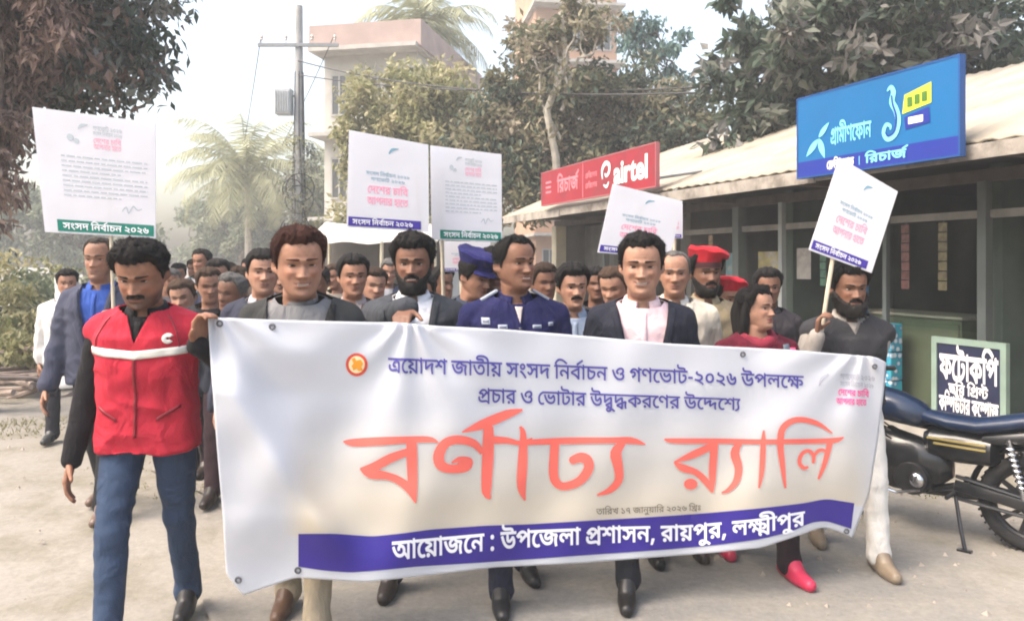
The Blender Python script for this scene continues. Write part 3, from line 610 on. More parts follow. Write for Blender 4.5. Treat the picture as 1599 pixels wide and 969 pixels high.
50:"692 622 692 551 587 551 587 0 510 0 510 353 533 290 491 341 457 370 436 375 410 367 383 336 283 173 248 142 220 131 175 128 124 144 75 188 35 244 96 281 121 241 150 211 180 203 205 209 229 228 246 250 350 416 374 437 401 448 431 448 461 439 488 420 536 374 516 373 514 384 510 551 -10 551 -10 622|271 271 244 398 214 441 184 461 146 476 38 495 53 571 107 551 202 528 236 512 275 480 299 436 315 356",
51:"242 500 313 493 343 485 392 459 412 444 441 406 458 366 464 325 460 286 450 252 432 221 406 195 374 174 335 158 289 147 236 141 246 152 341 115 442 60 540 -10 494 -63 380 16 279 75 173 119 46 154 61 223 146 207 240 205 316 221 349 240 370 265 381 292 385 320 383 345 363 386 346 402 302 423 247 430 201 426 170 414 153 395 148 370 154 338 81 323 70 384 71 402 82 433 118 470 173 492|175 465 165 495 145 522 114 542 73 556 97 601 143 589 191 566 224 539 236 524 245 507 254 468|540 622 540 551 -10 551 -10 622",
54:"276 622 276 551 171 551 171 0 94 0 94 469 70 514 46 538 16 550 -10 551 -10 622 30 618 67 598 97 559 94 688 148 688 170 622",
55:"276 622 276 551 171 551 171 0 94 0 94 551 -10 551 -10 622 82 622 20 704 74 787 136 855 185 888 244 910 277 915 339 916 414 904 486 878 581 824 705 731 663 677 511 787 458 815 407 834 353 843 298 843 251 833 210 815 160 772 106 693 160 622",
56:"276 551 171 551 171 0 94 0 94 551 -10 551 -10 622 94 622 84 682 60 731 26 770 6 787 -41 812 -95 831 -187 845 -307 846 -391 834 -419 823 -436 809 -440 783 -428 771 -393 764 -244 762 -185 754 -157 742 -135 725 -119 704 -108 680 -100 615 -167 615 -176 662 -189 678 -207 687 -242 692 -392 693 -465 708 -497 728 -511 747 -518 768 -521 789 -517 817 -505 841 -484 863 -456 882 -419 897 -320 915 -258 917 -162 913 -78 899 -6 877 54 846 103 805 139 754 163 693 174 622 276 622",
57:"-286 -266 -329 -260 -375 -240 -409 -204 -421 -171 -420 -127 -400 -86 -362 -56 -307 -41 -274 -39 -213 -45 -126 -74 -38 -124 89 -217 44 -271 -78 -178 -157 -133 -206 -114 -255 -104 -296 -104 -323 -111 -341 -124 -350 -142 -350 -166 -340 -186 -321 -198 -299 -203 -268 -203 -239 -195 -207 -171 -182 -127 -173 -79 -172 8 -95 8 -95 -60 -102 -110 -119 -166 -138 -200 -167 -230 -206 -253 -229 -260",
61:"356 622 356 551 336 551 304 540 251 508 201 460 172 419 140 346 128 262 129 228 140 171 150 148 174 111 203 87 251 70 300 72 348 92 383 31 356 14 295 -3 233 -3 205 3 152 28 109 68 76 120 64 152 51 221 51 300 57 338 66 374 97 440 116 470 164 521 219 561 280 588 216 555 -10 551 -10 622",
70:"636 622 636 551 531 551 531 0 454 0 386 76 306 138 208 184 84 212 48 303 113 343 252 414 164 466 111 486 48 502 79 570 81 551 -10 551 -10 622|454 551 135 551 114 560 156 547 219 517 295 468 336 432 341 376 155 284 125 265 113 280 194 264 295 225 378 172 426 130 470 83 457 79 455 137|180 -6 157 -2 138 10 124 28 120 52 124 76 138 95 157 108 180 112 203 108 222 95 236 76 240 52 236 28 222 10 203 -2",
75:"290 91 259 92 203 104 154 129 133 145 100 188 88 215 79 244 72 313 74 342 86 398 110 450 127 472 170 510 198 525 228 536 300 544 338 542 403 527 429 513 470 477 486 456 508 406 520 320 518 291 506 235 482 184 464 161 420 124 393 109 363 99|301 473 243 462 196 431 164 379 153 311 161 253 184 206 227 173 291 162 352 174 399 207 429 258 439 324 430 386 404 433 361 463",
76:"287 0 213 9 185 21 145 56 133 76 123 122 125 141 137 177 163 210 182 223 234 244 263 167 226 154 213 143 205 120 210 102 226 88 251 78 315 77 363 92 397 121 414 159 415 196 409 222 397 246 364 284 190 418 159 447 140 474 129 500 126 541 138 580 165 619 177 631 243 596 220 566 212 544 213 517 221 498 259 461 390 366 430 331 470 281 485 245 492 205 491 155 478 106 452 66 416 34 369 12",
77:"127 539 138 583 170 631 233 596 219 577 211 555 213 536 224 522 250 510 404 471 436 455 460 436 478 415 490 391 500 335 497 303 486 274 469 247 444 222 414 201 378 185 289 168 249 175 289 184 311 176 378 146 467 92 553 28 507 -26 398 56 298 112 192 152 65 185 80 256 192 235 288 235 327 240 382 260 399 275 419 311 418 355 410 374 394 391 354 411 238 440 179 462 144 490 131 513",
81:"347 39 272 50 225 70 181 103 140 150 102 213 67 294 21 452 96 475 130 344 155 275 182 219 212 177 245 146 281 126 321 116 373 117 400 125 445 154 462 176 474 203 481 234 482 292 476 329 449 391 489 392 461 334 427 291 400 272 356 258 310 260 270 282 245 321 236 375 235 463 227 496 210 510 166 517 175 593 229 588 256 580 277 568 298 543 310 499 314 357 320 341 331 331 356 329 387 342 419 383 443 438 499 452 524 411 543 364 557 299 558 236 546 178 524 126 489 85 442 56 414 46",
82:"382 301 432 286 350 258 268 248 222 251 182 259 148 272 120 292 98 315 82 343 73 375 70 411 75 454 99 512 125 546 175 587 234 613 276 621 332 620 378 608 404 593 433 563 447 538 456 504 462 112 467 98 477 88 528 77 520 0 473 5 436 15 401 42 389 69 383 102|266 322 339 330 404 357 382 338 381 472 372 515 350 540 308 551 258 545 209 519 171 476 154 436 153 384 169 351 200 332",
129:"929 622 929 551 614 551 614 0 537 0 537 84 542 110 538 148 537 551 -10 551 -10 622|876 271 873 241 864 212 847 187 822 166 768 149 689 153 695 225 728 223 764 227 777 232 791 248 798 266 799 285 788 316 758 343 703 363 654 370 560 372 504 376 454 386 413 406 382 436 370 455 357 503 355 536 360 577 435 571 433 509 440 487 451 471 466 460 533 443 680 438 715 433 771 416 814 394 852 357 870 316|347 265 389 260 428 246 464 225 497 196 553 126 554 55 543 34 496 102 464 137 433 164 402 183 368 193 335 193 317 185 302 168 300 133 311 99 234 83 217 141 220 176 227 200 246 228 274 248 308 261|185 463 210 462 257 450 299 427 317 412 346 373 357 350 369 296 370 247 365 206 287 208 293 272 278 335 262 361 239 380 190 392 163 388 139 370 131 342 140 304 62 288 48 342 50 374 58 396 86 432 129 455|123 405 125 469 106 530 80 562 42 582 135 602 165 572 186 539 198 499 202 437 197 400",
131:"-254 707 72 917 110 860 -209 644",
202:"265 622 265 551 195 551 255 573 193 514 176 487 162 446 160 361 190 187 189 131 178 80 154 34 128 8 71 -26 20 -44 -10 -52 -31 17 25 34 64 54 89 79 104 106 112 152 112 188 82 358 84 445 96 488 131 542 157 572 172 551 -10 551 -10 622",
204:"706 622 706 551 601 551 601 0 524 13 437 107 376 154 332 182 255 216 166 238 142 331 190 296 235 287 314 264 405 217 473 164 526 108 524 688 577 688 600 622|450 470 442 416 418 372 381 335 332 308 274 288 209 276 162 285 142 331 247 346 299 364 337 387 350 400 369 431 374 481 361 522 343 547 316 571 371 625 402 592 428 554 444 514|182 430 153 432 105 448 69 479 58 499 51 522 49 559 56 592 71 628 147 607 135 582 130 552 134 529 144 514 161 504 182 501 213 506 235 514 281 554 316 612 371 625 373 575 338 515 311 483 279 458 243 440|601 -117 526 -117 509 -79 484 -52 469 -42 431 -31 379 -31 232 -47 183 -43 135 -30 93 -6 62 32 47 86 48 137 55 174 132 165 124 126 126 88 141 54 169 35 232 25 364 41 428 38 483 19 524 -18 524 84 601 104",
205:"737 622 737 551 632 551 632 0 555 0 555 425 576 362 495 466 452 509 423 530 365 553 334 556 286 549 248 528 191 465 177 457 206 474 235 482 287 487 329 482 362 469 386 449 404 424 414 396 417 369 408 314 379 266 331 222 264 178 213 250 237 262 300 299 328 328 337 365 327 394 299 413 271 417 222 411 174 392 93 458 142 528 196 583 236 608 279 624 326 629 396 619 438 602 479 575 518 540 578 472 560 483 559 491 555 688 608 688 631 622|632 -43 558 -43 541 -7 516 20 501 30 466 42 414 42 306 29 236 26 166 37 116 59 76 98 57 135 46 212 52 279 54 287 131 277 124 211 133 158 149 133 186 109 217 101 271 98 387 113 452 114 483 109 512 97 555 61 555 69 632 68",
219:"471 528 521 524 568 507 596 482 614 446 620 389 620 0 543 0 522 54 499 75 468 86 417 86 310 73 236 70 167 81 118 104 77 143 57 182 51 205 46 273 56 353 133 341 124 277 129 218 144 185 166 164 194 152 251 144 387 159 449 160 481 154 522 132 543 106 543 394 533 434 520 446 497 455 456 456 429 451 380 425 352 399 338 380 327 350 331 319 341 308 362 302 422 305 429 234 424 233 384 227 340 228 320 232 282 251 267 266 249 306 247 333 251 366 264 400 286 434 330 477 366 500 405 518|725 622 725 551 -10 551 -10 622",
224:"765 622 765 551 660 551 660 0 583 0 583 396 605 332 530 434 466 504 435 527 404 544 372 553 337 556 299 552 249 533 205 501 155 447 147 445 178 460 213 465 240 463 283 447 298 434 318 398 325 356 321 320 304 326 363 387 500 516 549 463 265 195 206 250 288 328 252 285 222 262 242 289 255 319 257 355 243 383 224 394 199 398 168 394 137 380 61 452 143 544 208 594 254 616 304 628 357 628 408 617 453 596 496 565 539 523 606 441 588 446 587 458 583 688 636 688 659 622|660 -43 585 -43 574 -16 551 15 533 29 500 41 449 42 324 28 251 26 194 33 138 50 90 82 57 135 46 183 48 258 54 287 131 277 123 211 133 158 162 124 191 109 227 101 292 99 409 113 477 114 512 108 543 95 583 61 583 151 660 151",
262:"627 622 627 551 159 551 159 253 145 273 211 337 289 394 378 445 475 486 522 439 522 89 445 59 445 431 465 405 381 365 300 314 222 251 141 175 82 215 82 551 -10 551 -10 622|522 218 522 -117 445 -117 388 -67 328 -32 264 -9 195 6 159 86 295 157 422 210 445 218|445 146 249 60 303 45 379 13 448 -36",
293:"441 556 441 505 440 515 471 510 556 481 581 467 623 434 654 393 664 370 672 319 664 275 651 250 618 221 588 210 551 206 500 211 504 281 567 282 586 293 598 316 596 345 576 381 536 412 509 424 440 442 442 448 442 63 370 63 296 153 227 210 142 252 75 269 37 363 185 440 332 500 384 516 365 476 365 555|365 471 385 438 270 395 111 317 101 336 147 325 189 311 261 270 320 222 368 170|661 622 661 551 -10 551 -10 622|923 622 923 551 818 551 818 -33 741 -33 742 82 741 551 639 551 639 622|305 -28 267 -22 231 -2 194 33 154 89 215 126 240 86 260 62 280 51 313 47 360 58 518 147 578 157 636 147 688 116 749 61 743 -27 696 25 657 59 621 78 585 84 557 81 520 67 377 -13 342 -24",
295:"821 622 821 551 614 551 614 68 537 0 537 84 542 110 538 152 537 551 -10 551 -10 622|844 284 841 256 832 228 816 204 794 184 744 168 672 172 677 242 740 244 751 248 764 263 770 280 770 306 758 332 735 350 684 366 504 376 454 386 413 406 382 436 362 477 355 531 360 577 435 571 433 509 440 487 451 471 466 460 533 443 671 438 703 433 753 418 792 396 825 361 840 324|347 265 389 260 428 246 464 225 497 196 553 126 554 55 543 34 496 102 464 137 433 164 402 183 368 193 335 193 317 185 302 168 300 133 311 99 234 83 217 141 220 176 227 200 246 228 274 248 308 261|185 463 210 462 257 450 299 427 317 412 346 373 357 350 369 296 370 247 365 206 287 208 293 272 278 335 262 361 239 380 190 392 163 388 139 370 131 342 140 304 62 288 48 342 50 374 58 396 86 432 129 455|123 405 125 469 106 530 80 562 42 582 135 602 165 572 186 539 198 499 202 437 197 400|632 109 683 105 754 83 797 60 860 13 900 -26 895 -115 808 -30 766 0 724 22 682 35 638 39 604 33 586 16 583 -8 590 -24 604 -36 637 -52 602 -121 544 -87 517 -56 509 -38 502 1 512 48 528 72 552 90 581 102|1076 622 1076 551 971 551 971 -117 894 -117 895 -7 894 551 791 551 791 622",
347:"842 622 842 551 159 551 159 311 144 331 201 381 289 442 393 495 421 506 479 448 460 408 445 346 440 278 447 212 427 231 484 281 572 342 676 395 704 406 762 348 736 286 724 198 727 117 751 10 676 -7 653 90 645 184 653 276 665 316 672 315 611 281 550 241 434 142 374 180 372 192 364 247 362 311 370 377 382 416 389 415 328 381 245 324 139 230 82 268 82 551 -10 551 -10 622",
350:"789 622 789 551 159 551 159 253 145 273 176 306 248 366 332 421 378 445 475 486 522 439 522 228 445 197 445 431 465 405 381 365 300 314 222 251 141 175 82 215 82 551 -10 551 -10 622|703 69 709 -4 727 -81 658 -98 637 -9 629 75 634 150 653 229 655 213 419 135 238 52 249 60 329 35 402 -1 448 -36 448 -27 445 162 522 189 522 -117 445 -117 388 -67 328 -32 264 -9 195 6 159 85 279 148 445 217 681 292 735 237 710 151",
370:"192 471 235 467 291 449 324 429 370 389 400 358 399 268 355 319 306 361 281 378 231 397 191 398 151 382 134 361 128 331 133 306 146 285 170 267 202 250 165 179 139 192 95 224 64 264 54 286 46 334 52 377 58 395 80 425 124 456 157 467|858 622 858 551 452 551 453 168 466 122 492 101 543 97 598 115 645 149 673 178 695 211 710 246 718 281 718 314 710 338 694 355 667 363 638 364 597 357 586 428 636 437 687 438 720 431 749 417 771 395 788 365 796 326 795 274 790 245 768 188 716 115 676 80 636 54 592 35 544 25 501 25 469 30 443 41 412 63 391 96 381 124 375 191 375 337 379 363 375 551 -10 551 -10 622|675 622 664 671 656 681 631 694 420 704 368 720 327 747 307 772 289 821 286 865 291 912 365 907 362 888 362 848 368 822 380 802 408 783 453 773 641 766 673 758 711 734 726 715 737 690 747 622",
383:"834 622 834 551 150 551 128 570 169 558 224 533 274 502 331 458 336 404 168 324 244 312 314 290 378 260 433 223 431 510 498 508 576 496 646 471 688 446 725 414 747 387 770 341 777 307 777 272 764 226 735 187 705 169 641 158 583 163 588 234 644 233 675 243 692 261 700 296 697 321 687 344 648 386 620 404 550 428 508 434 508 143 436 141 373 186 300 223 215 249 115 263 79 351 160 399 247 441 162 486 68 512 99 580 101 551 -10 551 -10 622|176 183 219 178 254 162 283 138 306 109 319 129 343 147 370 153 397 148 432 124 469 83 434 114 434 172 508 172 508 -43 431 -43 431 109 465 17 419 72 383 85 362 79 349 66 342 26 344 3 283 0 273 46 252 83 222 107 203 113 169 114 138 100 127 84 123 64 128 39 142 18 168 1 207 -16 178 -84 124 -59 82 -26 66 -7 47 40 45 68 54 114 66 133 102 165 124 175",
394:"396 300 351 304 312 317 274 337 195 392 155 398 130 385 124 363 134 334 160 308 105 253 70 290 52 319 43 351 46 401 58 426 89 453 129 467 180 468 232 448 347 378 389 371 433 381 452 398 458 410 463 442 458 479 432 531 393 575 409 622 456 622 501 563 526 514 539 460 536 400 515 351 491 326 440 304|87 601 133 589 163 576 188 561 222 530 232 512 244 468 241 405 165 407 166 464 154 499 130 528 112 540 65 556|432 622 433 551 -10 551 -10 622|1157 622 1157 551 1052 551 1052 0 975 0 975 396 997 332 922 434 858 504 827 527 796 544 764 553 729 556 691 552 641 533 597 501 547 447 539 445 570 460 605 465 632 463 675 447 690 434 710 398 717 356 713 320 696 326 755 387 892 516 941 463 657 195 598 250 680 328 644 285 614 262 634 289 647 319 649 355 642 375 616 394 591 398 560 394 529 380 491 495 541 549 596 592 657 619 700 628 749 628 800 617 845 596 888 565 931 523 998 441 980 446 979 458 975 688 1028 688 1051 622",
450:"356 622 356 551 336 551 304 540 251 508 201 460 172 419 140 346 128 262 129 228 140 171 161 128 188 98 219 79 267 69 309 74 348 92 383 31 356 14 310 0 263 -5 232 -3 177 14 129 46 109 68 76 120 56 185 49 260 55 333 74 398 102 454 138 503 179 544 246 591 312 622",
597:"190 116 197 105 187 69 130 -82 113 -119 46 -119 74 2 93 116",
598:"49 338 291 338 291 256 49 256",
611:"147 414 123 418 103 430 90 451 85 482 90 514 103 535 123 546 147 550 171 546 191 535 204 514 209 482 204 451 191 430 171 418|147 -14 123 -10 103 2 90 23 85 54 90 86 103 107 123 118 147 122 171 118 191 107 204 86 209 54 204 23 191 2 171 -10",
}
RUN={
"head1":(22809,[(219,0),(61,715),(70,1061),(54,1687),(37,1953),(48,2556),(27,3473),(54,4390),(35,4656),(56,5363),(70,5629),(50,6495),(6,7177),(50,7615),(37,8297),(55,9140),(39,9406),(42,10010),(131,10606),(54,10606),(25,10872),(39,11439),(18,12283),(22,13261),(34,13917),(61,14537),(43,14883),(54,15604),(30,15870),(598,16437),(77,16777),(75,17369),(77,17961),(81,18553),(12,19385),(40,20097),(47,20813),(61,21544),(129,21890)]),
"head2":(14885,[(224,0),(25,755),(54,1322),(46,1588),(18,2424),(450,3402),(43,3748),(54,4469),(30,4735),(54,5302),(46,5568),(12,6404),(262,7116),(57,7733),(350,7733),(20,8512),(46,9319),(61,9915),(34,10261),(46,10881),(12,11717),(61,12429),(347,12775),(61,13607),(48,13953),(202,14630)]),
"date":(11984,[(35,0),(54,707),(55,973),(46,1239),(21,1835),(76,2771),(82,3363),(27,4195),(54,5112),(39,5378),(57,5982),(70,5982),(54,6608),(55,6874),(46,7140),(77,7976),(75,8568),(77,9160),(81,9752),(55,10584),(204,10850),(7,11546)]),
"org":(19130,[(9,0),(61,1158),(70,1504),(54,2130),(27,2396),(61,3313),(39,3659),(611,4503),(12,5037),(40,5749),(61,6465),(27,6811),(47,7728),(54,8459),(224,8965),(48,9720),(54,10397),(50,10663),(39,11345),(597,11949),(46,12452),(54,13048),(70,13314),(40,13940),(57,14656),(46,14656),(597,15252),(47,15755),(295,16486),(56,17552),(40,17818),(57,18534),(46,18534)]),
"ref":(5784,[(22,0),(34,656),(61,1276),(43,1622),(54,2343),(30,2609),(77,3416),(75,4008),(77,4600),(81,5192)]),
"elec":(8156,[(50,0),(6,682),(50,1120),(37,1802),(55,2645),(39,2911),(42,3515),(131,4111),(54,4111),(25,4377),(39,4944),(77,5788),(75,6380),(77,6972),(81,7564)]),
"key1":(4503,[(450,0),(37,346),(61,949),(48,1295),(46,1972),(25,2808),(54,3375),(55,3641),(42,3907)]),
"key2":(5429,[(9,0),(40,1158),(39,1874),(54,2478),(46,2744),(51,3580),(54,4110),(61,4376),(35,4722)]),
"gp":(4555,[(205,0),(54,727),(44,993),(56,1615),(34,1881),(61,2501),(41,2847),(54,3685),(39,3951)]),
"flexi":(4404,[(450,0),(383,346),(55,1170),(293,1436),(61,2349),(47,2695),(54,3426),(32,3692)]),
"rech":(2612,[(55,0),(46,266),(25,862),(54,1429),(27,1695),(131,2612)]),
"copy":(3806,[(41,0),(61,838),(30,1184),(54,1751),(20,2017),(55,2824),(40,3090)]),
"copy2":(3658,[(26,0),(55,687),(42,953),(55,1789),(224,2055),(370,2810)]),
"copy3":(8084,[(20,0),(55,807),(394,1073),(12,2220),(30,2932),(54,3499),(46,3765),(20,4601),(61,5408),(394,5754),(54,6901),(27,7167)]),
}
# ------------------------------------------------------------------ the row of shops on the right
def wbuild(mb, name, m, root, smooth=False):            # geometry given in world coordinates, kept under a thing
    inv = (Matrix.Translation(root.location) @ root.rotation_euler.to_matrix().to_4x4()).inverted()
    mb.V = [inv @ v for v in mb.V]
    return mb.build(name, m, root, smooth)
SO = Vector((3.36, 5.26, 0)); TD = Vector((-.352, .936, 0)); ND = Vector((.936, .352, 0))
SROT = Matrix(((-TD.x, ND.x, 0), (-TD.y, ND.y, 0), (0, 0, 1)))
def S(t, s, z): return SO + TD * t + ND * s + Vector((0, 0, z))
def sbox(mb, t0, t1, s0, s1, z0, z1, bev=0.0):
    return mb.box(S((t0 + t1) / 2, (s0 + s1) / 2, (z0 + z1) / 2), (abs(t1 - t0), abs(s1 - s0), abs(z1 - z0)), SROT, bev)
T0, T1 = -3.2, 9.9
shop = empty('shop_row', S(3, 0, 0), 0, 'low row of open fronted shops under one sloping cream roof', 'shop building')
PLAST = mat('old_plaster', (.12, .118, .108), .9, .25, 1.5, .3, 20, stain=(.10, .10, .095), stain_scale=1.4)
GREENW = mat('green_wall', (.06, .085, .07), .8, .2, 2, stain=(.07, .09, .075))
ROOFM = mat('cream_roof', (.31, .275, .22), .85, .18, 1.6, .15, 12, stain=(.20, .175, .14), stain_scale=1.1, stain_lo=.52, stain_hi=.72)
FASC = mat('weathered_board', (.30, .27, .235), .85, .25, 5, .4, 30, stain=(.15, .13, .11), stain_scale=3)
WOODD = mat('dark_timber', (.075, .06, .05), .7, .25, 8)
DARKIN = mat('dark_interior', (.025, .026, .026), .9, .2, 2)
GREYP = mat('grey_green_post', (.10, .115, .11), .6, .15, 4); CREAMP = mat('cream_post', (.48, .44, .33), .75, .15, 4)
mb = MB(); sbox(mb, T0, T1, .75, 4.2, .0, .20); wbuild(mb, 'plinth', mat('plinth_cement', (.30, .28, .25), .9, .2, 3, .3, 20), shop)
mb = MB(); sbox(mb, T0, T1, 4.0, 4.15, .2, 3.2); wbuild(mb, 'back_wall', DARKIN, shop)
for t in (T0, 1.02, 3.56, 5.6, 7.7, T1 - .12):
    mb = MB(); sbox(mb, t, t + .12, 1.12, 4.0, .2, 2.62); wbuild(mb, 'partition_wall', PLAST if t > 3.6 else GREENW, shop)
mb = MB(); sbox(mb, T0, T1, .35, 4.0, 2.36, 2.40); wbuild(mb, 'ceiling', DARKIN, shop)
# roof: a sloping sheet with slight corrugation and sag
def roofp(u, v):
    t = T0 - .1 + (T1 - T0 + .25) * u; s = -.02 + 3.6 * v
    return S(t, s, 2.36 + s * .40 + .012 * math.sin(t * 1.7) + .010 * math.sin(t * 34) + .02 * math.sin(t * .6 + v * 4))
NV = 240; V = [roofp(i / NV, j / 8) for j in range(9) for i in range(NV + 1)]
Fc = [(j * (NV + 1) + i, j * (NV + 1) + i + 1, (j + 1) * (NV + 1) + i + 1, (j + 1) * (NV + 1) + i) for j in range(8) for i in range(NV)]
ro = link('roof', mesh_np('roof', [Vector(v) - shop.location for v in V], Fc), ROOFM, shop, True); sd_ = ro.modifiers.new('thickness', 'SOLIDIFY'); sd_.thickness = .02
for k, (a, b) in enumerate(((T0, -.9), (-.88, 1.9), (1.92, 4.5), (4.52, 7.4), (7.42, T1))):
    mb = MB(); sbox(mb, a, b, -.035, -.005, 2.235 + .012 * (k % 2), 2.352); wbuild(mb, 'fascia_board', FASC, shop)
for t in (-2, .1, 2.3, 4.4, 6.4, 8.6):
    mb = MB(); sbox(mb, t, t + .07, .0, 1.1, 2.25, 2.33); wbuild(mb, 'rafter', WOODD, shop)
mb = MB(); sbox(mb, T0, 5.55, .98, 1.05, 1.90, 1.965); wbuild(mb, 'beam', mat('pale_beam', (.20, .19, .175), .7, .2, 6), shop)
mb = MB(); sbox(mb, T0, T1, .97, 1.06, 2.20, 2.30); wbuild(mb, 'beam', WOODD, shop)
for t, m_, w in ((-1.4, GREYP, .07), (1.02, GREYP, .08), (2.05, GREYP, .045), (3.52, mat('white_post', (.28, .30, .29), .6, .1, 4), .06), (4.30, GREYP, .12), (5.7, WOODD, .09), (7.8, GREYP, .09), (9.72, CREAMP, .2)):
    mb = MB(); sbox(mb, t, t + w, .93, .93 + w, .2, 2.2); wbuild(mb, 'post', m_, shop)
# glazing above the counters and a rolled shutter in the far bays
GL = bpy.data.materials.new('shop_glass'); GL.use_nodes = True; b_ = GL.node_tree.nodes["Principled BSDF"]
b_.inputs["Base Color"].default_value = (.8, .88, .86, 1); b_.inputs["Roughness"].default_value = .03; b_.inputs["Transmission Weight"].default_value = 1.0; b_.inputs["IOR"].default_value = 1.15
mb = MB(); sbox(mb, 1.15, 2.03, 1.00, 1.006, .95, 1.88); wbuild(mb, 'glass_pane', GL, shop)
mb = MB(); sbox(mb, -1.3, .95, 1.30, 1.306, .95, 1.88); wbuild(mb, 'glass_pane', GL, shop)
for a, b in ((5.82, 7.66), (7.92, 9.7)):
    mb = MB()
    for k in range(24): sbox(mb, a, b, 1.5, 1.515 + .012 * (k % 2), 1.25 + .04 * k, 1.288 + .04 * k)
    wbuild(mb, 'rolled_shutter', mat('shutter_grey', (.13, .13, .13), .6, .2, 5, metal=.3), shop)
# counters, cabinet, fridge, goods: each its own thing
def cabinet(name, label, cat, t0, t1, s0, s1, z0, z1, body, doors=2, trimc=None, shelf=False):
    root = empty(name, S((t0 + t1) / 2, (s0 + s1) / 2, z0), 0, label, cat)
    mb = MB(); sbox(mb, t0, t1, s0, s1, z0, z1 - .03, .008); wbuild(mb, 'body', body, root)
    mb = MB(); sbox(mb, t0 - .02, t1 + .02, s0 - .02, s1 + .02, z1 - .027, z1, .006); wbuild(mb, 'counter_top', trimc or body, root)
    for k in range(doors):
        a = t0 + (t1 - t0) * k / doors + .02; b = t0 + (t1 - t0) * (k + 1) / doors - .02
        mb = MB(); sbox(mb, a, b, s0 - .016, s0 - .003, z0 + .06, z1 - .07, .004); d = wbuild(mb, 'door', body, root)
        mb = MB(); sbox(mb, b - .05, b - .03, s0 - .035, s0 - .018, (z0 + z1) / 2 - .05, (z0 + z1) / 2 + .05); wbuild(mb, 'handle', STEEL, d)
    return root
cabinet('shop_counter', 'olive green wooden shop counter behind the bearded man', 'counter', 1.35, 2.6, 1.06, 1.55, .20, 1.06, mat('olive_counter', (.075, .095, .055), .55, .15, 4), 2, mat('counter_top', (.26, .24, .19), .5, .1, 5))
cabinet('white_cabinet', 'pale grey cabinet inside the shop above the painted sign board', 'cabinet', .2, .95, 1.6, 2.1, .20, 1.17, mat('cabinet_white', (.42, .43, .42), .5, .1, 4), 2)
cabinet('glass_case', 'tall dim display case with shelves inside the right hand shop', 'display case', -.75, .0, 2.6, 3.0, .20, 1.9, mat('case_green', (.13, .17, .16), .5, .1, 4), 2)
def shelf_unit(label, t0, t1, s, n, seed, hgt=1.75):
    root = empty('shelf_unit', S((t0 + t1) / 2, s, .2), 0, label, 'shelves', 'shelves inside the shops'); g = np.random.default_rng(seed)
    for t in (t0, t1 - .03): mb = MB(); sbox(mb, t, t + .03, s, s + .32, .2, .2 + hgt); wbuild(mb, 'side_panel', WOODD, root)
    for k in range(n):
        z = .3 + k * (hgt - .1) / n; mb = MB(); sbox(mb, t0 + .032, t1 - .032, s, s + .32, z, z + .022); wbuild(mb, 'shelf', mat('shelf_wood', (.16, .13, .10), .7, .2, 6), root)
        t = t0 + .06; mb = MB()
        while t < t1 - .16:
            w = g.uniform(.06, .14); h = g.uniform(.08, .26)
            sbox(mb, t, t + w, s + .04, s + .04 + g.uniform(.08, .2), z + .023, z + .023 + h, .006); t += w + .012
        wbuild(mb, 'goods', mat('goods_%d' % (seed * 7 + k), tuple(g.uniform(.06, .34, 3)), .5, .3, 14), root)
    return root
shelf_unit('dark shelves of goods on the back wall behind the bearded man', 1.25, 2.9, 3.3, 4, 3)
shelf_unit('dim shelves of goods inside the shop behind the woman in maroon', 3.8, 5.3, 3.2, 4, 4)
shelf_unit('dark shelves in the right hand shop beyond the painted board', -2.6, -.9, 3.3, 4, 5)
# blue banner stand / patterned box on the plinth
PATT = bpy.data.materials.new('blue_pattern'); PATT.use_nodes = True; nt = PATT.node_tree; vo = nt.nodes.new('ShaderNodeTexVoronoi'); vo.inputs['Scale'].default_value = 15
tcx = nt.nodes.new('ShaderNodeTexCoord'); nt.links.new(tcx.outputs['Object'], vo.inputs['Vector'])
rp = nt.nodes.new('ShaderNodeValToRGB'); rp.color_ramp.elements[0].color = (.55, .62, .66, 1); rp.color_ramp.elements[0].position = .22; rp.color_ramp.elements[1].color = (.03, .20, .36, 1); rp.color_ramp.elements[1].position = .40
e3 = rp.color_ramp.elements.new(.62); e3.color = (.02, .30, .38, 1)
nt.links.new(vo.outputs['Distance'], rp.inputs[0]); nt.links.new(rp.outputs[0], nt.nodes["Principled BSDF"].inputs['Base Color'])
root = empty('patterned_box', S(2.0, .78, .2), 0, 'blue and white patterned carton stack beside the banner end', 'box')
for k in range(3):
    mb = MB(); sbox(mb, 1.83, 2.30, .76, .90, .202 + .26 * k, .455 + .26 * k, .01); wbuild(mb, 'carton', PATT, root)
bl = MB(); sbox(bl, 2.32, 2.44, .95, .99, .9, 1.45, .01); o = bl.build('blue_poster_board', mat('poster_blue', (.05, .22, .42), .5, .1, 4), None); tag(o, 'narrow plain blue board standing behind the bearded man', 'board')
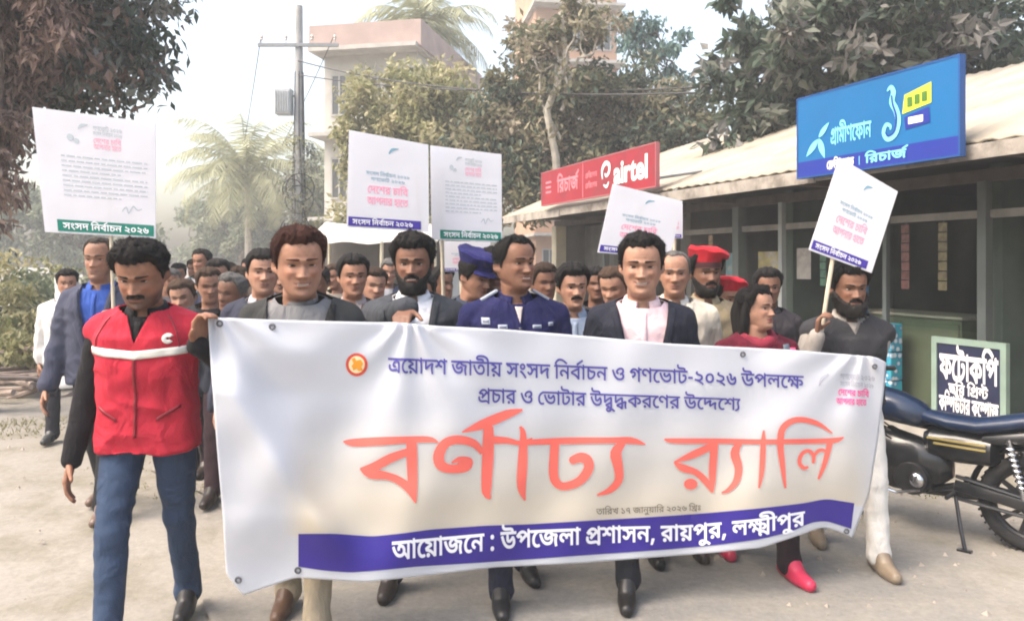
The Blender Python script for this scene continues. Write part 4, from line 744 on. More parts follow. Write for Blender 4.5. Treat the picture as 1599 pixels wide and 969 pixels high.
# far shed down the street
shed = empty('tea_shed', (-1.9, 17.2, 0), 0, 'small open shed with a white tarpaulin awning beyond the shops', 'shed')
mb = MB()
V = []
for i in range(17):
    for j in range(7):
        u, v = i / 16, j / 6; p = Vector((-4.0 + 2.6 * u, 15.0 + 2.2 * v, 1.93 + .48 * v - .05 * math.sin(u * 9.4) ** 2 - .05 * math.sin(math.pi * v))); V.append(p - shed.location)
Fc = [(i * 7 + j, (i + 1) * 7 + j, (i + 1) * 7 + j + 1, i * 7 + j + 1) for i in range(16) for j in range(6)]
aw = link('awning', mesh_np('awning', V, Fc), mat('white_tarp', (.62, .60, .56), .6, .1, 3, transl=.2), shed, True); sm = aw.modifiers.new('t', 'SOLIDIFY'); sm.thickness = .01
for x, y in ((-3.9, 15.05), (-2.45, 15.05), (-1.45, 15.05), (-3.9, 17.1), (-1.45, 17.1)):
    mb = MB(); mb.tube([(x, y, 0), (x, y, 1.94 if y < 16 else 2.36)], .035, 8); wbuild(mb, 'post', CREAMP, shed)
mb = MB(); mb.box((-2.7, 17.3, 1.15), (2.7, .06, 2.3)); wbuild(mb, 'back_wall', mat('shed_wall', (.13, .12, .11), .9, .2, 3), shed)
mb = MB(); mb.box((-2.7, 15.5, .45), (2.0, .5, .9), bev=.01); wbuild(mb, 'counter', WOODD, shed)

# ------------------------------------------------------------------ shop signs
def sign_frame(name, label, t0, t1, s, z0, z1, face, fr, lean=.0):
    root = empty(name, S((t0 + t1) / 2, s, z0), 0, label, 'shop sign')
    mb = MB(); sbox(mb, t0, t1, s - .02, s + .02, z0, z1); wbuild(mb, 'face', face, root)
    mb = MB()
    for a, b, c, d in ((t0 - .014, t1 + .014, z0 - .014, z0), (t0 - .014, t1 + .014, z1, z1 + .014), (t0 - .014, t0, z0, z1), (t1, t1 + .014, z0, z1)): sbox(mb, a, b, s - .024, s + .03, c, d)
    wbuild(mb, 'frame', fr, root)
    for t in (t0 + .2, t1 - .2): mb = MB(); mb.tube([S(t, s + .04, z0 + .1), S(t, s + .75, z0 + .22)], .018, 6); wbuild(mb, 'bracket', STEEL, root)
    def mp(off=.003):       # (x from the viewer's left, y up) in metres on the face
        L_ = t1 - t0
        return lambda x, y: S(t1 - x, s - .02 - off, z0 + y) - root.location
    return root, mp, t1 - t0, z1 - z0
BLUEF = mat('sign_blue', srgb(0, 90, 144), .45, .06, 2); NAVY = paint('sign_navy', srgb(24, 42, 132)); WHT = paint('sign_white', (.78, .78, .78)); SKYB = paint('sign_pale_blue', srgb(120, 200, 236))
GLD = paint('sign_lime', srgb(190, 200, 60)); DGRN = paint('sign_green', srgb(70, 110, 40))
def scaled(polys_list, sx, sy, ox, oy): return [[p * np.array([sx, sy]) + np.array([ox, oy]) for p in ps] for ps in polys_list]
root, mp, L_, H_ = sign_frame('blue_shop_sign', 'large blue sign board with a white winged mark standing on the shop roof edge', .36, 1.98, -.13, 2.28, 2.96, BLUEF, mat('sign_edge', srgb(20, 70, 130), .45, .06, 2))
lettering('navy_band', [[rect(0.002, .0, L_ - .002, .13)]], mp(.002), NAVY, root)
def petal(cx, cy, ang_, L, w):
    n = 18; t = np.linspace(0, 1, n); h = w * np.sin(np.pi * t ** .8) * .5; d = np.array([math.cos(ang_), math.sin(ang_)]); q = np.array([-d[1], d[0]])
    a = [np.array([cx, cy]) + d * L * tt + q * hh for tt, hh in zip(t, h)]; b = [np.array([cx, cy]) + d * L * tt - q * hh for tt, hh in zip(t, h)]
    return np.array(b + a[::-1][1:-1])
lettering('winged_mark', [[petal(.262, .315, R(42), .165, .05)], [petal(.255, .30, R(222), .20, .06)], [petal(.262, .305, R(292), .19, .065)]], mp(.005), SKYB, root)
w_, pl = run_polys('gp', 18); lettering('lettering', scaled(pl, .44 / w_, .14 / 700, .40, .235), mp(.005), SKYB, root)
S1 = lambda pts: stroke([(x, y, w) for x, y, w in pts], 8)
lettering('spiral_mark', [S1([(1.00, .56, .012), (1.035, .585, .03), (1.06, .54, .045), (1.045, .47, .05), (1.085, .40, .052), (1.105, .31, .05), (1.075, .22, .045), (1.005, .195, .042), (.965, .25, .036), (.99, .305, .03), (1.03, .29, .024), (1.03, .262, .012)])], mp(.006), SKYB, root)
lettering('spiral_mark', [S1([(1.045, .52, .014), (1.055, .45, .016), (1.085, .37, .018), (1.088, .30, .016), (1.065, .235, .014), (1.01, .215, .012), (.985, .25, .010)])], mp(.009), NAVY, root)
lettering('lime_panel', [[np.array([(1.14, .36), (1.40, .40), (1.40, .55), (1.16, .50)])]], mp(.004), GLD, root)
lettering('lettering', [[rect(1.19 + .065 * k, .405 + .008 * k, 1.235 + .065 * k, .475 + .008 * k)] for k in range(3)], mp(.008), DGRN, root)
lettering('navy_panel', [[np.array([(1.17, .24), (1.39, .26), (1.38, .375), (1.16, .335)])]], mp(.0045), NAVY, root)
lettering('lettering', [[rect(1.20, .275, 1.33, .325)]], mp(.008), WHT, root)
w_, pl = run_polys('flexi', 26); lettering('lettering', scaled(pl, .30 / w_, .07 / 700, .36, .035), mp(.006), WHT, root)
w_, pl = run_polys('rech', 26); lettering('lettering', scaled(pl, .40 / w_, .07 / 700, .78, .035), mp(.006), SKYB, root)
lettering('lettering', [[rect(.715, .03, .722, .10)]], mp(.006), SKYB, root)

REDF = mat('sign_red', srgb(140, 28, 42), .55, .10, 2, stain=srgb(120, 36, 46), stain_scale=1.5)
root, mp, L_, H_ = sign_frame('red_shop_sign', 'long red sign board reading airtel along the shop roof', 4.45, 7.9, -.1, 2.43, 2.93, REDF, paint('sign_edge_red', (.34, .10, .11)))
def latin(name, txt, size, x, y, mp_, m, root, sx=1.0, bold=.0):
    c = bpy.data.curves.new(name, 'FONT'); c.body = txt; c.size = size; c.resolution_u = 4; c.offset = bold
    o = bpy.data.objects.new("scratch", c); TMP.collection.objects.link(o); TMP.view_layers[0].update()
    me = bpy.data.meshes.new_from_object(o.evaluated_get(TMP.view_layers[0].depsgraph)); bpy.data.objects.remove(o)
    for v in me.vertices: v.co = mp_(x + v.co.x * sx, y + v.co.y)
    return link(name, me, m, root)
latin('lettering', 'airtel', .40, 2.42, .12, mp(.004), WHT, root, 1.05, .012)
lettering('swoosh_mark', [S1([(2.10, .21, .02), (2.09, .33, .05), (2.18, .41, .06), (2.29, .38, .055), (2.29, .29, .05), (2.21, .24, .04), (2.17, .28, .02)]), S1([(2.13, .13, .02), (2.22, .10, .04), (2.28, .16, .02)])], mp(.004), WHT, root)
lettering('divider', [[rect(1.49, .01, 1.505, .49)]], mp(.004), paint('sign_pink', srgb(216, 120, 130)), root)
w_, pl = run_polys('rech', 24); lettering('lettering', scaled(pl, .72 / w_, .21 / 700, .62, .15), mp(.004), paint('sign_pink', srgb(216, 120, 130)), root)
w_, pl = run_polys('flexi', 10); lettering('lettering', scaled(pl, .36 / w_, .07 / 700, 1.58, .27), mp(.004), paint('sign_pink', srgb(216, 120, 130)), root)
lettering('lettering', scaled(pl, .36 / w_, .07 / 700, 1.58, .13), mp(.004), paint('sign_pink', srgb(216, 120, 130)), root)
lettering('lettering', [[rect(.18 + .0 * k, .17 + .075 * k, .38, .20 + .075 * k)] for k in range(3)], mp(.004), paint('sign_pink', srgb(216, 120, 130)), root)

# hand painted photocopy board on the plinth
root = empty('painted_board', S(.9, .72, .2), 0, 'green framed dark board with white painted Bengali words behind the motorcycle', 'sign board')
t0, t1, z0, z1, s_ = .72, 1.30, .22, .86, .72
GRF = mat('board_green', (.22, .30, .25), .6, .15, 5)
mb = MB(); sbox(mb, t0, t1, s_, s_ + .02, z0, z1); wbuild(mb, 'panel', mat('board_dark', srgb(24, 30, 62), .6, .2, 5), root)
for a, b, c, d in ((t0 - .05, t1 + .05, z1, z1 + .05), (t0 - .05, t1 + .05, z0 - .02, z0), (t0 - .05, t0, z0, z1), (t1, t1 + .05, z0, z1)): mb = MB(); sbox(mb, a, b, s_ - .012, s_ + .03, c, d); wbuild(mb, 'frame', GRF, root)
mpb = lambda x, y: S(t1 - x, s_ - .003, z0 + y) - root.location
w_, pl = run_polys('copy', 30); lettering('lettering', scaled(pl, .53 / w_, .20 / 640, .025, .35), mpb, WHT, root)
w_, pl = run_polys('copy2', 24); lettering('lettering', scaled(pl, .36 / w_, .08 / 640, .11, .235), mpb, WHT, root)
w_, pl = run_polys('copy3', 26); lettering('lettering', scaled(pl, .54 / w_, .12 / 640, .02, .085), mpb, WHT, root)
lettering('lettering', [[rect(.02, .02, .56, .045)]], mpb, WHT, root)

# clutter under the eaves: sachet strips on hooks, plain posters, a stool, a water drum
g = np.random.default_rng(31)
for i, (t, c, lb) in enumerate(((1.45, (.13, .11, .06), 'yellow strip of sachets hanging beside the bearded man'), (1.85, (.12, .05, .045), 'red strip of sachets hanging over the green counter'), (2.9, (.05, .12, .08), 'green strip of sachets hanging left of the counter'),
                                (.55, (.07, .10, .18), 'blue strip of sachets hanging above the painted board'), (-.2, (.22, .21, .19), 'silver strip of sachets hanging in the right hand shop'), (4.9, (.2, .12, .06), 'orange strip of sachets hanging behind the red berets'))):
    root = empty('sachet_strip', S(t, .95, 1.86), 0, lb, 'sachets', 'sachet strips hanging in the shop fronts')
    mb = MB()
    for k in range(7): sbox(mb, t - .045, t + .045, .945 + .006 * g.random(), .957, 1.80 - .085 * k, 1.878 - .085 * k, .006)
    wbuild(mb, 'packets', mat('sachet_%d' % i, c, .3, .35, 22), root)
    mb = MB(); mb.tube([S(t, .951, 1.87), S(t, .99, 1.92)], .004, 5); wbuild(mb, 'hook', STEEL, root)
for t, z, w, h, c, lb in ((3.72, 1.1, .42, .56, (.30, .26, .12), 'faded yellow poster on the wall behind the woman'), (4.42, 1.15, .36, .5, (.12, .22, .24), 'faded teal poster inside the middle shop'), (3.25, 1.35, .22, .34, (.36, .34, .32), 'small pale notice on the shop post')):
    mb = MB(); sbox(mb, t, t + w, 1.095, 1.10, z, z + h); mb2 = MB(); root = empty('poster', S(t, 1.1, z), 0, lb, 'poster'); wbuild(mb, 'sheet', mat('poster_%d' % int(t * 100), c, .7, .25, 9, stain=(.3, .28, .25), stain_scale=8), root)
root = empty('plastic_stool', S(-.35, .45, 0), 0, 'red plastic stool standing on the ground by the right shop', 'stool')
RP = mat('red_plastic', (.22, .03, .03), .4, .1, 5)
mb = MB(); sbox(mb, -.52, -.18, .28, .62, .40, .43, .012); wbuild(mb, 'seat', RP, root)
for a, b in ((-.50, .30), (-.50, .58), (-.22, .30), (-.22, .58)): mb = MB(); mb.tube([S(a * 1.02, b, 0), S(a, b, .40)], [.022, .028], 8); wbuild(mb, 'leg', RP, root)
root = empty('water_drum', S(3.0, .62, 0), 0, 'blue plastic water drum against the plinth behind the banner end', 'drum')
mb = MB(); mb.lathe([(.20, .01), (.235, .03), (.24, .25), (.25, .27), (.24, .29), (.24, .55), (.25, .57), (.24, .59), (.225, .80), (.17, .83)], S(3.0, .40, 0), seg=28); wbuild(mb, 'barrel', mat('drum_blue', (.03, .10, .28), .4, .12, 5), root, True)
mb = MB(); mb.lathe([(.20, .832), (.205, .86), (.18, .872)], S(3.0, .40, 0), seg=28); wbuild(mb, 'lid', mat('drum_lid', (.02, .02, .022), .5), root, True)
# ------------------------------------------------------------------ the rally banner: a printed cloth carried across the street
TOP = [(325, 495), (430, 499), (548, 502), (623, 503), (673, 508), (790, 514), (900, 523), (1043, 536), (1140, 541), (1237, 546), (1370, 557), (1384, 566)]
BOT = [(380, 929), (423, 914), (461, 901), (520, 905), (572, 908), (640, 901), (774, 885), (900, 879), (1043, 868), (1120, 862), (1188, 855), (1240, 838), (1285, 822), (1312, 830), (1331, 839)]
LEF = [(325, 495), (330, 581), (338, 692), (348, 808), (353, 896), (380, 929)]
RIG = [(1384, 566), (1381, 606), (1370, 693), (1358, 771), (1331, 839)]
BTOP = [(466, 833), (522, 832.5), (582, 837), (630, 832), (673, 826), (760, 820), (825, 818), (900, 813.5), (970, 809.5), (1043, 805), (1110, 800), (1188, 793), (1256, 785), (1290, 778), (1334, 785)]
BBOT = [(466, 884), (505, 890), (547, 893), (600, 889), (648, 884), (774, 876), (900, 867), (970, 862), (1043, 857), (1120, 850), (1188, 841), (1237, 829), (1266, 815), (1290, 812), (1329, 825)]
def curve(pts, n):
    p = np.array(pts, float); d = np.r_[0, np.cumsum(np.hypot(*np.diff(p, axis=0).T))]; d /= d[-1]
    s = np.linspace(0, 1, n); q = np.c_[np.interp(s, d, p[:, 0]), np.interp(s, d, p[:, 1])]
    for _ in range(max(1, n // 40)): q[1:-1] = (q[:-2] + 2 * q[1:-1] + q[2:]) / 4
    return q
def sm(x, a, b): t = min(1, max(0, (x - a) / (b - a))); return t * t * (3 - 2 * t)
def cloth_depth(px, py):
    """how far the cloth hangs from the camera along each line of sight"""
    u = (px - 330) / 1055
    d = 3.0 + .84 * u
    vy = (py - np.interp(px, [325, 1385], [495, 560])) / 370
    d += .020 * math.sin(u * 11 + 1.0 + vy) * (.4 + vy) + .010 * math.sin(u * 23 + 2.5 * vy + 2)
    # the diagonal fold at the free left end
    q = ((px - 372) * .80 - (py - 600) * .52)              # across the fold
    along = sm(py, 540, 620) * (1 - sm(py, 800, 905))
    d += (.050 * math.tanh(q / 20) - .060 * math.exp(-((q + 6) / 34) ** 2)) * along * (1 - sm(px, 520, 640))
    # lower hem swings: out at 560, in under 1290
    d += (-.035 * math.exp(-((px - 560) / 70) ** 2) + .05 * math.exp(-((px - 1285) / 45) ** 2) - .03 * math.exp(-((px - 1190) / 60) ** 2)) * sm(py, 640, 860)
    tp = max(0, (py - np.interp(px, [325, 1385], [495, 560])))
    for hx, amp in ((330, .018), (640, .014), (1350, .014)):                # pull creases fanning from the gripping hands
        a_ = math.atan2(px - hx, tp + 25); rr_ = math.hypot(px - hx, tp); d += amp * math.sin(a_ * 11) * math.exp(-rr_ / 130)
    d += .0035 * math.sin(px * .031 + py * .052) * math.sin(px * .017 - py * .021) 
    d += -.012 * math.sin(math.pi * min(1, max(0, vy))) + .006 * math.sin(px * .05 + py * .02)
    return d
def cloth(px, py, lift=0.0):
    return Vector((0, 0, CAM_Z)) + ray(px, py) * (cloth_depth(px, py) - lift)
ban = empty('rally_banner', at(850, 900, 3.35), 0, 'wide white rally banner with large salmon red Bengali title carried across the street', 'banner')
NU, NVV = 260, 96
ct, cb_, cl, cr = curve(TOP, NU + 1), curve(BOT, NU + 1), curve(LEF, NVV + 1), curve(RIG, NVV + 1)
V, PXY = [], []
for j in range(NVV + 1):
    v = j / NVV
    for i in range(NU + 1):
        u = i / NU
        p = (1 - v) * ct[i] + v * cb_[i] + (1 - u) * cl[j] + u * cr[j] - ((1 - u) * (1 - v) * ct[0] + u * (1 - v) * ct[-1] + (1 - u) * v * cb_[0] + u * v * cb_[-1])
        PXY.append(p); V.append(cloth(*p) - ban.location)
Fc = [(j * (NU + 1) + i, j * (NU + 1) + i + 1, (j + 1) * (NU + 1) + i + 1, (j + 1) * (NU + 1) + i) for j in range(NVV) for i in range(NU)]
CLOTH_M = mat('banner_cloth', attr='tint', rough=.55, var=.03, vscale=3, bump=.04, bscale=240, transl=.40, spec=.3)
o = link('cloth', mesh_np('cloth', V, Fc), CLOTH_M, ban, True)
PXY = np.array(PXY); w_ = np.array((.74, .755, .80)); cr_ = np.array((.76, .70, .60))
k = np.clip((PXY[:, 1] - 640) / 150, 0, 1) * np.clip((PXY[:, 0] - 440) / 40, 0, 1) * np.clip((1372 - PXY[:, 0]) / 40, 0, 1) * (PXY[:, 1] < np.interp(PXY[:, 0], [p[0] for p in BTOP], [p[1] for p in BTOP]) + 4)
vcol(o.data, w_ * (1 - k[:, None]) + cr_ * k[:, None])
o.modifiers.new('thickness', 'SOLIDIFY').thickness = -.0015
bm_ = lambda lift: (lambda x, y: cloth(x, y, lift) - ban.location)
INK = paint('ink_violet', srgb(72, 66, 146), .5); REDINK = mat('ink_red', srgb(232, 104, 92), .5, .10, 5); BAND = mat('ink_purple', srgb(50, 36, 132), .5, .06, 3); WINK = paint('ink_white', (.78, .78, .82), .5)
bt, bb = curve(BTOP, 161), curve(BBOT, 161); V = []
for j in range(15):
    for i in range(161): V.append(cloth(*(bt[i] * (1 - j / 14) + bb[i] * j / 14), .003) - ban.location)
link('purple_stripe', mesh_np('purple_stripe', V, [(j * 161 + i, j * 161 + i + 1, (j + 1) * 161 + i + 1, (j + 1) * 161 + i) for j in range(14) for i in range(160)]), BAND, ban, True)
def set_line(name, key, base, cap, m, lift, bold, step=12):
    """base: baseline points in picture space, cap: letter height (to the head line) along it"""
    w, pl = run_polys(key, bold); B = np.array(base, float)
    def mp(x, y):
        f = x / w; bx = np.interp(f, np.linspace(0, 1, len(B)) if B.shape[1] == 2 else B[:, 2], B[:, 0]); by = np.interp(f, np.linspace(0, 1, len(B)) if B.shape[1] == 2 else B[:, 2], B[:, 1])
        return bx, by - y / 622 * np.interp(f, [0, 1], cap)
    out = []
    for ps in pl:
        out.append([np.array([mp(x, y) for x, y in c]) for c in ps])
    return lettering(name, out, bm_(lift), m, ban, step)
set_line('heading_lettering', 'head1', [(606, 581), (930, 593), (1255, 606)], (22.5, 19), INK, .004, 13)
set_line('heading_lettering', 'head2', [(746, 628), (950, 634), (1156, 640)], (21, 17.5), INK, .004, 13)
set_line('date_lettering', 'date', [(931, 803), (1095, 796)], (9, 8), paint('ink_grey', srgb(120, 112, 100)), .004, 6)
bl_ = [(612, 874), (690, 866), (770, 858), (819, 854), (955, 847), (1075, 843), (1185, 832), (1257, 819)]
xs_ = np.array([p[0] for p in bl_], float); bl3 = [(x, y, (x - 612) / (1257 - 612)) for x, y in bl_]
set_line('organiser_lettering', 'org', bl3, (28, 21), WINK, .006, 22)
Z5 = lambda pts: stroke([(530 + x / 5.33, 630 + y / 5.33, w / 5.33) for x, y, w in pts]); Z6 = lambda pts: stroke([(780 + x / 2.907, 630 + y / 2.907, w / 2.907) for x, y, w in pts])
title = [
    [Z5([(30, 312, 8), (110, 322, 62), (300, 313, 70), (500, 302, 60), (740, 295, 48), (820, 320, 14)])],
    [Z5([(600, 300, 85), (603, 420, 88), (606, 560, 85), (612, 700, 72), (636, 826, 10)]), Z5([(590, 392, 60), (430, 450, 74), (300, 515, 70), (170, 540, 12)]), Z5([(172, 540, 12), (260, 578, 84), (400, 600, 62), (500, 640, 66), (585, 710, 70), (634, 820, 16)])],
    [Z5([(1240, 190, 80), (1240, 300, 92), (1235, 450, 95), (1225, 640, 88), (1225, 740, 70), (1255, 790, 16)]), Z5([(1190, 410, 40), (1120, 330, 66), (985, 298, 72), (880, 330, 78), (826, 430, 92), (850, 515, 86), (950, 542, 70), (1050, 515, 96), (1080, 470, 50), (1000, 462, 46), (935, 490, 14)]), Z5([(1020, 236, 10), (1190, 172, 78), (1400, 86, 72), (1524, 50, 18)])],
    [Z5([(1280, 300, 66), (1400, 306, 52), (1500, 326, 40), (1610, 312, 62)]), Z5([(1506, 188, 20), (1530, 260, 52), (1525, 480, 80), (1516, 690, 72), (1545, 804, 12)])],
    [Z6([(120, 175, 24), (300, 168, 30), (500, 166, 27), (600, 167, 30), (662, 184, 6)]), Z6([(252, 170, 40), (245, 300, 42), (255, 352, 40), (292, 374, 36), (360, 352, 40), (402, 300, 44), (400, 258, 46), (368, 243, 44), (326, 258, 36)]), Z6([(562, 176, 26), (528, 222, 50), (540, 290, 42), (540, 348, 36), (500, 392, 28), (443, 414, 8)])],
    [Z6([(748, 161, 8), (800, 168, 24), (1000, 169, 24), (1190, 172, 22), (1400, 170, 22), (1520, 166, 24), (1562, 152, 6)]), Z6([(977, 175, 34), (968, 290, 34), (966, 360, 26), (968, 402, 6)]), Z6([(968, 190, 30), (880, 230, 34), (793, 265, 8)]), Z6([(794, 265, 8), (830, 290, 34), (890, 310, 28), (935, 350, 30), (966, 400, 10)])],
    [[disc(780 + 868 / 2.907, 630 + 364 / 2.907, 10.6, 20, 8.6)]],
    [Z6([(1092, 176, 22), (1068, 222, 40), (1085, 290, 36), (1074, 350, 30), (1040, 390, 20), (1008, 404, 8)]), Z6([(1200, 120, 8), (1197, 180, 24), (1191, 300, 24), (1178, 382, 8)])],
    [Z6([(1512, 134, 6), (1440, 88, 22), (1350, 72, 26), (1288, 108, 30), (1275, 180, 30), (1285, 280, 24), (1298, 382, 10)]), Z6([(1502, 172, 26), (1476, 270, 22), (1448, 342, 10)]), Z6([(1402, 286, 10), (1380, 290, 18), (1361, 264, 18), (1374, 226, 18), (1404, 213, 16), (1426, 236, 18), (1424, 270, 12)]), Z6([(1424, 244, 10), (1446, 214, 16), (1474, 211, 14), (1494, 232, 8)])],
]
title = [[c for part in g_ for c in part] for g_ in title]
lettering('title_lettering', title, bm_(.004), REDINK, ban, 12)
# round emblem and the small marks at the right
em = lettering('emblem', [[disc(557, 569, 17, 28, 18)]], bm_(.0035), paint('emblem_red', srgb(206, 70, 52)), ban, 8)
lettering('emblem_ring', [[disc(557, 569, 12.5, 28, 13.5)]], bm_(.005), paint('emblem_cream', srgb(236, 214, 170)), em.parent, 8)
lettering('emblem_map', [[np.array([(549, 560), (554, 558), (556, 563), (563, 561), (567, 567), (564, 573), (567, 578), (560, 579), (557, 575), (552, 578), (549, 571), (552, 567)], float)]], bm_(.0065), paint('emblem_gold', srgb(226, 150, 40)), ban, 8)
GREYINK = paint('ink_pale_grey', srgb(168, 168, 178)); PINK = paint('ink_pink', srgb(232, 92, 150))
lettering('logo_mark', [[stroke([(1279, 602, 2), (1284, 590, 4), (1294, 583, 2)])], [stroke([(1282, 598, 2), (1290, 596, 3), (1296, 590, 1)])]][0:1], bm_(.004), GREYINK, ban) if False else lettering('logo_mark', [stroke([(1279, 602, 2), (1284, 590, 4), (1294, 583, 2)])], bm_(.004), GREYINK, ban)
set_line('logo_lettering', 'ref', [(1312, 591), (1366, 595)], (8, 8), GREYINK, .004, 8)
set_line('logo_lettering', 'elec', [(1312, 602), (1364, 606)], (7, 7), GREYINK, .004, 8)
set_line('slogan_lettering', 'key1', [(1309, 616), (1357, 620)], (9, 9), PINK, .004, 26)
set_line('slogan_lettering', 'key2', [(1306, 630), (1353, 633)], (9, 9), PINK, .004, 26)
EYE = paint('eyelet', (.10, .10, .11), .3)
for x, y in ((343, 505), (425, 510), (1160, 553), (1366, 572), (372, 905), (465, 890), (1322, 829)):
    p = cloth(x, y, .004) - ban.location; mb = MB(); mb.torus(p, .010, .004, 'Y', 16, 6); mb.build('eyelet', EYE, ban, True)

# ------------------------------------------------------------------ placards
CARD = mat('card_white', (.76, .76, .80), .6, .04, 4, transl=.35); STICK = mat('bamboo_stick', (.46, .40, .30), .6, .2, 12)
def placard(label, quad, Y, tilt, stick, kind, lean=0.0):
    """quad: TL TR BR BL in picture space; the board is a flat panel standing at depth Y, turned by tilt"""
    cx = sum(q[0] for q in quad) / 4; cy = sum(q[1] for q in quad) / 4; P0 = at(cx, cy, Y)
    n = Vector((math.sin(tilt), -math.cos(tilt), math.sin(lean))).normalized(); C0 = Vector((0, 0, CAM_Z))
    onp = lambda p: C0 + ray(*p) * ((P0 - C0).dot(n) / ray(*p).dot(n))
    c = [onp(q) for q in quad]
    root = empty('placard', (c[2] + c[3]) / 2, 0, label, 'placard', 'placards held above the rally'); O = root.location
    V = [p - O for p in c] + [p - n * .008 - O for p in c]
    o = link('board', mesh_np('board', V, [(0, 3, 2, 1), (4, 5, 6, 7), (0, 1, 5, 4), (1, 2, 6, 5), (2, 3, 7, 6), (3, 0, 4, 7)]), CARD, root)
    def mp(u, v, lift=.002): return (c[0] * (1 - u) + c[1] * u) * (1 - v) + (c[3] * (1 - u) + c[2] * u) * v + n * lift - O
    W_ = (c[1] - c[0]).length; H_ = (c[3] - c[0]).length
    mb = MB(); a, b = stick; mb.tube([onp(a) - n * .016 - O, onp(b) - n * .016 - O if len(b) == 2 else Vector(b) - O], .011, 8); mb.build('stick', STICK, root, True)
    def text(key, u0, v0, u1, cap, m, bold=10, lift=.002, name='lettering'):
        w, pl = run_polys(key, bold); lettering(name, [[np.array([(u0 + (u1 - u0) * x / w, v0 - y / 622 * cap) for x, y in p]) for p in ps] for ps in pl], lambda u, v: mp(u, v, lift), m, root)
    GI = paint('ink_text_grey', srgb(168, 178, 184)); PK = paint('ink_rose', srgb(230, 150, 174)); TE = paint('ink_teal', srgb(0, 112, 96)); PU = paint('ink_band', srgb(58, 44, 140)); AQ = paint('ink_aqua', srgb(110, 150, 170))
    if kind == 'letter':
        lettering('logo_mark', [stroke([(.36, .13, .01), (.39, .10, .025), (.44, .09, .008)])], mp, GI, root)
        lettering('logo_mark', [[disc(.29, .21, .028), ], [disc(.34, .235, .022)]], mp, GI, root)
        text('ref', .48, .13, .72, .035, GI, 6); text('elec', .48, .17, .72, .03, GI, 6); text('key1', .48, .235, .71, .040, PK, 6); text('key2', .48, .285, .71, .040, PK, 6)
        g = np.random.default_rng(int(Y * 100)); rows = []
        for k in range(9):
            v = .36 + .040 * k; u = .20
            end = .93 if k not in (3, 8) else .70
            while u < end: w = g.uniform(.03, .09); rows.append([rect(u, v, min(u + w, end), v + .010)]); u += w + .014
        lettering('small_print', rows, mp, GI, root)
        lettering('signature', [stroke([(.70, .79, .006), (.74, .75, .012), (.76, .80, .010), (.80, .74, .010), (.84, .77, .008), (.88, .755, .004)])], mp, GI, root)
        lettering('green_band', [[rect(.12, .89, .985, .985)]], mp, TE, root); text('elec', .17, .965, .94, .05, WINK, 16, .004)
    else:
        lettering('logo_mark', [stroke([(.50, .18, .012), (.54, .13, .03), (.62, .11, .008)])], mp, AQ, root)
        text('elec', .22, .43, .76, .035, AQ, 8); text('ref', .28, .49, .70, .035, AQ, 8)
        text('key1', .24, .62, .74, .075, PK, 20); text('key2', .24, .74, .74, .075, PK, 20)
        lettering('purple_band', [[rect(.02, .885, .90 if kind == 'key' else .94, .98)]], mp, PU, root); text('elec', .07, .96, .80, .05, WINK, 16, .004)
    return root
placard('white letter style placard with a green band above the man in the red vest', [(50, 167), (243, 192), (243, 372), (70, 362)], 4.75, R(8), ((170, 300), (178, 560)), 'letter')
placard('white placard with a purple band, left one of the joined pair', [(545, 203), (669, 226), (670, 362), (541, 355)], 4.25, R(10), ((650, 260), (662, 520)), 'key')
placard('white letter style placard with a teal band, right one of the joined pair', [(672, 227), (783, 241), (784, 378), (674, 374)], 4.5, R(10), ((688, 260), (694, 520)), 'letter')
placard('white placard leaning behind the head of the man in the dark suit', [(957, 287), (1066, 314), (1046, 404), (933, 394)], 4.5, R(4), ((1000, 320), (990, 560)), 'key')
placard('plain white placard glimpsed behind the tilted one near the red beret', [(1040, 316), (1066, 318), (1066, 372), (1044, 372)], 4.9, R(4), ((1056, 330), (1050, 520)), 'key')
placard('white placard with pink slogan tilted over the bearded man in the grey vest', [(1311, 246), (1402, 299), (1361, 426), (1263, 390)], 4.05, R(-4), ((1313, 330), (1284, 520)), 'key')
placard('small white and blue placard held low beside the navy police cap', [(686, 376), (766, 378), (762, 424), (690, 424)], 4.95, R(5), ((720, 400), (722, 560)), 'key')
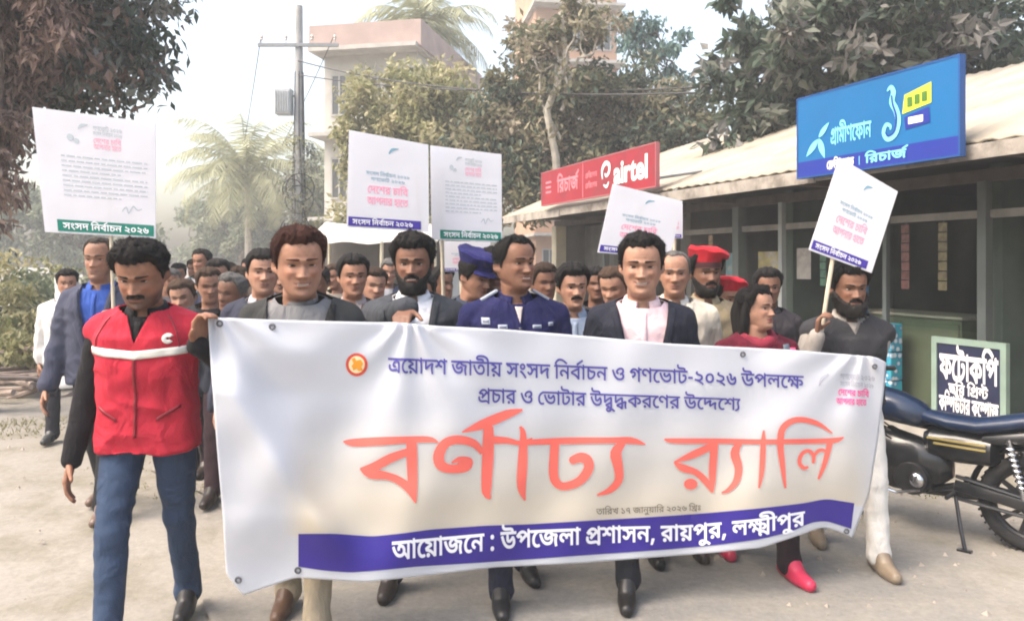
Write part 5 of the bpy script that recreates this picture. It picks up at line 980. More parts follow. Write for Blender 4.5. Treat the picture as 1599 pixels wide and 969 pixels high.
# ------------------------------------------------------------------ motorcycle (local: x forward to the front wheel, y to its left, z up)
def motorcycle():
    A, B = at(1612, 0, 4.22), at(1296, 0, 4.98); v = Vector((B.x - A.x, B.y - A.y, 0)); wb = 1.26; sc = v.length / wb
    root = empty('motorcycle', (A.x, A.y, 0), math.atan2(v.y, v.x), 'parked black motorcycle with a shiny blue seat beside the shop plinth', 'motorcycle'); root.scale = (sc, sc, sc)
    BLK = mat('moto_black', (.012, .013, .015), .3, .2, 10, coat=.4); RUB = mat('tyre_rubber', (.018, .018, .019), .85, .25, 20, .4, 90); CHR = mat('chrome', (.55, .56, .58), .18, .05, 10, metal=1.0)
    BLU = mat('moto_blue', srgb(18, 34, 58), .28, .1, 6, coat=.7); SEAT = mat('seat_vinyl', srgb(20, 36, 62), .32, .15, 10, .1, 60); ENG = mat('engine_alloy', (.05, .05, .052), .45, .2, 14, metal=.7); YEL = paint('stripe_yellow', srgb(150, 134, 82), .35)
    r = .30
    for x, nm in ((0, 0), (wb, 1)):
        w = empty('wheel', (x, 0, r)); w.parent = root
        mb = MB(); mb.torus((0, 0, 0), r - .048, .048, 'Y', 44, 12, .9)
        for k in range(44): a = 2 * math.pi * k / 44; mb.box((math.cos(a) * (r - .004), 0, math.sin(a) * (r - .004)), (.012, .07, .012), Matrix.Rotation(-a, 3, 'Y'))
        mb.build('tyre', RUB, w, True)
        mb = MB(); mb.torus((0, 0, 0), r - .090, .016, 'Y', 40, 8, 1.6)
        for k in range(10): a = 2 * math.pi * k / 10; mb.box((math.cos(a) * .12, 0, math.sin(a) * .12), (.20, .022, .026), Matrix.Rotation(-a, 3, 'Y'))
        mb.build('rim', mat('rim_black', (.03, .03, .032), .4, .1, 10, metal=.4), w, True)
        mb = MB(); mb.lathe([(.02, -.075), (.06, -.06), (.065, .05), (.03, .075)], axis='Y', seg=18); mb.build('hub', ENG, w, True)
        mb = MB(); mb.lathe([(.07, -.064), (.115, -.066), (.115, -.062), (.07, -.060)], axis='Y', seg=26, cap=False); mb.build('brake_disc', CHR, w, True)
        mb = MB(); R_ = []
        lo, hi = ((.1, 2.9) if nm == 0 else (.25, 2.6))
        for a in np.linspace(lo, hi, 16):
            c = Vector((math.cos(a) * (r + .03), 0, math.sin(a) * (r + .03))); o = Vector((math.cos(a), 0, math.sin(a)))
            R_.append([c + Vector((0, .058 * math.cos(q), 0)) + o * (.022 * math.sin(q) + .006) for q in np.linspace(0, math.pi, 7)] + [c + Vector((0, .052 * math.cos(q), 0)) + o * .016 * math.sin(q) for q in np.linspace(math.pi, 0, 7)])
        mb.rings(R_); o = mb.build('mudguard', BLK, root, True); o.location = (x, 0, r)
    # tank, seat, tail
    def loft(name, st, m, n=20, ex=2.4):
        mb = MB(); R_ = []
        for x, zc, hw, hh in st:
            R_.append([Vector((x, hw * math.copysign(abs(math.cos(a)) ** (2 / ex), math.cos(a)), zc + hh * math.copysign(abs(math.sin(a)) ** (2 / ex), math.sin(a)))) for a in np.linspace(0, 2 * math.pi, n, endpoint=False)])
        mb.rings(R_); return mb.build(name, m, root, True)
    loft('fuel_tank', [(.58, .76, .05, .05), (.64, .77, .11, .085), (.76, .80, .15, .105), (.90, .825, .165, .11), (1.02, .835, .14, .10), (1.10, .83, .06, .06)], BLU)
    loft('seat', [(-.30, .87, .05, .02), (-.27, .87, .10, .04), (-.10, .845, .12, .05), (.10, .79, .13, .052), (.28, .745, .135, .05), (.45, .745, .12, .05), (.60, .765, .09, .045), (.66, .775, .05, .03)], SEAT)
    loft('tail_cowl', [(-.42, .80, .03, .02), (-.36, .79, .08, .05), (-.15, .755, .11, .065), (.1, .70, .12, .06), (.25, .67, .11, .05)], BLK)
    loft('side_panel', [(.15, .60, .02, .05), (.20, .60, .125, .10), (.40, .60, .14, .11), (.56, .61, .13, .09), (.62, .61, .03, .05)], BLK)
    for z, L in ((.645, .34), (.615, .30)):
        mb = MB(); R_ = []
        for x in np.linspace(.22, .22 + L, 8): R_.append([Vector((x, .1485 + .002 * math.sin((x - .2) * 8), z + dz + .02 * (x - .22))) for dz in (-.006, .006)] + [Vector((x, .135, z + dz + .02 * (x - .22))) for dz in (.006, -.006)])
        mb.rings(R_); mb.build('stripe', YEL, root, True)
    mb = MB(); mb.tube([(1.07, 0, .86), (.98, 0, .60), (.88, 0, .36), (.60, 0, .28), (.40, 0, .34)], .022, 8); mb.tube([(1.05, 0, .80), (.70, 0, .70), (.40, 0, .68), (-.20, 0, .72)], .020, 8); mb.build('frame', BLK, root, True)
    for s in (-1, 1):
        mb = MB(); mb.tube([(0, s * .085, r), (.40, s * .09, .36)], [.022, .026], 8); mb.build('swingarm', BLK, root, True)
        mb = MB(); mb.tube([(.02, s * .10, r + .04), (.10, s * .12, .70)], .016, 8)
        for k in range(8): t = k / 8; mb.torus((.03 + .07 * t, s * (.102 + .016 * t), r + .12 + .26 * t), .026, .007, 'Z', 14, 6)
        mb.build('shock_absorber', CHR, root, True)
        mb = MB(); mb.tube([(wb, s * .075, r), (wb - .10, s * .075, .62), (wb - .19, s * .072, .95)], [.024, .020, .018], 10); mb.build('fork', CHR, root, True)
        mb = MB(); mb.tube([(wb - .20, s * .02, .97), (wb - .21, s * .14, 1.03), (wb - .30, s * .34, 1.02)], .012, 8); hb = mb.build('handlebar', BLK, root, True)
        mb = MB(); mb.tube([(wb - .275, s * .26, 1.024), (wb - .315, s * .375, 1.018)], .018, 10); mb.build('grip', RUB, hb, True)
        mb = MB(); mb.tube([(wb - .25, s * .2, 1.03), (wb - .23, s * .27, 1.16)], .006, 6); mb.ball((wb - .22, s * .29, 1.19), (.018, .06, .04), 14, 8); mb.build('mirror', BLK, root, True)
        mb = MB(); mb.ball((wb - .06, s * .15, .86), (.045, .03, .03), 12, 8); mb.build('indicator', paint('amber', (.55, .22, .05), .2), root, True)
        mb = MB(); mb.ball((-.32, s * .15, .66), (.045, .03, .03), 12, 8); mb.build('indicator', paint('amber', (.55, .22, .05), .2), root, True)
        mb = MB(); mb.tube([(.42, s * .08, .30), (.42, s * .22, .30)], .013, 8); mb.build('footrest', RUB, root, True)
    loft('engine_cowl', [(.44, .44, .03, .06), (.50, .45, .10, .12), (.66, .47, .125, .15), (.84, .50, .12, .16), (.98, .52, .08, .12), (1.04, .54, .03, .05)], BLK)
    mb = MB(); mb.lathe([(.02, .115), (.05, .128), (.085, .128), (.095, .115), (.10, .10)], (.68, .01, .36), 'Y', 22)
    for k in range(3): mb.torus((.68, .128, .36), .03 + .022 * k, .006, 'Y', 22, 6)
    mb.build('clutch_cover', ENG, root, True)
    mb = MB(); mb.tube([(.60, .15, .30), (.74, .16, .26), (.80, .19, .28)], .010, 6); mb.build('gear_lever', CHR, root, True)
    for y in (.05, -.05): mb = MB(); mb.tube([(1.04, y, 1.0), (1.10, y * 1.6, .86), (.98, y * 2, .70), (.80, y * 2, .60)], .006, 6); mb.build('control_cable', BLK, root, True)
    # engine with fins, exhaust
    mb = MB(); mb.box((.70, 0, .36), (.30, .22, .20), bev=.05); mb.lathe([(.10, -.14), (.11, -.12), (.11, .12), (.10, .14)], (.66, 0, .36), 'Y', 22)
    for k in range(7): mb.box((.80 + .012 * k, 0, .47 + .026 * k), (.16, .17, .010), Matrix.Rotation(R(-25), 3, 'Y'))
    mb.box((.85, 0, .56), (.10, .12, .20), Matrix.Rotation(R(-25), 3, 'Y'), .02); mb.build('engine', ENG, root, True)
    mb = MB(); mb.tube([(.92, -.06, .52), (1.0, -.10, .44), (.94, -.14, .26), (.70, -.16, .22), (.35, -.16, .25), (.10, -.17, .30)], [.022, .022, .022, .022, .03, .04], 10); mb.tube([(.16, -.17, .29), (-.34, -.19, .38)], [.05, .055], 14); mb.build('exhaust', mat('exhaust_dark', (.07, .07, .072), .35, .1, 8, metal=.8), root, True)
    mb = MB(); mb.ball((.62, .15, .36), (.05, .03, .05), 16, 10); mb.build('chrome_cover', CHR, root, True)
    mb = MB(); mb.ball((wb - .02, 0, .86), (.075, .09, .09), 18, 12); hl = mb.build('headlight', BLK, root, True); mb = MB(); mb.lathe([(.075, .0), (.07, .02), (.01, .03)], (wb + .03, 0, .86), 'X', 20); mb.build('lens', CHR, hl, True)
    mb = MB(); mb.box((-.43, 0, .73), (.05, .14, .07), bev=.02); mb.build('tail_light', paint('tail_red', (.45, .03, .03), .2), root)
    mb = MB(); mb.add([(-.46, -.07, .66), (-.46, .07, .66), (-.52, .07, .40), (-.52, -.07, .40), (-.455, -.07, .66), (-.455, .07, .66), (-.515, .07, .40), (-.515, -.07, .40)], [(0, 1, 2, 3), (7, 6, 5, 4), (0, 3, 7, 4), (1, 5, 6, 2), (0, 4, 5, 1), (3, 2, 6, 7)]); mb.build('mudflap', mat('mudflap_grey', (.20, .22, .22), .5, .1, 8), root)
    mb = MB(); mb.tube([(-.34, -.10, .86), (-.42, -.10, .90), (-.44, 0, .905), (-.42, .10, .90), (-.34, .10, .86)], .012, 8); mb.build('grab_rail', CHR, root, True)
    mb = MB(); mb.tube([(.40, .10, .28), (.34, .22, .13), (.30, .27, .01)], .012, 8); mb.box((.30, .28, .012), (.08, .04, .014)); mb.build('side_stand', BLK, root, True)
    mb = MB(); mb.tube([(0, .10, r + .05), (.40, .10, .42)], .012, 6); mb.tube([(0, .10, r - .06), (.40, .10, .28)], .012, 6); mb.box((.2, .105, .335), (.42, .02, .07), Matrix.Rotation(R(-8), 3, 'Y'), .01); mb.build('chain_guard', BLK, root, True)
    return root
motorcycle()
# ------------------------------------------------------------------ people
def skin_mat(): return mat('skin', attr='tint', rough=.55, var=.10, vscale=30, bump=.2, bscale=160, spec=.35)
EYE_W = lambda: paint('eye_white', (.34, .30, .27), .3); IRIS = lambda: paint('iris', (.012, .008, .006), .15)
TEETH = lambda: paint('teeth', (.75, .72, .64), .25)

# head tables (head height 1 = chin to crown .235 m): t -> half width, front, back
HT = np.array([
    # t      w      f      b      drop at the back
    (-.34, .064, .052, .066, -.02), (-.24, .058, .046, .064, .00), (-.14, .0545, .042, .064, .03), (-.05, .0535, .044, .066, .05),
    (-.012, .052, .062, .069, .055), (.012, .050, .079, .071, .058), (.05, .0525, .0885, .073, .055), (.12, .0575, .0915, .077, .045), (.2, .0625, .0905, .081, .03),
    (.3, .0675, .0905, .086, .015), (.4, .0705, .091, .091, .0), (.5, .0725, .0895, .095, 0), (.6, .0745, .0945, .098, 0), (.7, .0750, .0935, .0985, 0),
    (.8, .0715, .086, .0925, 0), (.88, .061, .0705, .078, 0), (.94, .0465, .051, .058, 0), (.98, .027, .029, .033, 0), (1.0, .004, .004, .005, 0)])
_HH = .235
def _interp(t):
    x = HT[:, 0]; out = []
    tt = np.clip(t, x[0], x[-1])
    i = np.clip(np.searchsorted(x, tt) - 1, 0, len(x) - 2)
    h = (x[i + 1] - x[i]); u = (tt - x[i]) / h
    for k in range(1, 5):
        y = HT[:, k]; m = np.gradient(y, x)
        m[1:-1] = np.where((y[1:-1] - y[:-2]) * (y[2:] - y[1:-1]) <= 0, 0, m[1:-1])
        out.append((2 * u**3 - 3 * u**2 + 1) * y[i] + (u**3 - 2 * u**2 + u) * h * m[i] + (-2 * u**3 + 3 * u**2) * y[i + 1] + (u**3 - u**2) * h * m[i + 1])
    return out
def head_surface(a, t, ft):
    """a: angle round the head (0 = face), t: height -> points (N,3), unit scale. ft: face features"""
    w, f, b, drop = _interp(t)
    jaw = ft.get('jaw', 1.0); w = w * (1 + (jaw - 1) * np.clip(1 - np.abs(t - .15) / .35, 0, 1)) * ft.get('wide', 1.0)
    ca, sa = np.cos(a), np.sin(a)
    e = 2 / 2.2
    x = w * np.sign(sa) * np.abs(sa) ** e
    y = np.where(ca > 0, -f * np.abs(ca) ** e, b * np.abs(ca) ** (2 / 2.1))
    z = t * _HH + drop * (1 - ca) / 2 * np.clip(1.5 - np.abs(t) * 0, 0, 1)
    fr = np.clip(ca, 0, 1) ** .5
    G = lambda cx, cz, sx, sz: np.exp(-((x - cx) / sx) ** 2 - ((z - cz * _HH) / sz) ** 2)
    G2 = lambda cx, cz, sx, sz: G(cx, cz, sx, sz) + G(-cx, cz, sx, sz)
    sm = ft.get('smile', 0.0)
    d = np.zeros_like(x)
    zt = z / _HH
    bridge = np.clip((zt - .33) / .2, 0, 1); inn = (zt > .315) & (zt < .62)
    d += .0245 * np.exp(-(x / (.0105 + .004 * (1 - bridge))) ** 2) * np.where(zt < .345, np.exp(-((zt - .345) / .022) ** 2), np.clip(1 - (zt - .345) / .22, .0, 1) ** .9) * ft.get('nose', 1.0)
    d += .011 * G2(.0135, .342, .0075, .0075)
    d += -.0108 * G2(.031, .505, .018, .0125) + .0055 * G2(.024, .575, .022, .009) + .003 * G(0, .575, .02, .01)
    d += (.005 + .006 * sm) * G2(.043, .405, .019, .02)
    d += -.003 * G2(.036, .3, .012, .02) * (1 + sm)
    zl = .222 + .022 * sm * (x / .026) ** 2
    d += -.0030 * np.exp(-((np.abs(x) - (.018 + .045 * np.clip(.335 - zt, 0, .14) * (1 + sm))) / .0045) ** 2) * np.clip((.345 - zt) / .03, 0, 1) * np.clip((zt - .19) / .03, 0, 1) * (.25 + .25 * sm + .5 * ft.get('age', 0))
    d += .0016 * G2(.031, .452, .014, .005) - .0016 * G2(.032, .436, .016, .004) + .0012 * ft.get('age', .3) * np.sin(zt * 150) * np.exp(-((zt - .70) / .06) ** 2) * np.exp(-(x / .035) ** 4)
    lip = lambda dz, s: np.exp(-((zt - (zl + dz)) / s) ** 2) * np.exp(-(x / (.021 + .006 * sm)) ** 4)
    d += .0055 * lip(.024, .014) + .007 * lip(-.026, .018) - .005 * lip(0.0, .009) - .004 * G(0, .145, .025, .007)
    d += .0055 * G(0, .07, .018, .013) - .002 * G(0, .285, .004, .008)
    y = y - d * fr
    # ears
    aa = np.abs(np.arctan2(np.sin(a), np.cos(a)))
    ear = np.exp(-((aa - 1.80) / .13) ** 2) * np.exp(-((zt - .455) / .105) ** 4)
    earin = np.exp(-((aa - 1.72) / .07) ** 2) * np.exp(-((zt - .46) / .06) ** 2)
    x = x + np.sign(np.sin(a)) * (.021 * ear - .010 * earin); y = y + .008 * ear
    return np.stack([x, y, z], -1)
def head_pose(P, ft):
    """turn the head on the neck: full above the jaw, fading to none at the neck's base"""
    k = ft['k']; P = P * k
    wgt = np.clip((P[:, 2] / (k * _HH) + .30) / .32, 0, 1); wgt = wgt * wgt * (3 - 2 * wgt)
    yaw, pit, rol = ft.get('yaw', 0) * wgt, ft.get('pitch', 0) * wgt, ft.get('roll', 0) * wgt
    x, y, z = P[:, 0], P[:, 1], P[:, 2] + .02
    x, z = x * np.cos(rol) + z * np.sin(rol), -x * np.sin(rol) + z * np.cos(rol)
    y, z = y * np.cos(pit) + z * np.sin(pit), -y * np.sin(pit) + z * np.cos(pit)      # + pitch: chin up
    x, y = x * np.cos(yaw) - y * np.sin(yaw), x * np.sin(yaw) + y * np.cos(yaw)      # + yaw: face to +x
    return np.stack([x, y, z - .02], -1) + np.array(ft['pos'])
def head_grid(ft, na, nt, t0=-.30):
    # denser across the face
    u = np.linspace(0, 1, na, endpoint=False) * 2 * np.pi
    a = u - .35 * np.sin(u)
    s = np.linspace(0, 1, nt); t = t0 + (1 - t0) * (s + .06 * np.sin(2 * np.pi * s) * 0)
    t = np.minimum(t, .9985); t[-6:] = 1 - (1 - t[-6]) * np.linspace(1, .05, 6) ** 1.8
    A, T = np.meshgrid(a, t); P = head_surface(A.ravel(), T.ravel(), ft)
    return P, head_pose(P, ft), A.ravel(), T.ravel()
def skin_tint(P, base, ft, ang_=None, T=None):
    """P: unit head points. skin colour: lips, cheeks, shaven beard area; darker mouth line and eye hollows"""
    c = np.tile(np.array(base), (len(P), 1)); zt = P[:, 2] / _HH; x = P[:, 0]; front = P[:, 1] < -.03
    sm = ft.get('smile', 0)
    zl = .222 + .022 * sm * (x / .026) ** 2
    lips = np.exp(-((zt - zl) / .042) ** 4) * np.exp(-(x / (.023 + .006 * sm)) ** 4) * front
    c = c * (1 - lips[:, None] * .75) + np.array(ft.get('lip', (.20, .07, .055))) * lips[:, None] * .75
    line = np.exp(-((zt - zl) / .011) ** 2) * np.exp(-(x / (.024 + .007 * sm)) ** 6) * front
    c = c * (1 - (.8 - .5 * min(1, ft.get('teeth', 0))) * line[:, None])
    c = c * (1 + .10 * nz(P, 16, 3) + .06 * nz(P, 45, 1))[:, None]
    if ang_ is not None and ft.get('scalp'):
        h = np.clip((T - ft['scalp'](ang_) + .035 + .02 * nz(P, 50, 9)) / .07, 0, 1)[:, None] * .85
        c = c * (1 - h) + np.array(ft['haircol']) * 1.3 * h
    st = ft.get('stubble', 0) * np.clip((.30 - zt) / .08, 0, 1) * np.clip((zt + .05) / .05, 0, 1) * (1 - lips) * (P[:, 1] < .02)
    c = c * (1 - .6 * st[:, None]) + np.array((.02, .018, .018)) * .6 * st[:, None]
    ck = np.exp(-((np.abs(x) - .042) / .02) ** 2 - ((zt - .39) / .09) ** 2) * front
    c = c * (1 + np.array((.14, .02, .02)) * ck[:, None])
    if ft.get('far'):
        e = np.exp(-((np.abs(x) - .031) / .014) ** 4 - ((zt - .505) / .020) ** 2) * front; c = c * (1 - .85 * e[:, None])
        e = np.exp(-((np.abs(x) - .031) / .019) ** 4 - ((zt - .585) / .018) ** 2) * front; c = c * (1 - .85 * e[:, None])
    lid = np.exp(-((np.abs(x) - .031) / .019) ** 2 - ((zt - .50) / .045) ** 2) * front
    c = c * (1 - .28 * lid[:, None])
    return c
def head_patch(name, ft, maskf, thickf, m, parent, na=200, nt=150, tr=(-.2, .999), jit=.0, seed=0, arange=None, smooth=True):
    """a shell of hair (brow, beard, cap of hair) lying on the head where maskf(a,t,P) > 0"""
    lo, hi = arange or (-math.pi, math.pi)
    a = np.linspace(lo, hi, na); t = np.linspace(tr[0], tr[1], nt)
    A, T = np.meshgrid(a, t); P = head_surface(A.ravel(), T.ravel(), ft)
    M = maskf(A.ravel(), T.ravel(), P)
    e = .004
    du = head_surface(A.ravel() + e, T.ravel(), ft) - head_surface(A.ravel() - e, T.ravel(), ft)
    dv = head_surface(A.ravel(), np.minimum(T.ravel() + e, .9995), ft) - head_surface(A.ravel(), T.ravel() - e, ft)
    Nn = np.cross(du, dv); Nn /= np.linalg.norm(Nn, axis=1)[:, None] + 1e-9
    ok = np.einsum('ij,ij->i', Nn, P - np.array([0, 0, .12])) < 0; Nn[ok] *= -1
    th = thickf(A.ravel(), T.ravel(), P) * np.clip(M * 1.0, 0, 1)
    if jit: th = th * (1 + jit * nz(P, 22, seed))
    O = P + Nn * (th + .0008)[:, None]
    keep = (M > 0).reshape(nt, na)
    W = head_pose(O, ft); I = head_pose(P - Nn * .002, ft)
    idx = -np.ones(nt * na, int); Fc = []
    K = keep[:-1, :-1] & keep[1:, :-1] & keep[:-1, 1:] & keep[1:, 1:]
    ii, jj = np.nonzero(K); q = np.stack([ii * na + jj, ii * na + jj + 1, (ii + 1) * na + jj + 1, (ii + 1) * na + jj], 1)
    if not len(q): return None, None
    us = np.unique(q); idx[us] = np.arange(len(us)); q2 = idx[q]
    # close the rim down to the skin
    from collections import Counter
    ed = np.concatenate([q2[:, [0, 1]], q2[:, [1, 2]], q2[:, [2, 3]], q2[:, [3, 0]]]); se = np.sort(ed, 1)
    cnt = Counter(map(tuple, se)); rim = [e_ for e_, s_ in zip(map(tuple, ed), map(tuple, se)) if cnt[s_] == 1]
    n = len(us); V = np.concatenate([W[us], I[us]])
    Fc = [tuple(f) for f in q2] + [(b, a_, a_ + n, b + n) for a_, b in rim]
    me = mesh_np(name, V, Fc)
    o = link(name, me, m, parent, smooth)
    return o, (W[us], (head_pose(P + Nn, ft) - head_pose(P, ft))[us])
def strands(name, roots, nrm, n, length, width, down, m, parent, seed=0, spread=.5):
    g = np.random.default_rng(seed); i = g.integers(0, len(roots), n); p = roots[i]; d = nrm[i]; d = d / (np.linalg.norm(d, axis=1)[:, None] + 1e-9)
    dirv = d * .32 + np.array(down) + g.normal(size=(n, 3)) * spread * .5; dirv /= np.linalg.norm(dirv, axis=1)[:, None]
    L = length * g.uniform(.5, 1.2, (n, 1)); s = np.cross(dirv, g.normal(size=(n, 3))); s /= np.linalg.norm(s, axis=1)[:, None] + 1e-9
    tip = p + dirv * L; w = s * width; u = np.cross(dirv, s) * width
    V = np.stack([p - w, p + w, tip, p + w, p + u * 1.2, tip, p + u * 1.2, p - w, tip], 1).reshape(-1, 3)
    return V
def ang(a): return np.abs(np.arctan2(np.sin(a), np.cos(a)))

def hand(mb, wrist, d, n, sgn, curl=.35, k=1.0, fat=1.0, thumb=.5):
    d = Vector(d).normalized(); n = Vector(n); n = (n - d * n.dot(d)).normalized()
    lat = d.cross(n) * (-sgn)                       # towards the thumb
    w = Vector(wrist); r = .0135 * k * fat
    for u in (-.030, -.010, .010, .029):
        mb.capsule(w + lat * u * .55 * k, w + d * .088 * k + lat * u * k, r * 1.05, r * .95, 8)
    for u, L in ((.030, .070), (.010, .079), (-.010, .074), (-.029, .058)):
        p = w + d * .088 * k + lat * u * k; q = d.copy(); rr = .0098 * k * fat
        for s, (fr, c) in enumerate(((.45, .7), (.32, 1.1), (.23, .8))):
            axis = q.cross(n).normalized() if abs(q.dot(n)) < .999 else lat
            q = (Quaternion(d.cross(n), curl * c) @ q).normalized()
            e = p + q * L * fr * 1.1 * k; mb.capsule(p, e, rr, rr * .9, 8); p = e; rr *= .92
    p = w + d * .028 * k + lat * .026 * k; q = (d * .62 + lat * .75 + n * thumb * .8).normalized()
    e = p + q * .042 * k; mb.capsule(p, e, .0135 * k * fat, .0115 * k * fat, 8)
    q = (q + d * .5 + n * thumb * .5).normalized(); mb.capsule(e, e + q * .034 * k, .0112 * k * fat, .0092 * k * fat, 8)

def ik(a, c, la, lb, pole):
    a, c = Vector(a), Vector(c); v = c - a; L = min(max(v.length, abs(la - lb) + .01), la + lb - .004); u = v.normalized()
    c = a + u * L
    x = (la * la - lb * lb + L * L) / (2 * L); h = math.sqrt(max(la * la - x * x, 0))
    p = Vector(pole); p = (p - u * p.dot(u)).normalized()
    return a + u * x + p * h, c

def torso_rings(mb, z0, zs, hipz, inf, W, D, belly, leanf, low=1.0, shoulders=True):
    """stack of ellipses from z0 (hem) up to the neck's base"""
    S = zs - hipz
    prof = [(hipz - .10, .168 * low, .118), (hipz, .165 * low, .116), (hipz + .10 * S / .5, .152, .112 + belly * .8), (hipz + .22 * S / .5, .152, .113 + belly), (hipz + .34 * S / .5, .163, .118 + belly * .5),
            (hipz + .43 * S / .5, .168, .115), (zs - .04, .156, .102), (zs + .0, .128, .088), (zs + .03, .088, .074), (zs + .06, .060, .058), (zs + .075, .054, .054)]
    zz = [p[0] for p in prof]
    R_ = []
    zl = sorted(set([z0] + [z for z in zz if z > z0 + .01] + list(np.arange(z0, zs - .02, .05))))
    for z in zl:
        w = np.interp(z, zz, [p[1] for p in prof]) * W + inf; d = np.interp(z, zz, [p[2] for p in prof]) * D + inf
        ring = []
        for k in range(28):
            a = 2 * math.pi * k / 28; ca, sa = math.cos(a), math.sin(a); e = 2 / 2.5
            ring.append(Vector((w * math.copysign(abs(sa) ** e, sa), -d * math.copysign(abs(ca) ** e, ca) * (1.0 if ca > 0 else .95) + leanf(z), z)))
        R_.append(ring)
    mb.rings(R_)

class Person: pass
def person(label, px, Y, top, hs=.265, yaw=0.0, skin=(.27, .135, .085), group=None, W=1.0, D=1.0, belly=.0, lean=.02, face=None, res='near',
           top_kind='shirt', top_col=(.1, .1, .12), sleeve=None, inner=None, v=(.0, .05), trousers=(.03, .03, .035), shoe=(.03, .022, .018), stride=.30, lead=1,
           arms=None, hair=(.010, .009, .009), hairstyle='short', beard=None, moustache=False, hem=None, headz=None, off=(0, 0), shz=0.0, sleeve_len=1.0, long_hem=None):
    face = dict(face or {}); arms = arms or {}
    base = at(px, top, Y); H = base.z - .008
    near = res == 'near'; mid = res == 'mid'
    root = empty('person', (base.x, Y, 0), yaw, label, 'person', group)
    Mi = (Matrix.Translation(root.location) @ Matrix.Rotation(yaw, 4, 'Z')).inverted()
    loc = lambda p: Mi @ Vector(p)
    k = hs / .262                                        # head scale (hair adds to .235)
    chin = H - hs * .97
    zs = chin - .072 * (.5 + .5 * k) + shz
    hipz = .505 * H
    leanf = lambda z: -lean * max(0.0, (z - hipz) / (zs - hipz)) + .01
    ny = leanf(zs + .06)
    rs = np.random.default_rng(int(px * 7 + top)); 
    for key, lo, hi in (('nose', .85, 1.2), ('jaw', .94, 1.08), ('wide', .98, 1.07), ('vol', .014, .022), ('hairline', .78, .83), ('quiff', .1, .6), ('age', .1, .9), ('smile', 0, .25)): 
        q = rs.uniform(lo, hi); face.setdefault(key, q)
    ft = dict(face); ft.update(far=res == 'far', k=k, pos=(off[0], ny - .012 + off[1], chin))
    hl = ft.get('hairline', .80); vol = ft.get('vol', .016)
    def line(a):
        x = ang(a)
        return np.interp(x, [0, .45, .75, .95, 1.15, 1.35, 1.50, 1.62, 1.95, 2.3, 3.2], [hl, hl + .015, hl + .03, hl - .03, .66, .56, .40, .50, .52, .24, .16])
    sw = .168 * W
    # ---------------- joints
    shl = {s: Vector((s * sw, leanf(zs) + .006, zs - .040)) for s in (-1, 1)}
    la, lb = .172 * H, .150 * H
    hips = {s: Vector((s * .088 * W, .012, hipz + .01)) for s in (-1, 1)}
    tl, sl = .235 * H, .232 * H
    legs = {}
    for s in (-1, 1):
        f = 1 if s == lead else -1
        ank = Vector((s * .085, -f * stride / 2 + .02, .07 if f > 0 else .095))
        kn, ank = ik(hips[s], ank, tl, sl, (s * .08, -1, 0))
        legs[s] = (kn, ank, f)
    ar = {}
    for s in (-1, 1):
        a = dict(arms.get(s, {}))
        if 'wrist' in a:
            wr = loc(a['wrist']); pole = a.get('pole', (s * .6, .5, -.8))
        else:
            sg = a.get('swing', (.10 if s != lead else -.08))
            wr = shl[s] + Vector((s * a.get('out', .06), -sg - .02, -(la + lb) * .975)); pole = (s * .35, 1, 0)
        el, wr = ik(shl[s], wr, la, lb, pole)
        hd = Vector(a['dir']) if 'dir' in a else (wr - el).normalized() + Vector((0, -.12, -.25))
        if 'dir' in a: hd = Mi.to_3x3() @ hd
        hn = Mi.to_3x3() @ Vector(a['palm']) if 'palm' in a else Vector((-s * 1.0, .25, 0))
        ar[s] = (el, wr, hd, hn, a.get('curl', .38), a.get('thumb', .45))
    # ---------------- the body, one skin
    vox = .0065 if near else .009 if mid else .013
    b = MB()
    torso_rings(b, hipz - .06, zs, hipz, -.014, W, D, belly, leanf)
    b.capsule((0, ny * .9, zs - .02), (0, ny - .004, chin - .02), .060, .056 * k, 14)
    for s in (-1, 1):
        el, wr, hd, hn, cu, th = ar[s]
        b.capsule((s * .03, ny, zs + .030), shl[s], .05, .044); b.capsule(shl[s], el, .047, .038); b.capsule(el, wr, .037, .026)
        hand(b, wr, hd, hn, s, cu, H / 1.68 * 1.06, 1.0 if near else 1.1 if mid else 1.35, th)
        kn, ank, f = legs[s]
        b.capsule(hips[s], kn, .074, .050); b.capsule(kn, ank, .050, .032)
        toe = Vector((ank.x + s * .018, ank.y - .12, .030)); b.capsule(ank + Vector((0, 0, -.030)), toe, .024, .016); b.capsule(ank + Vector((0, .02, -.03)), ank, .024, .03)
    bme = remesh(b, vox, 3 if near else 2)
    bm = bmesh.new(); bm.from_mesh(bme); bpy.data.meshes.remove(bme)
    zc = chin - .235 * k * .235
    zone = [f for f in bm.faces if (f.calc_center_median() - Vector((0, ny, zc))).to_2d().length < .11 and f.calc_center_median().z > zc - .05]
    ge = set(zone); [ge.update(f.edges) for f in zone]; [ge.update(f.verts) for f in zone]
    bmesh.ops.bisect_plane(bm, geom=list(ge), plane_co=(0, 0, zc), plane_no=(0, 0, 1))
    kill = [f for f in bm.faces if f.calc_center_median().z > zc and (f.calc_center_median() - Vector((0, ny, zc))).to_2d().length < .115 and f.calc_center_median().z < chin + .1]
    bmesh.ops.delete(bm, geom=kill, context='FACES')
    la_ = [e for e in bm.edges if len(e.link_faces) == 1 and abs(e.verts[0].co.z - zc) < .004 and (e.verts[0].co - Vector((0, ny, zc))).to_2d().length < .13]
    nb = len(bm.verts)
    na, nt = (104, 92) if near else (64, 56) if mid else (44, 40)
    U, P, A, T = head_grid(ft, na, nt, -.235)
    hv = [bm.verts.new(p) for p in P]
    for i in range(nt - 1):
        for j in range(na):
            bm.faces.new((hv[i * na + j], hv[i * na + (j + 1) % na], hv[(i + 1) * na + (j + 1) % na], hv[(i + 1) * na + j]))
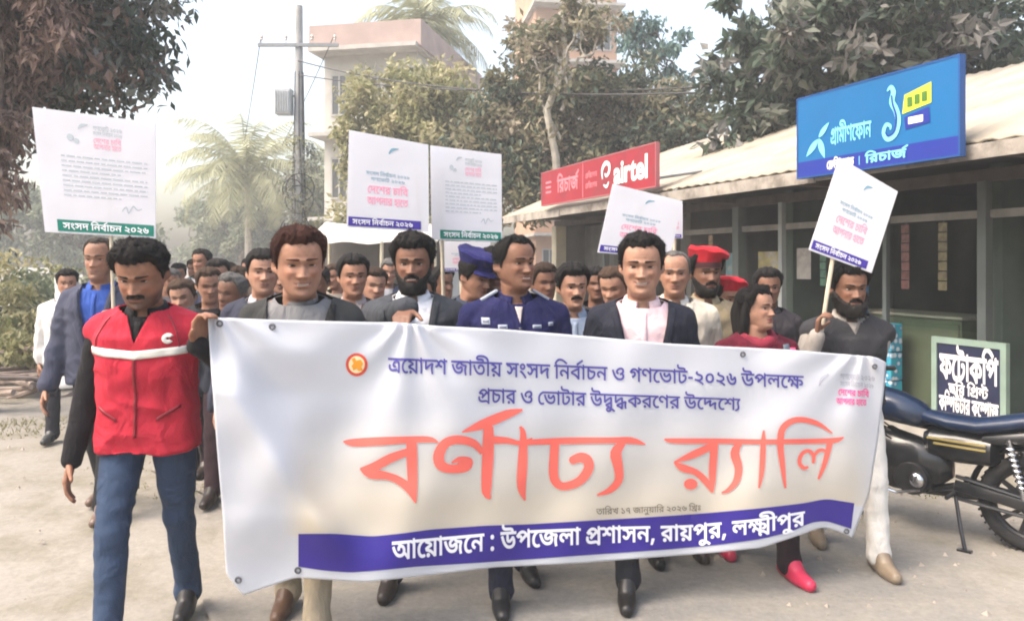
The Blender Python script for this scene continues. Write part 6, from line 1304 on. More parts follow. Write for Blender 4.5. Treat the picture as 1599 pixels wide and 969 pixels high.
    bm.faces.new([hv[(nt - 1) * na + j] for j in range(na)])
    bm.edges.ensure_lookup_table()
    lb_ = [bm.edges.get((hv[j], hv[(j + 1) % na])) for j in range(na)]
    try: bmesh.ops.bridge_loops(bm, edges=la_ + lb_)
    except Exception as ex: print("bridge", label, ex)
    bmesh.ops.recalc_face_normals(bm, faces=bm.faces)
    bm.verts.index_update(); nv = len(bm.verts)
    me = bpy.data.meshes.new("body"); bm.to_mesh(me); bm.free()
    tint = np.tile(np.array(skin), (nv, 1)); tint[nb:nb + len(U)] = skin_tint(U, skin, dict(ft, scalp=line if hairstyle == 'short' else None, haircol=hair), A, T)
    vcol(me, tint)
    body = link("body", me, skin_mat(), root, True)
    # ---------------- face
    op = ft.get('eye', 1.0)
    for s in (-1, 1):
        if not near and not mid: break
        c = head_surface(np.array([.0]), np.array([.5]), ft)
        aa = np.linspace(.15, .8, 60); pts = head_surface(aa * s, np.full(60, .508), ft); i = np.argmin(np.abs(np.abs(pts[:, 0]) - .031))
        ce = pts[i] + np.array([0, .0022, 0])
        m = MB(); m.ball((0, 0, 0), 1.0, 20, 14)
        V = np.array([tuple(q) for q in m.V]); V = np.stack([V[:, 0], V[:, 2], -V[:, 1]], 1) if False else V
        E_ = V * np.array([.0150, .0085, .0056 * op]) + ce + np.array([0, 0, 0])
        E_[:, 2] += -.05 * np.abs(V[:, 0]) ** 2 * .02
        me2 = mesh_np("eye", head_pose(E_, ft), m.F); eo = link("eye", me2, [EYE_W(), IRIS()], root, True)
        gz = ft.get('gaze', 0)
        cen = np.array([V[list(f)].mean(0) for f in m.F])
        sel = (np.hypot((cen[:, 0] - gz) * .0150, cen[:, 2] * .0056 * op) < .0068) & (cen[:, 1] < 0)
        # the dark lash line along the upper lid
        sel |= (cen[:, 2] > .45) & (cen[:, 1] < .3)
        me2.polygons.foreach_set('material_index', sel.astype('i'))
    hm = mat('hair_%d' % hash(tuple(hair)), hair, .75, .25, 60, .6, 300, spec=.15)
    if near or mid:
        for s in (-1, 1):
            def bmask(a, t, Pp, s=s):
                x, z = Pp[:, 0] * s, Pp[:, 2] / _HH
                cz = .594 + .004 * np.sin(np.clip((x - .010) / .042, 0, 1) * 2.4) - ft.get('frown', 0) * .02 * np.clip((.03 - x) / .02, 0, 1)
                th = .021 * np.clip((x - .006) / .012, .3, 1) * np.clip(1.15 - (x - .010) / .050, .25, 1)
                return np.where((x > .010) & (x < .053), 1 - np.abs(z - cz) / th, -1) * (Pp[:, 1] < -.02)
            head_patch("eyebrow", ft, bmask, lambda a, t, Pp: .0022 + 0 * a, hm, root, 110, 60, (.54, .68), .3, 3, (0, 1.1) if s > 0 else (-1.1, 0))
    if ft.get('teeth') and (near or mid):
        sm = ft.get('smile', .5)
        tm = lambda a, t, Pp: np.minimum(1 - np.abs(Pp[:, 2] / _HH - (.221 + .022 * sm * (Pp[:, 0] / .026) ** 2)) / (.020 * ft['teeth']), 1.0 - (np.abs(Pp[:, 0]) / .0195) ** 4)
        head_patch("teeth", ft, tm, lambda a, t, Pp: .0013 + 0 * a, TEETH(), root, 90, 50, (.15, .32), 0, 0, (-.7, .7))
    # ---------------- hair
    if hairstyle in ('short', 'long', 'bald_crown'):
        def hmask(a, t, Pp):
            m = (t - line(a)) / .055 + .3 * nz(Pp, 34, 2)
            if hairstyle == 'bald_crown': m = np.minimum(m, (.80 - t) / .05)
            return m
        def hth(a, t, Pp):
            q = vol * (.12 + .88 * np.clip((t - .42) / .42, 0, 1)) * (1 + ft.get('quiff', .25) * np.cos(a) * np.clip((t - .7) / .2, 0, 1))
            return q * (1 + .17 * nz(Pp * np.array([1, .35, .5]), 30, 4) + .10 * nz(Pp, 70, 8))
        o, rt = head_patch("hair", ft, hmask, hth, hm, root, 170 if near else 110, 110 if near else 70, (.1, .9992), .10, 5)
        if o is not None and near:
            Rw, Nw = rt
            V = strands("hair", Rw, Nw, 4200, .013, .0006, (0, -.35, -.05), hm, root, int(px))
            o2 = quads_np("hair", V, 3)
            bmx = bmesh.new(); bmx.from_mesh(o.data); bmx.from_mesh(o2); bmx.to_mesh(o.data); bmx.free(); bpy.data.meshes.remove(o2)
        if hairstyle == 'long':
            m = MB(); kx = k
            hp = head_pose(np.array([[0, .05, .17], [0, .085, .10], [0, .085, .0], [0, .07, -.10], [0, .075, -.20]]), ft)
            for i in range(4): m.capsule(hp[i], hp[i + 1], (.078 - .004 * i) * kx, (.074 - .006 * i) * kx, 14)
            for sx in (-1, 1):
                sp = head_pose(np.array([[sx * .066, .0, .20], [sx * .080, .015, .12], [sx * .078, .035, .02], [sx * .07, .05, -.10]]), ft)
                for i in range(3): m.capsule(sp[i], sp[i + 1], .026 * kx, .026 * kx, 10)
            hme = remesh(m, .008, 4); a_ = co_of(hme); set_co(hme, a_ + normals_of(hme) * (.003 * nz(a_ * np.array([1, 1, .15]), 30, 1))[:, None])
            link("hair_length", hme, hm, root, True)
    if moustache and (near or mid):
        mm = lambda a, t, Pp: np.where((np.abs(Pp[:, 0]) < .031), 1.2 - np.abs(Pp[:, 2] / _HH - (.283 - .040 * (np.abs(Pp[:, 0]) / .03) ** 2)) / .030, -1) * (Pp[:, 1] < -.04)
        head_patch("moustache", ft, mm, lambda a, t, Pp: .0045 + 0 * a, hm, root, 100, 50, (.15, .36), .35, 2, (-.75, .75))
    if beard and (near or mid):
        bh = mat('beard_%d' % hash(tuple(beard[0])), beard[0], .7, .3, 60, .6, 300, spec=.25)
        full = beard[1]; goatee = len(beard) > 2
        def bmk(a, t, Pp):
            x, z = ang(a), Pp[:, 2] / _HH
            topl = np.interp(x, [0, .30, .45, .7, 1.0, 1.35, 1.6], [.165, .165, .225, .25, .30, .42, .46])
            cut = np.interp(x, [0, .8, 1.5, 1.7], [-.10, -.08, .02, .1])
            m = np.minimum((topl - z) / .04, (z - cut) / .05); m = np.where(x > 1.62, -1, m)
            if goatee: m = np.minimum(m, (.75 - x) / .25)
            return m + .25 * nz(Pp, 45, 6)
        o, rt = head_patch("beard", ft, bmk, lambda a, t, Pp: full * (.6 + .6 * np.exp(-(Pp[:, 0] / .05) ** 2)) + 0 * a, bh, root, 130, 70, (-.12, .5), .3, 7, (-1.75, 1.75))
        if o is not None and near:
            V = strands("beard", rt[0], rt[1], 1500, .010 + full * .4, .0007, (0, -.1, -.7), bh, root, 3)
            o2 = quads_np("beard", V, 3); bmx = bmesh.new(); bmx.from_mesh(o.data); bmx.from_mesh(o2); bmx.to_mesh(o.data); bmx.free(); bpy.data.meshes.remove(o2)
    # ---------------- clothes
    P_ = Person(); P_.root = root; P_.ft = ft; P_.k = k; P_.zs = zs; P_.hipz = hipz; P_.leanf = leanf; P_.ny = ny; P_.chin = chin; P_.H = H; P_.arms = ar; P_.shl = shl; P_.W = W; P_.legs = legs; P_.near = near
    cv = .0085 if near else .011 if mid else .016
    hemz = hem if hem is not None else hipz - .07
    def garment(name, m, inf, z0, sleeves, slen, wr=.006, vee=None, neck=.0, open_front=None, seed=0):
        g = MB(); torso_rings(g, z0, zs, hipz, inf, W, D, belly, leanf)
        for s in (-1, 1):
            el, wrp = ar[s][0], ar[s][1]
            g.capsule((s * .035, leanf(zs) + .004, zs + .022), shl[s], .050 + inf * .6, .047 + inf * .9)
            if sleeves:
                e2 = el + (wrp - el) * min(1, slen)
                g.capsule(shl[s], el, .050 + inf * .9, .046 + inf); 
                if slen > 0: g.capsule(el, e2, .046 + inf, (.036 if slen > .8 else .04) + inf * .9)
            else:
                g.capsule(shl[s], shl[s] + (el - shl[s]) * .05 + Vector((-s * .012, 0, .006)), .046 + inf, .048 + inf)
        me = remesh(g, cv, 4)
        a_ = co_of(me); n_ = normals_of(me)
        damp = np.clip((zs - a_[:, 2]) / .15, .25, 1)
        q = a_.copy(); q[:, 0] += .5 * q[:, 2]
        f1 = 1 - np.abs(nz(q * np.array([1.0, 1.0, 1.9]), 3.2, seed)); f2 = nz(a_, 9, seed + 3)
        set_co(me, a_ + n_ * ((f1 - .55) * wr * 2.1 * damp + f2 * wr * .4)[:, None])
        bm = bmesh.new(); bm.from_mesh(me)
        # neck hole, front lower than the back
        pc = Vector((0, ny, zs + .05 + neck)); pn = Vector((0, -.36, 1)).normalized()
        z_ = [f for f in bm.faces if (f.calc_center_median() - pc).to_2d().length < .10 * max(1, k * .95) and f.calc_center_median().z > zs - .02]
        ge = set(z_); [ge.update(f.edges) for f in z_]; [ge.update(f.verts) for f in z_]
        if ge: bmesh.ops.bisect_plane(bm, geom=list(ge), plane_co=pc, plane_no=pn)
        kl = [f for f in bm.faces if (f.calc_center_median() - pc).dot(pn) > 0 and (f.calc_center_median() - pc).to_2d().length < .105 * max(1, k * .95) and f.calc_center_median().z < zs + .2]
        bmesh.ops.delete(bm, geom=kl, context='FACES')
        if vee:
            zb, hw = vee; zt_ = zs + .07
            for s in (-1, 1):
                n2 = Vector((zt_ - zb, 0, -s * hw)).normalized() if s > 0 else Vector((-(zt_ - zb), 0, -hw)).normalized()
                fr = [f for f in bm.faces if f.calc_center_median().y < leanf(f.calc_center_median().z) - .02 and abs(f.calc_center_median().x) < .16]
                ge = set(fr); [ge.update(f.edges) for f in fr]; [ge.update(f.verts) for f in fr]
                bmesh.ops.bisect_plane(bm, geom=list(ge), plane_co=(0, 0, zb), plane_no=(zt_ - zb, 0, -s * hw) if s > 0 else (-(zt_ - zb), 0, -hw))
            kl = []
            for f in bm.faces:
                c = f.calc_center_median()
                if c.z > zb and abs(c.x) < hw * (c.z - zb) / (zt_ - zb) and leanf(c.z) - .195 < c.y < leanf(c.z) - .015: kl.append(f)
            bmesh.ops.delete(bm, geom=kl, context='FACES')
        bm.to_mesh(me)
        tree = BVHTree.FromBMesh(bm); bm.free()
        o = link(name, me, m, root, True)
        if near or mid:
            sd_ = o.modifiers.new("thickness", 'SOLIDIFY'); sd_.thickness = .004; sd_.offset = -1
        return o, tree
    P_.garment = garment
    def surf(tree, x, z, off=.003):
        h = tree.ray_cast(Vector((x, -1.5, z)), Vector((0, 1, 0)))
        return None if h[0] is None else h[0] + Vector((0, -off, 0)) 
    def decal(name, tree, gridf, nu, nv, m, off=.003, parent=None):
        V = []; 
        for j in range(nv):
            for i in range(nu):
                x, z = gridf(i / (nu - 1), j / (nv - 1)); p = surf(tree, x, z, off)
                if p is None: p = Vector(V[-1]) if V else Vector((x, -.1, z))
                V.append(p)
        Fc = [(j * nu + i, j * nu + i + 1, (j + 1) * nu + i + 1, (j + 1) * nu + i) for j in range(nv - 1) for i in range(nu - 1)]
        o = link(name, mesh_np(name, V, Fc), m, parent or root, True)
        sd_ = o.modifiers.new("thickness", 'SOLIDIFY'); sd_.thickness = .003; sd_.offset = 0
        return o
    P_.surf = surf; P_.decal = decal
    def collar(m, hgt=.036, r=.0, gap=.30, spread=.05, name="collar"):
        V = []; n = 40; kk = max(.95, k * .95)
        for i in range(n + 1):
            a = gap + (2 * math.pi - 2 * gap) * i / n; ca, sa = math.cos(a), math.sin(a)
            fr = (1 + ca) / 2
            zb = zs + .058 - .038 * fr
            rx, ry = (.062 + r) * kk, (.060 + r) * kk
            pt = Vector((rx * .96 * sa, ny - ry * .94 * ca, zb + hgt * .62)); 
            tip = 1 + .55 * math.exp(-((min(a, 2 * math.pi - a) - gap) / .28) ** 2)
            V += [Vector((rx * sa, ny - ry * ca, zb - .01)), pt, Vector(((rx + .009) * sa, ny - (ry + .009) * ca, zb + hgt * .66)), Vector(((rx + .017 + .01 * fr) * sa * 1.05, ny - (ry + .019) * ca - .006 * fr, zb + hgt * .62 - hgt * .95 * tip))]
        Fc = [(i * 4 + j, (i + 1) * 4 + j, (i + 1) * 4 + j + 1, i * 4 + j + 1) for i in range(n) for j in range(3)]
        o = link(name, mesh_np(name, V, Fc), m, root, True); s_ = o.modifiers.new("thickness", 'SOLIDIFY'); s_.thickness = .003
        return o
    P_.collar = collar
    def neckband(m, r=.0, hgt=.03, name="neckband"):
        mb = MB(); R_ = []
        for i in range(40):
            a = 2 * math.pi * i / 40; ca, sa = math.cos(a), math.sin(a); fr = (1 + ca) / 2
            c = Vector(((.066 + r) * sa, ny - (.064 + r) * ca, zs + .062 - .045 * fr))
            rd = Vector((sa, -ca, 0)); R_.append([c + rd * .006 * math.cos(b) + Vector((0, 0, hgt / 2 * math.sin(b))) for b in np.linspace(0, 2 * math.pi, 8, endpoint=False)])
        mb.rings(R_, closed=True); return mb.build(name, m, root, True)
    P_.neckband = neckband
    def lapels(tree, m, zb, hw, wmax=.055):
        zt_ = zs + .07
        for s in (-1, 1):
            def gf(u, v_):
                z = zb + (zs + .03 - zb) * v_; x0 = hw * (z - zb) / (zt_ - zb)
                wd = wmax * (.25 + .75 * min(1, v_ / .62)) * (1 if v_ < .66 else .62)
                return s * (x0 - .002 + wd * u), z - .012 * u
            decal("lapel", tree, gf, 5, 22, m, .008)
    # trousers + shoes
    tm = fabric('trousers_%d' % hash(tuple(trousers)), trousers)
    g = MB(); R_ = []
    for z, w, d in ((hipz - .06, .165, .118), (hipz + .02, .172, .122), (hipz + .10, .160, .118)):
        R_.append([Vector((w * W * math.sin(a), -d * math.cos(a) + .01 + leanf(z) * .3, z)) for a in np.linspace(0, 2 * math.pi, 26, endpoint=False)])
    g.rings(R_)
    for s in (-1, 1):
        kn, ank, f = legs[s]
        g.capsule(hips[s] + Vector((0, 0, -.02)), kn, .093, .066); g.capsule(kn, ank + Vector((0, 0, .02)), .066, .055)
        g.capsule(ank + Vector((0, 0, .05)), ank + Vector((0, -.004, -.022)), .055, .062)
    tme = remesh(g, .010 if near else .013 if mid else .018, 4); a_ = co_of(tme)
    fz = np.clip(1 - np.abs(a_[:, 2] - legs[lead][0].z) / .35, .35, 1)
    set_co(tme, a_ + normals_of(tme) * ((1 - np.abs(nz(a_ * np.array([1, 1, 2.2]), 3.4, 8)) - .6) * .009 * fz + nz(a_, 10, 2) * .0015)[:, None])
    link("trousers", tme, tm, root, True)
    sm_ = mat('shoe_%d' % hash(tuple(shoe)), shoe, .4, .15, 20, .1, 80, spec=.4)
    for s in (-1, 1):
        kn, ank, f = legs[s]; g = MB(); o_ = Vector((ank.x, ank.y, 0)); ln = .0 if f > 0 else .03
        hl_, bl_, te_ = o_ + Vector((0, .055, .038 + ln)), o_ + Vector((s * .012, -.085, .034)), o_ + Vector((s * .02, -.165, .030))
        g.capsule(hl_, bl_, .036, .044); g.capsule(bl_, te_, .044, .032); g.capsule(ank + Vector((0, .0, .02)), bl_ + Vector((0, .02, .010)), .043, .040)
        g.capsule(hl_, ank, .036, .042)
        sme = remesh(g, .008 if near else .012, 3); a_ = co_of(sme); a_[:, 2] = np.maximum(a_[:, 2], .004 + (ln * .7 if f < 0 else 0) * np.clip((a_[:, 1] - ank.y + .08) / .12, 0, 1)); set_co(sme, a_)
        link("shoe", sme, sm_, root, True)
    # upper body
    cm = fabric('cloth_%d' % hash(tuple(top_col)), top_col)
    im = fabric('inner_%d' % hash(tuple(inner)), inner, .8) if inner else None
    zt_ = zs + .07
    P_.main = None
    if top_kind == 'shirt':
        P_.main = garment("shirt", cm, .012, hemz, True, sleeve_len)
        if near or mid:
            collar(cm)
            tr = P_.main[1]; decal("placket", tr, lambda u, w_: (-.014 + .028 * u, hemz + .02 + (zs - .0 - hemz) * w_), 3, 24, cm, .003)
    elif top_kind in ('jacket', 'cardigan', 'vest'):
        P_.inner = garment("shirt" if top_kind != 'cardigan' else "sweater", im, .006, hemz + .05, True, 1.0, .003, seed=3)
        zb = zs - v[0]
        P_.main = garment({'jacket': "jacket", 'cardigan': "cardigan", 'vest': "vest"}[top_kind], cm, .024, hemz, top_kind != 'vest', .97, .006, vee=(zb, v[1]), neck=.004)
        if near or mid:
            if top_kind != 'cardigan':
                collar(im, .04, .0, .34)
                tr = P_.inner[1]; decal("placket", tr, lambda u, w_: (-.013 + .026 * u, max(zb - .25, hemz + .08) + (zs + .0 - max(zb - .25, hemz + .08)) * w_), 3, 20, im, .003)
            else: neckband(im)
            if top_kind == 'jacket': lapels(P_.main[1], cm, zb, v[1])
    elif top_kind == 'sweater':
        P_.main = garment("sweater", cm, .016, hemz, True, sleeve_len); neckband(cm)
    elif top_kind == 'kameez':
        P_.main = garment("kameez", cm, .014, long_hem or hipz - .38, True, sleeve_len); 
    return P_
# ------------------------------------------------------------------ the people in the rally
SK1, SK2, SK3, SK4 = (.24, .115, .07), (.30, .155, .10), (.17, .082, .05), (.31, .168, .112)
BLKH = (.010, .009, .009)
# --- front row
p = person('young man in a red vest over black sleeves gripping the left banner corner', px=232, Y=3.30, top=364, hs=.282, yaw=R(4), skin=SK1, W=1.10, D=1.05, face=dict(pitch=-.38, wide=1.08, jaw=1.08, yaw=.02, eye=.6, quiff=.45, vol=.024, hairline=.79, stubble=1.05),
           top_kind='vest', top_col=srgb(172, 42, 58), inner=(.012, .011, .013), v=(.085, .06), trousers=(.035, .055, .10), shoe=(.018, .016, .016), hair=BLKH, moustache=True, stride=.42, lead=-1, hem=.765,
           arms={1: dict(wrist=cloth(318, 540) + Vector((-.035, .03, 0)), dir=(.2, -.1, 1), palm=(.85, -.5, 0), curl=.75, pole=(.5, .7, -.6), thumb=.8), -1: dict(swing=.04, out=.09)})
WS = paint('reflective_white', (.66, .64, .58), .35)
zst = p.zs - .128
p.decal('reflective_stripe', p.main[1], lambda u, w: (-.185 + .37 * u, zst - .018 + .032 * w + .035 * abs(u - .5)), 40, 4, WS, .004)
for sx in (-1, 1):
    p.decal('pocket', p.main[1], lambda u, w: (sx * (.075 + .085 * u), .90 + .05 * u + .014 * w), 10, 3, paint('vest_seam', srgb(120, 18, 34)), .005)
    p.decal('seam', p.main[1], lambda u, w: (sx * (.165 - .004 * u - .05 * w * w), p.zs - .10 + .12 * w), 2, 16, paint('vest_seam', srgb(120, 18, 34)), .005)
p.decal('zip', p.main[1], lambda u, w: (-.006 + .012 * u, .84 + (p.zs - .11 - .84) * w), 2, 30, paint('zip_red', srgb(120, 20, 34)), .004)
p.decal('badge', p.main[1], lambda u, w: (.125 + .021 * (.25 + .75 * u) * math.cos(5.2 * w + .5), p.zs - .065 + .021 * (.25 + .75 * u) * math.sin(5.2 * w + .5)), 4, 16, WS, .006)
p = person('smiling man with reddish brown hair in a dark cardigan over a grey crew neck sweater', px=470, Y=3.36, top=349, hs=.305, yaw=R(6), skin=SK2, W=1.12, D=1.08, face=dict(yaw=.28, pitch=-.10, roll=-.03, smile=.75, wide=1.06, jaw=1.08, eye=.55, vol=.020, stubble=.25, teeth=.7),
           top_kind='cardigan', top_col=(.035, .036, .036), inner=(.15, .15, .155), v=(.55, .14), trousers=(.26, .22, .16), shoe=(.09, .05, .03), hair=(.035, .012, .008), stride=.36, lead=1, shz=.025,
           arms={1: dict(wrist=cloth(500, 620) + Vector((0, .09, 0)), dir=(-.6, -.2, .3), palm=(0, -1, 0), curl=.6), -1: dict(swing=.05)})
p.decal('shoulder_strap', p.main[1], lambda u, w: (.125 + .055 * u - .03 * w, p.zs - .32 + .34 * w), 4, 20, fabric('strap_black', (.014, .014, .015)), .010)
p = person('bearded man in a dark grey jacket and open white shirt gripping the banner', px=646, Y=3.92, top=362, hs=.285, yaw=R(2), skin=SK3, W=1.12, face=dict(pitch=-.03, wide=1.05, eye=.9, vol=.026, quiff=.3, smile=.3, stubble=.6, teeth=.55),
           top_kind='jacket', top_col=(.040, .044, .052), inner=(.66, .66, .69), v=(.62, .105), trousers=(.035, .036, .045), hair=BLKH, beard=((.011, .010, .010), .009), moustache=True, stride=.4, lead=-1,
           arms={-1: dict(wrist=cloth(642, 494) + Vector((.0, .085, .030)), dir=(-.1, -.85, -.32), palm=(0, -.2, -1), curl=.75, pole=(-.5, .3, -1), thumb=.2), 1: dict(swing=.02)})
p = person('smiling police officer in navy uniform with pale shoulder badges', px=803, Y=3.72, top=363, hs=.268, yaw=R(10), skin=SK3, W=1.20, D=1.1, belly=.02, face=dict(yaw=.45, pitch=.04, smile=.8, wide=1.08, jaw=1.10, eye=.55, hairline=.88, vol=.012, teeth=.6),
           top_kind='shirt', top_col=srgb(27, 28, 66), trousers=(.018, .02, .035), shoe=(.010, .010, .011), hair=BLKH, moustache=False, stride=.34, lead=-1, arms={1: dict(swing=.05), -1: dict(swing=.0)})
BDG = paint('badge_pale', (.27, .30, .36), .4)
for x, z, w, h in ((-.150, -.060, .036, .030), (-.078, -.085, .042, .020), (.078, -.085, .04, .015), (.145, -.075, .022, .016)):
    bg = p.decal('badge', p.main[1], lambda u, q: (x + w * (u - .5), p.zs + z + h * (q - .5)), 6, 5, BDG, .004)
    p.decal('badge_text', p.main[1], lambda u, q: (x + w * .7 * (u - .5), p.zs + z + h * .35 * (q - .5)), 5, 4, paint('badge_dark', (.10, .11, .16)), .0075, bg)
for s in (-1, 1):
    a_, b_ = p.surf(p.main[1], s * .09, p.zs + .0), p.shl[s]
    q = p.main[1].ray_cast(Vector((s * .12, p.leanf(p.zs), p.zs + .3)), Vector((0, 0, -1)))[0]
    mb = MB(); mb.box(q + Vector((0, 0, .003)), (.09, .05, .012), Matrix.Rotation(s * .52, 3, 'Y'), .004); mb.build('epaulette', BDG, p.root, True)
for sx in (-1, 1): p.decal('pocket_flap', p.main[1], lambda u, w: (sx * (.055 + .085 * u), p.zs - .125 + .030 * w - .012 * (1 - w) * math.sin(3.14 * u)), 9, 5, fabric('uniform_flap', srgb(26, 28, 68)), .006)
for k in range(4): p.decal('button', p.main[1], lambda u, w: (-.006 + .012 * u, p.zs - .10 - .075 * k + .012 * w), 3, 3, paint('button_dark', (.05, .05, .07), .3), .008)
p.decal('undershirt', p.main[1], lambda u, w: ((u - .5) * .05 * w, p.zs - .07 + .10 * w), 5, 8, paint('shirt_pale', (.42, .36, .34)), .004)
p = person('smiling man in a black suit jacket over a pale pink shirt', px=1001, Y=3.86, top=360, hs=.31, yaw=R(-3), skin=SK4, W=1.16, D=1.05, belly=.01, face=dict(yaw=-.10, pitch=-.07, smile=.95, wide=1.05, jaw=1.06, eye=.7, vol=.018, teeth=.95, hairline=.83, quiff=.5),
           top_kind='jacket', top_col=(.016, .018, .028), inner=(.66, .48, .50), v=(.55, .13), trousers=(.016, .017, .022), shoe=(.012, .011, .011), hair=BLKH, stride=.56, lead=-1, arms={1: dict(swing=-.04, out=.05), -1: dict(swing=-.02)})
p = person('woman in a maroon kameez with long black hair and a pink edged scarf', px=1180, Y=4.05, top=442, hs=.232, yaw=R(8), skin=SK4, W=.98, D=1.0, face=dict(yaw=.55, pitch=.08, wide=1.06, jaw=.98, eye=.9, hairline=.84, vol=.018, lip=(.30, .06, .06), smile=.25),
           top_kind='kameez', top_col=srgb(84, 22, 38), trousers=(.02, .012, .015), shoe=srgb(178, 44, 74), hair=BLKH, hairstyle='long', stride=.42, lead=1, arms={1: dict(swing=-.06), -1: dict(swing=-.04)})
SCF = mat('scarf_maroon', srgb(120, 24, 46), .8, .2, 9); PNK = paint('scarf_pink', srgb(226, 90, 130)); GRS = paint('scarf_grey', srgb(90, 100, 110))
mb = MB(); R_ = []
for i in range(36):
    a = 2 * math.pi * i / 36; c = Vector((.088 * math.sin(a) * p.k * 1.05, p.ny - .085 * math.cos(a), p.zs + .045 - .045 * (1 + math.cos(a)) / 2 + .006 * math.sin(5 * a))); rd = Vector((math.sin(a), -math.cos(a), 0))
    R_.append([c + rd * .022 * math.cos(b) + Vector((0, 0, .034 * math.sin(b) + .006 * math.sin(3 * b + i))) for b in np.linspace(0, 2 * math.pi, 10, endpoint=False)])
mb.rings(R_, closed=True); mb.build('scarf', SCF, p.root, True)
p.decal('scarf_end', p.main[1], lambda u, w: (.075 + .05 * u + .02 * w, p.zs - .42 + .42 * w), 5, 24, GRS, .010)
p.decal('scarf_end', p.main[1], lambda u, w: (.128 + .035 * u + .014 * w, p.zs - .42 + .40 * w), 4, 24, PNK, .012)
sh_ = at(1279, 498, 4.02)
p = person('dark bearded man in a charcoal vest and pale trousers holding up the tilted placard', px=1322, Y=4.18, top=405, hs=.268, yaw=R(-4), skin=SK3, W=1.04, face=dict(yaw=.08, pitch=-.06, wide=1.04, eye=.8, vol=.024, quiff=.4, frown=1),
           top_kind='vest', top_col=(.030, .030, .034), inner=(.27, .245, .22), v=(.04, .06), trousers=(.62, .60, .56), shoe=(.20, .155, .11), hair=BLKH, beard=((.014, .012, .011), .022), moustache=True, stride=.46, lead=1, hem=.80,
           arms={-1: dict(wrist=sh_ + Vector((-.01, -.0, -.085)), dir=(.05, -.15, 1), palm=(.75, -.4, .1), curl=.85, pole=(-.35, .15, -1), thumb=.9), 1: dict(wrist=cloth(1350, 620) + Vector((-.02, .15, 0)), dir=(-.2, -.4, .6), palm=(-.3, -1, 0), curl=.6, pole=(.35, .3, -1))})
# --- second row
person('older man in a navy jacket over a bright blue jersey walking behind the red vest', px=160, Y=4.95, top=366, hs=.285, yaw=R(3), skin=SK2, res='mid', W=1.12, face=dict(eye=.6, hairline=.88, vol=.010, wide=1.02, frown=.6, stubble=.4), top_kind='jacket', top_col=(.05, .055, .085), inner=(.03, .075, .30), v=(.5, .10), trousers=(.016, .016, .018), shoe=(.12, .08, .06), hair=(.05, .045, .04), stride=.42, lead=1,
       arms={1: dict(wrist=at(176, 520, 4.7), dir=(0, 0, 1), palm=(0, -1, 0), curl=.8), -1: dict(swing=.06, out=.10)})
p = person('person wrapped in a white shawl walking at the far left of the crowd', px=106, Y=7.0, top=418, hs=.25, yaw=R(14), skin=SK2, res='mid', W=1.06, face=dict(yaw=.3), top_kind='kameez', top_col=(.62, .61, .60), trousers=(.02, .02, .025), shoe=(.03, .03, .03), hairstyle='short', stride=.3, lead=-1, long_hem=.45)
m = MB(); hp = head_pose(np.array([[0, .035, .15], [0, .06, .06], [0, .05, -.06], [0, .03, -.16]]), p.ft); kk = p.k
for i in range(3): m.capsule(hp[i], hp[i + 1], (.098 - .004 * i) * kk, (.094 + .012 * i) * kk, 16)
hm_ = remesh(m, .011, 4); a_ = co_of(hm_); set_co(hm_, a_ + normals_of(hm_) * (.006 * nz(a_, 12, 2))[:, None]); link('shawl', hm_, fabric('shawl_white', (.60, .59, .58)), p.root, True)
p = person('man in a dark brown jacket standing between the grey cardigan and the white shirt', px=552, Y=4.9, top=394, hs=.27, yaw=R(4), skin=SK2, res='mid', face=dict(yaw=.3, eye=.7, smile=.3), top_kind='jacket', top_col=(.06, .045, .045), inner=(.3, .26, .26), v=(.3, .07), trousers=(.03, .03, .03))
def cap(p, m, kind, mband=None):
    ft = p.ft; k = ft['k']
    def up(x, y, z): return Vector(head_pose(np.array([[x, y, z]]), ft)[0])
    mb = MB(); R_ = []; n = 32
    prof = {'visor': [(1.07, .150), (1.09, .18), (1.07, .212), (.95, .24), (.60, .259), (.05, .265)],
            'beret': [(1.06, .175), (1.12, .195), (1.34, .215), (1.42, .232), (1.25, .252), (.75, .266), (.05, .270)],
            'police': [(1.07, .165), (1.10, .195), (1.30, .225), (1.42, .250), (1.30, .266), (.7, .270), (.05, .272)]}[kind]
    for f, z in prof:
        ring = []
        for i in range(n):
            a = 2 * math.pi * i / n; tl = .02 * math.sin(a) * (f > 1.15) if kind == 'beret' else (.018 * math.cos(a) * (f > 1.15) if kind == 'police' else 0)
            ring.append(up(.079 * f * math.sin(a) + (.018 if kind == 'beret' and f > 1.15 else 0), .004 - .096 * f * math.cos(a), z - tl + .004 * math.sin(7 * a) * (f > 1.2)))
        R_.append(ring)
    mb.rings(R_); c = mb.build('cap', m, p.root, True)
    if kind in ('visor', 'police'):
        V = []
        for j in range(6):
            for i in range(15):
                a = R(-62 + 124 * i / 14); e = 1.05 + (.62 if kind == 'visor' else .42) * j / 5 * math.cos(a * .9) ** .6
                V.append(up(.079 * min(e, 1.25) * math.sin(a), .004 - .096 * e * math.cos(a), .165 - .022 * j / 5 + .01 * (1 - math.cos(a))))
        vz = link('visor', mesh_np('visor', V, [(j * 15 + i, j * 15 + i + 1, (j + 1) * 15 + i + 1, (j + 1) * 15 + i) for j in range(5) for i in range(14)]), m, c, True); vz.modifiers.new('t', 'SOLIDIFY').thickness = .004
    if mband:
        mb = MB(); mb.rings([[up(.079 * 1.10 * math.sin(a), .004 - .096 * 1.10 * math.cos(a), z) for a in np.linspace(0, 2 * math.pi, n, endpoint=False)] for z in (.150, .178)], False); mb.build('cap_band', mband, c, True)
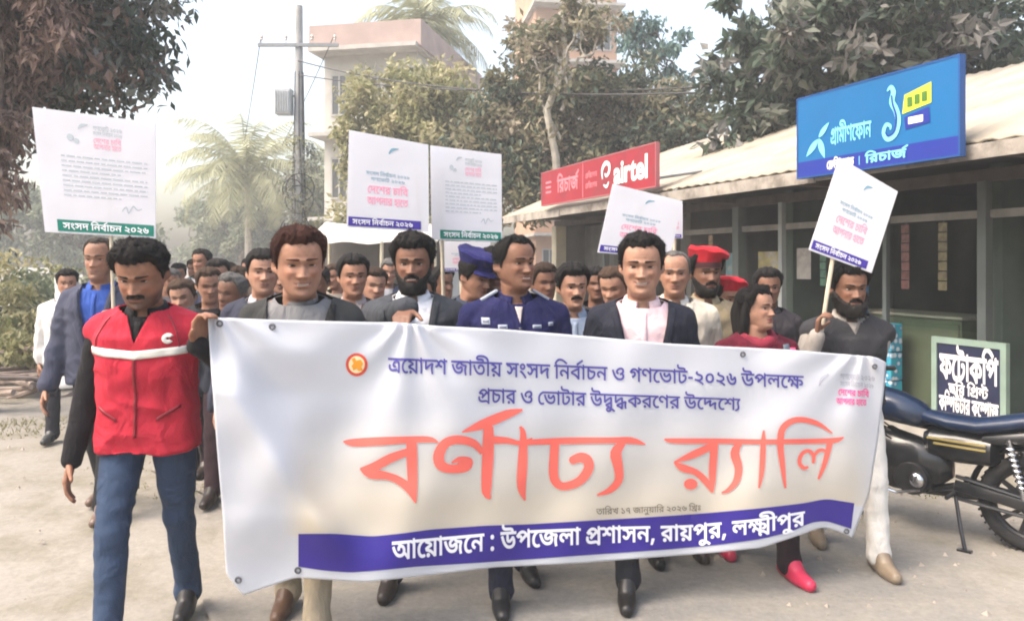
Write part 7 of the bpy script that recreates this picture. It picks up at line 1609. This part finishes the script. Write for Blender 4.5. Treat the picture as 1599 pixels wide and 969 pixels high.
p = person('police woman in a navy blue cap looking down toward the right', px=733, Y=4.45, top=392, hs=.25, yaw=R(12), skin=SK2, res='mid', W=1.02, face=dict(yaw=.75, pitch=-.25, eye=.6), top_kind='shirt', top_col=(.035, .045, .07), trousers=(.02, .022, .03), hair=BLKH)
cap(p, fabric('cap_navy', srgb(34, 34, 84)), 'police')
person('dark haired man half hidden behind the police officer', px=770, Y=4.55, top=384, hs=.26, yaw=R(4), skin=SK3, res='mid', face=dict(yaw=.2), top_kind='shirt', top_col=(.05, .05, .06))
person('young man in a blue checked shirt between the officer and the black suit', px=893, Y=4.45, top=409, hs=.255, yaw=R(5), skin=SK4, res='mid', W=.98, face=dict(yaw=.12, eye=.9, vol=.026, smile=.2), top_kind='jacket', top_col=(.045, .05, .075), inner=(.22, .27, .36), v=(.4, .09), trousers=(.03, .03, .04), moustache=True)
person('man in dark clothes far behind the checked shirt', px=930, Y=5.6, top=414, hs=.24, skin=SK3, res='far', top_kind='shirt', top_col=(.04, .04, .045))
person('older man in a cream jacket just behind the black suit', px=1052, Y=4.35, top=386, hs=.262, yaw=R(-2), skin=SK2, res='mid', W=1.06, face=dict(yaw=-.12, eye=.7, hairline=.90, vol=.008, wide=1.04), top_kind='jacket', top_col=(.60, .54, .44), inner=(.5, .48, .44), v=(.25, .06), trousers=(.2, .18, .15), hair=(.09, .085, .08))
p = person('guard in a red beret and khaki uniform', px=1100, Y=4.7, top=386, hs=.275, yaw=R(2), skin=SK3, res='mid', W=1.04, face=dict(eye=.7, yaw=.1), top_kind='shirt', top_col=(.30, .24, .15), trousers=(.2, .17, .11), beard=((.012, .011, .010), .006), moustache=True)
cap(p, fabric('beret_red', srgb(168, 36, 46)), 'beret', paint('beret_band', (.05, .01, .012)))
p = person('shorter person in a bright red cap and pink scarf behind the woman in maroon', px=1133, Y=4.9, top=432, hs=.25, yaw=R(4), skin=SK2, res='mid', W=.95, face=dict(yaw=.3), top_kind='shirt', top_col=srgb(190, 110, 110), trousers=(.1, .05, .05))
cap(p, fabric('cap_red', srgb(172, 40, 52)), 'beret')
person('man with dark hair standing in the shop shade behind the woman in maroon', px=1197, Y=5.2, top=416, hs=.25, skin=SK3, res='mid', face=dict(yaw=-.1), top_kind='shirt', top_col=(.04, .035, .04))
person('man in a dark jacket with a pale bag strap left of the reddish haired man', px=412, Y=4.6, top=384, hs=.275, yaw=R(6), skin=SK4, res='mid', face=dict(yaw=.3, eye=.6), top_kind='jacket', top_col=(.03, .033, .05), inner=(.38, .36, .38), v=(.35, .08), trousers=(.03, .03, .04))
# --- the crowd further down the street
far_rows = [(318, 7.4, 392, 'greenish black haired man at the head of the distant crowd', (.035, .05, .06)), (345, 6.2, 403, 'man in a navy jacket left of the bag strap', (.02, .024, .05)), (376, 6.8, 412, 'man in dark maroon deep in the crowd', (.06, .03, .04)),
            (292, 6.0, 428, 'short man in slate blue beside the red vest shoulder', (.06, .07, .10)), (264, 8.0, 410, 'distant man in grey seen over the red vest shoulder', (.10, .10, .11)), (392, 8.4, 404, 'far walker in brown behind the bag strap man', (.12, .09, .07)),
            (500, 5.9, 410, 'man in charcoal hidden behind the reddish hair', (.05, .05, .055)), (582, 6.0, 412, 'man with a light face right of the dark brown jacket', (.09, .06, .06)), (528, 7.6, 404, 'far walker in beige left of the dark brown jacket', (.22, .19, .16)),
            (605, 7.8, 406, 'far walker in dark blue beside the shed post', (.04, .045, .08)), (690, 6.2, 414, 'person in a red top behind the shoulder of the white shirted man', (.36, .05, .07)), (432, 9.5, 402, 'smallest grey walker at the back of the crowd', (.13, .13, .13)),
            (303, 10.5, 400, 'distant walker in tan on the open street', (.2, .17, .13)), (330, 5.6, 418, 'short walker in a black shirt in the gap right of the red vest', (.02, .02, .024)), (362, 5.3, 424, 'walker in a dark slate jacket low beside the bag strap man', (.03, .035, .05)), (440, 6.6, 404, 'walker in navy hidden behind the reddish haired head', (.03, .035, .07)),
            (280, 9.2, 405, 'walker in dark green at the left fringe of the far crowd', (.03, .05, .04)), (358, 9.0, 401, 'walker in pale blue in the middle of the far crowd', (.16, .19, .24)), (404, 11.0, 401, 'distant walker in white at the back of the road', (.4, .4, .4)), (335, 12.5, 402, 'faintest distant walker in grey near the palm', (.15, .15, .16)),
            (548, 8.6, 406, 'far walker in black under the shed awning', (.03, .03, .035)), (660, 5.6, 418, 'walker in grey close behind the white shirted man', (.09, .09, .10)), (850, 5.4, 412, 'walker in dark brown in the shade right of the officer', (.05, .04, .035)), (962, 5.2, 412, 'man in black hidden behind the suit jacket', (.03, .03, .034))]
for i, (px, Y, top, lb, c) in enumerate(far_rows):
    top += (i * 29 % 13) - 6
    person(lb, px=px, Y=Y, top=top, hs=.245 + .012 * (i % 4), yaw=R((i * 37 % 31) - 13), hair=[(.010, .009, .009), (.03, .018, .012), (.10, .095, .09), (.012, .010, .010), (.05, .03, .02)][i * 3 % 5], skin=(SK1, SK2, SK3, SK4)[i % 4], res='far', W=.98 + .03 * (i % 4), top_kind='shirt' if i % 3 else 'jacket', top_col=c, inner=(.3, .3, .32), v=(.25, .06), trousers=(.03 + .01 * (i % 3), .03, .035), stride=.3 + .05 * (i % 3), lead=1 if i % 2 else -1, face=dict(yaw=.55 * math.sin(i * 2.1), pitch=-.2 * math.sin(i * 1.3) ** 2, roll=.12 * math.sin(i * 3.7)), group='walkers further down the street')
# ------------------------------------------------------------------ winter haze
mb = MB(); mb.box((0, 34, 13), (130, 96, 30)); hz_ = mb.build('haze', None, None)
hm_ = bpy.data.materials.new('haze'); hm_.use_nodes = True; hn = hm_.node_tree.nodes; hn.clear()
ho = hn.new('ShaderNodeOutputMaterial'); pv = hn.new('ShaderNodeVolumePrincipled'); pv.inputs['Color'].default_value = (.92, .94, .95, 1); pv.inputs['Density'].default_value = .0045; pv.inputs['Anisotropy'].default_value = 0.0
hm_.node_tree.links.new(pv.outputs[0], ho.inputs['Volume']); hz_.data.materials.append(hm_); tag(hz_, kind='stuff'); hz_.display_type = 'BOUNDS'
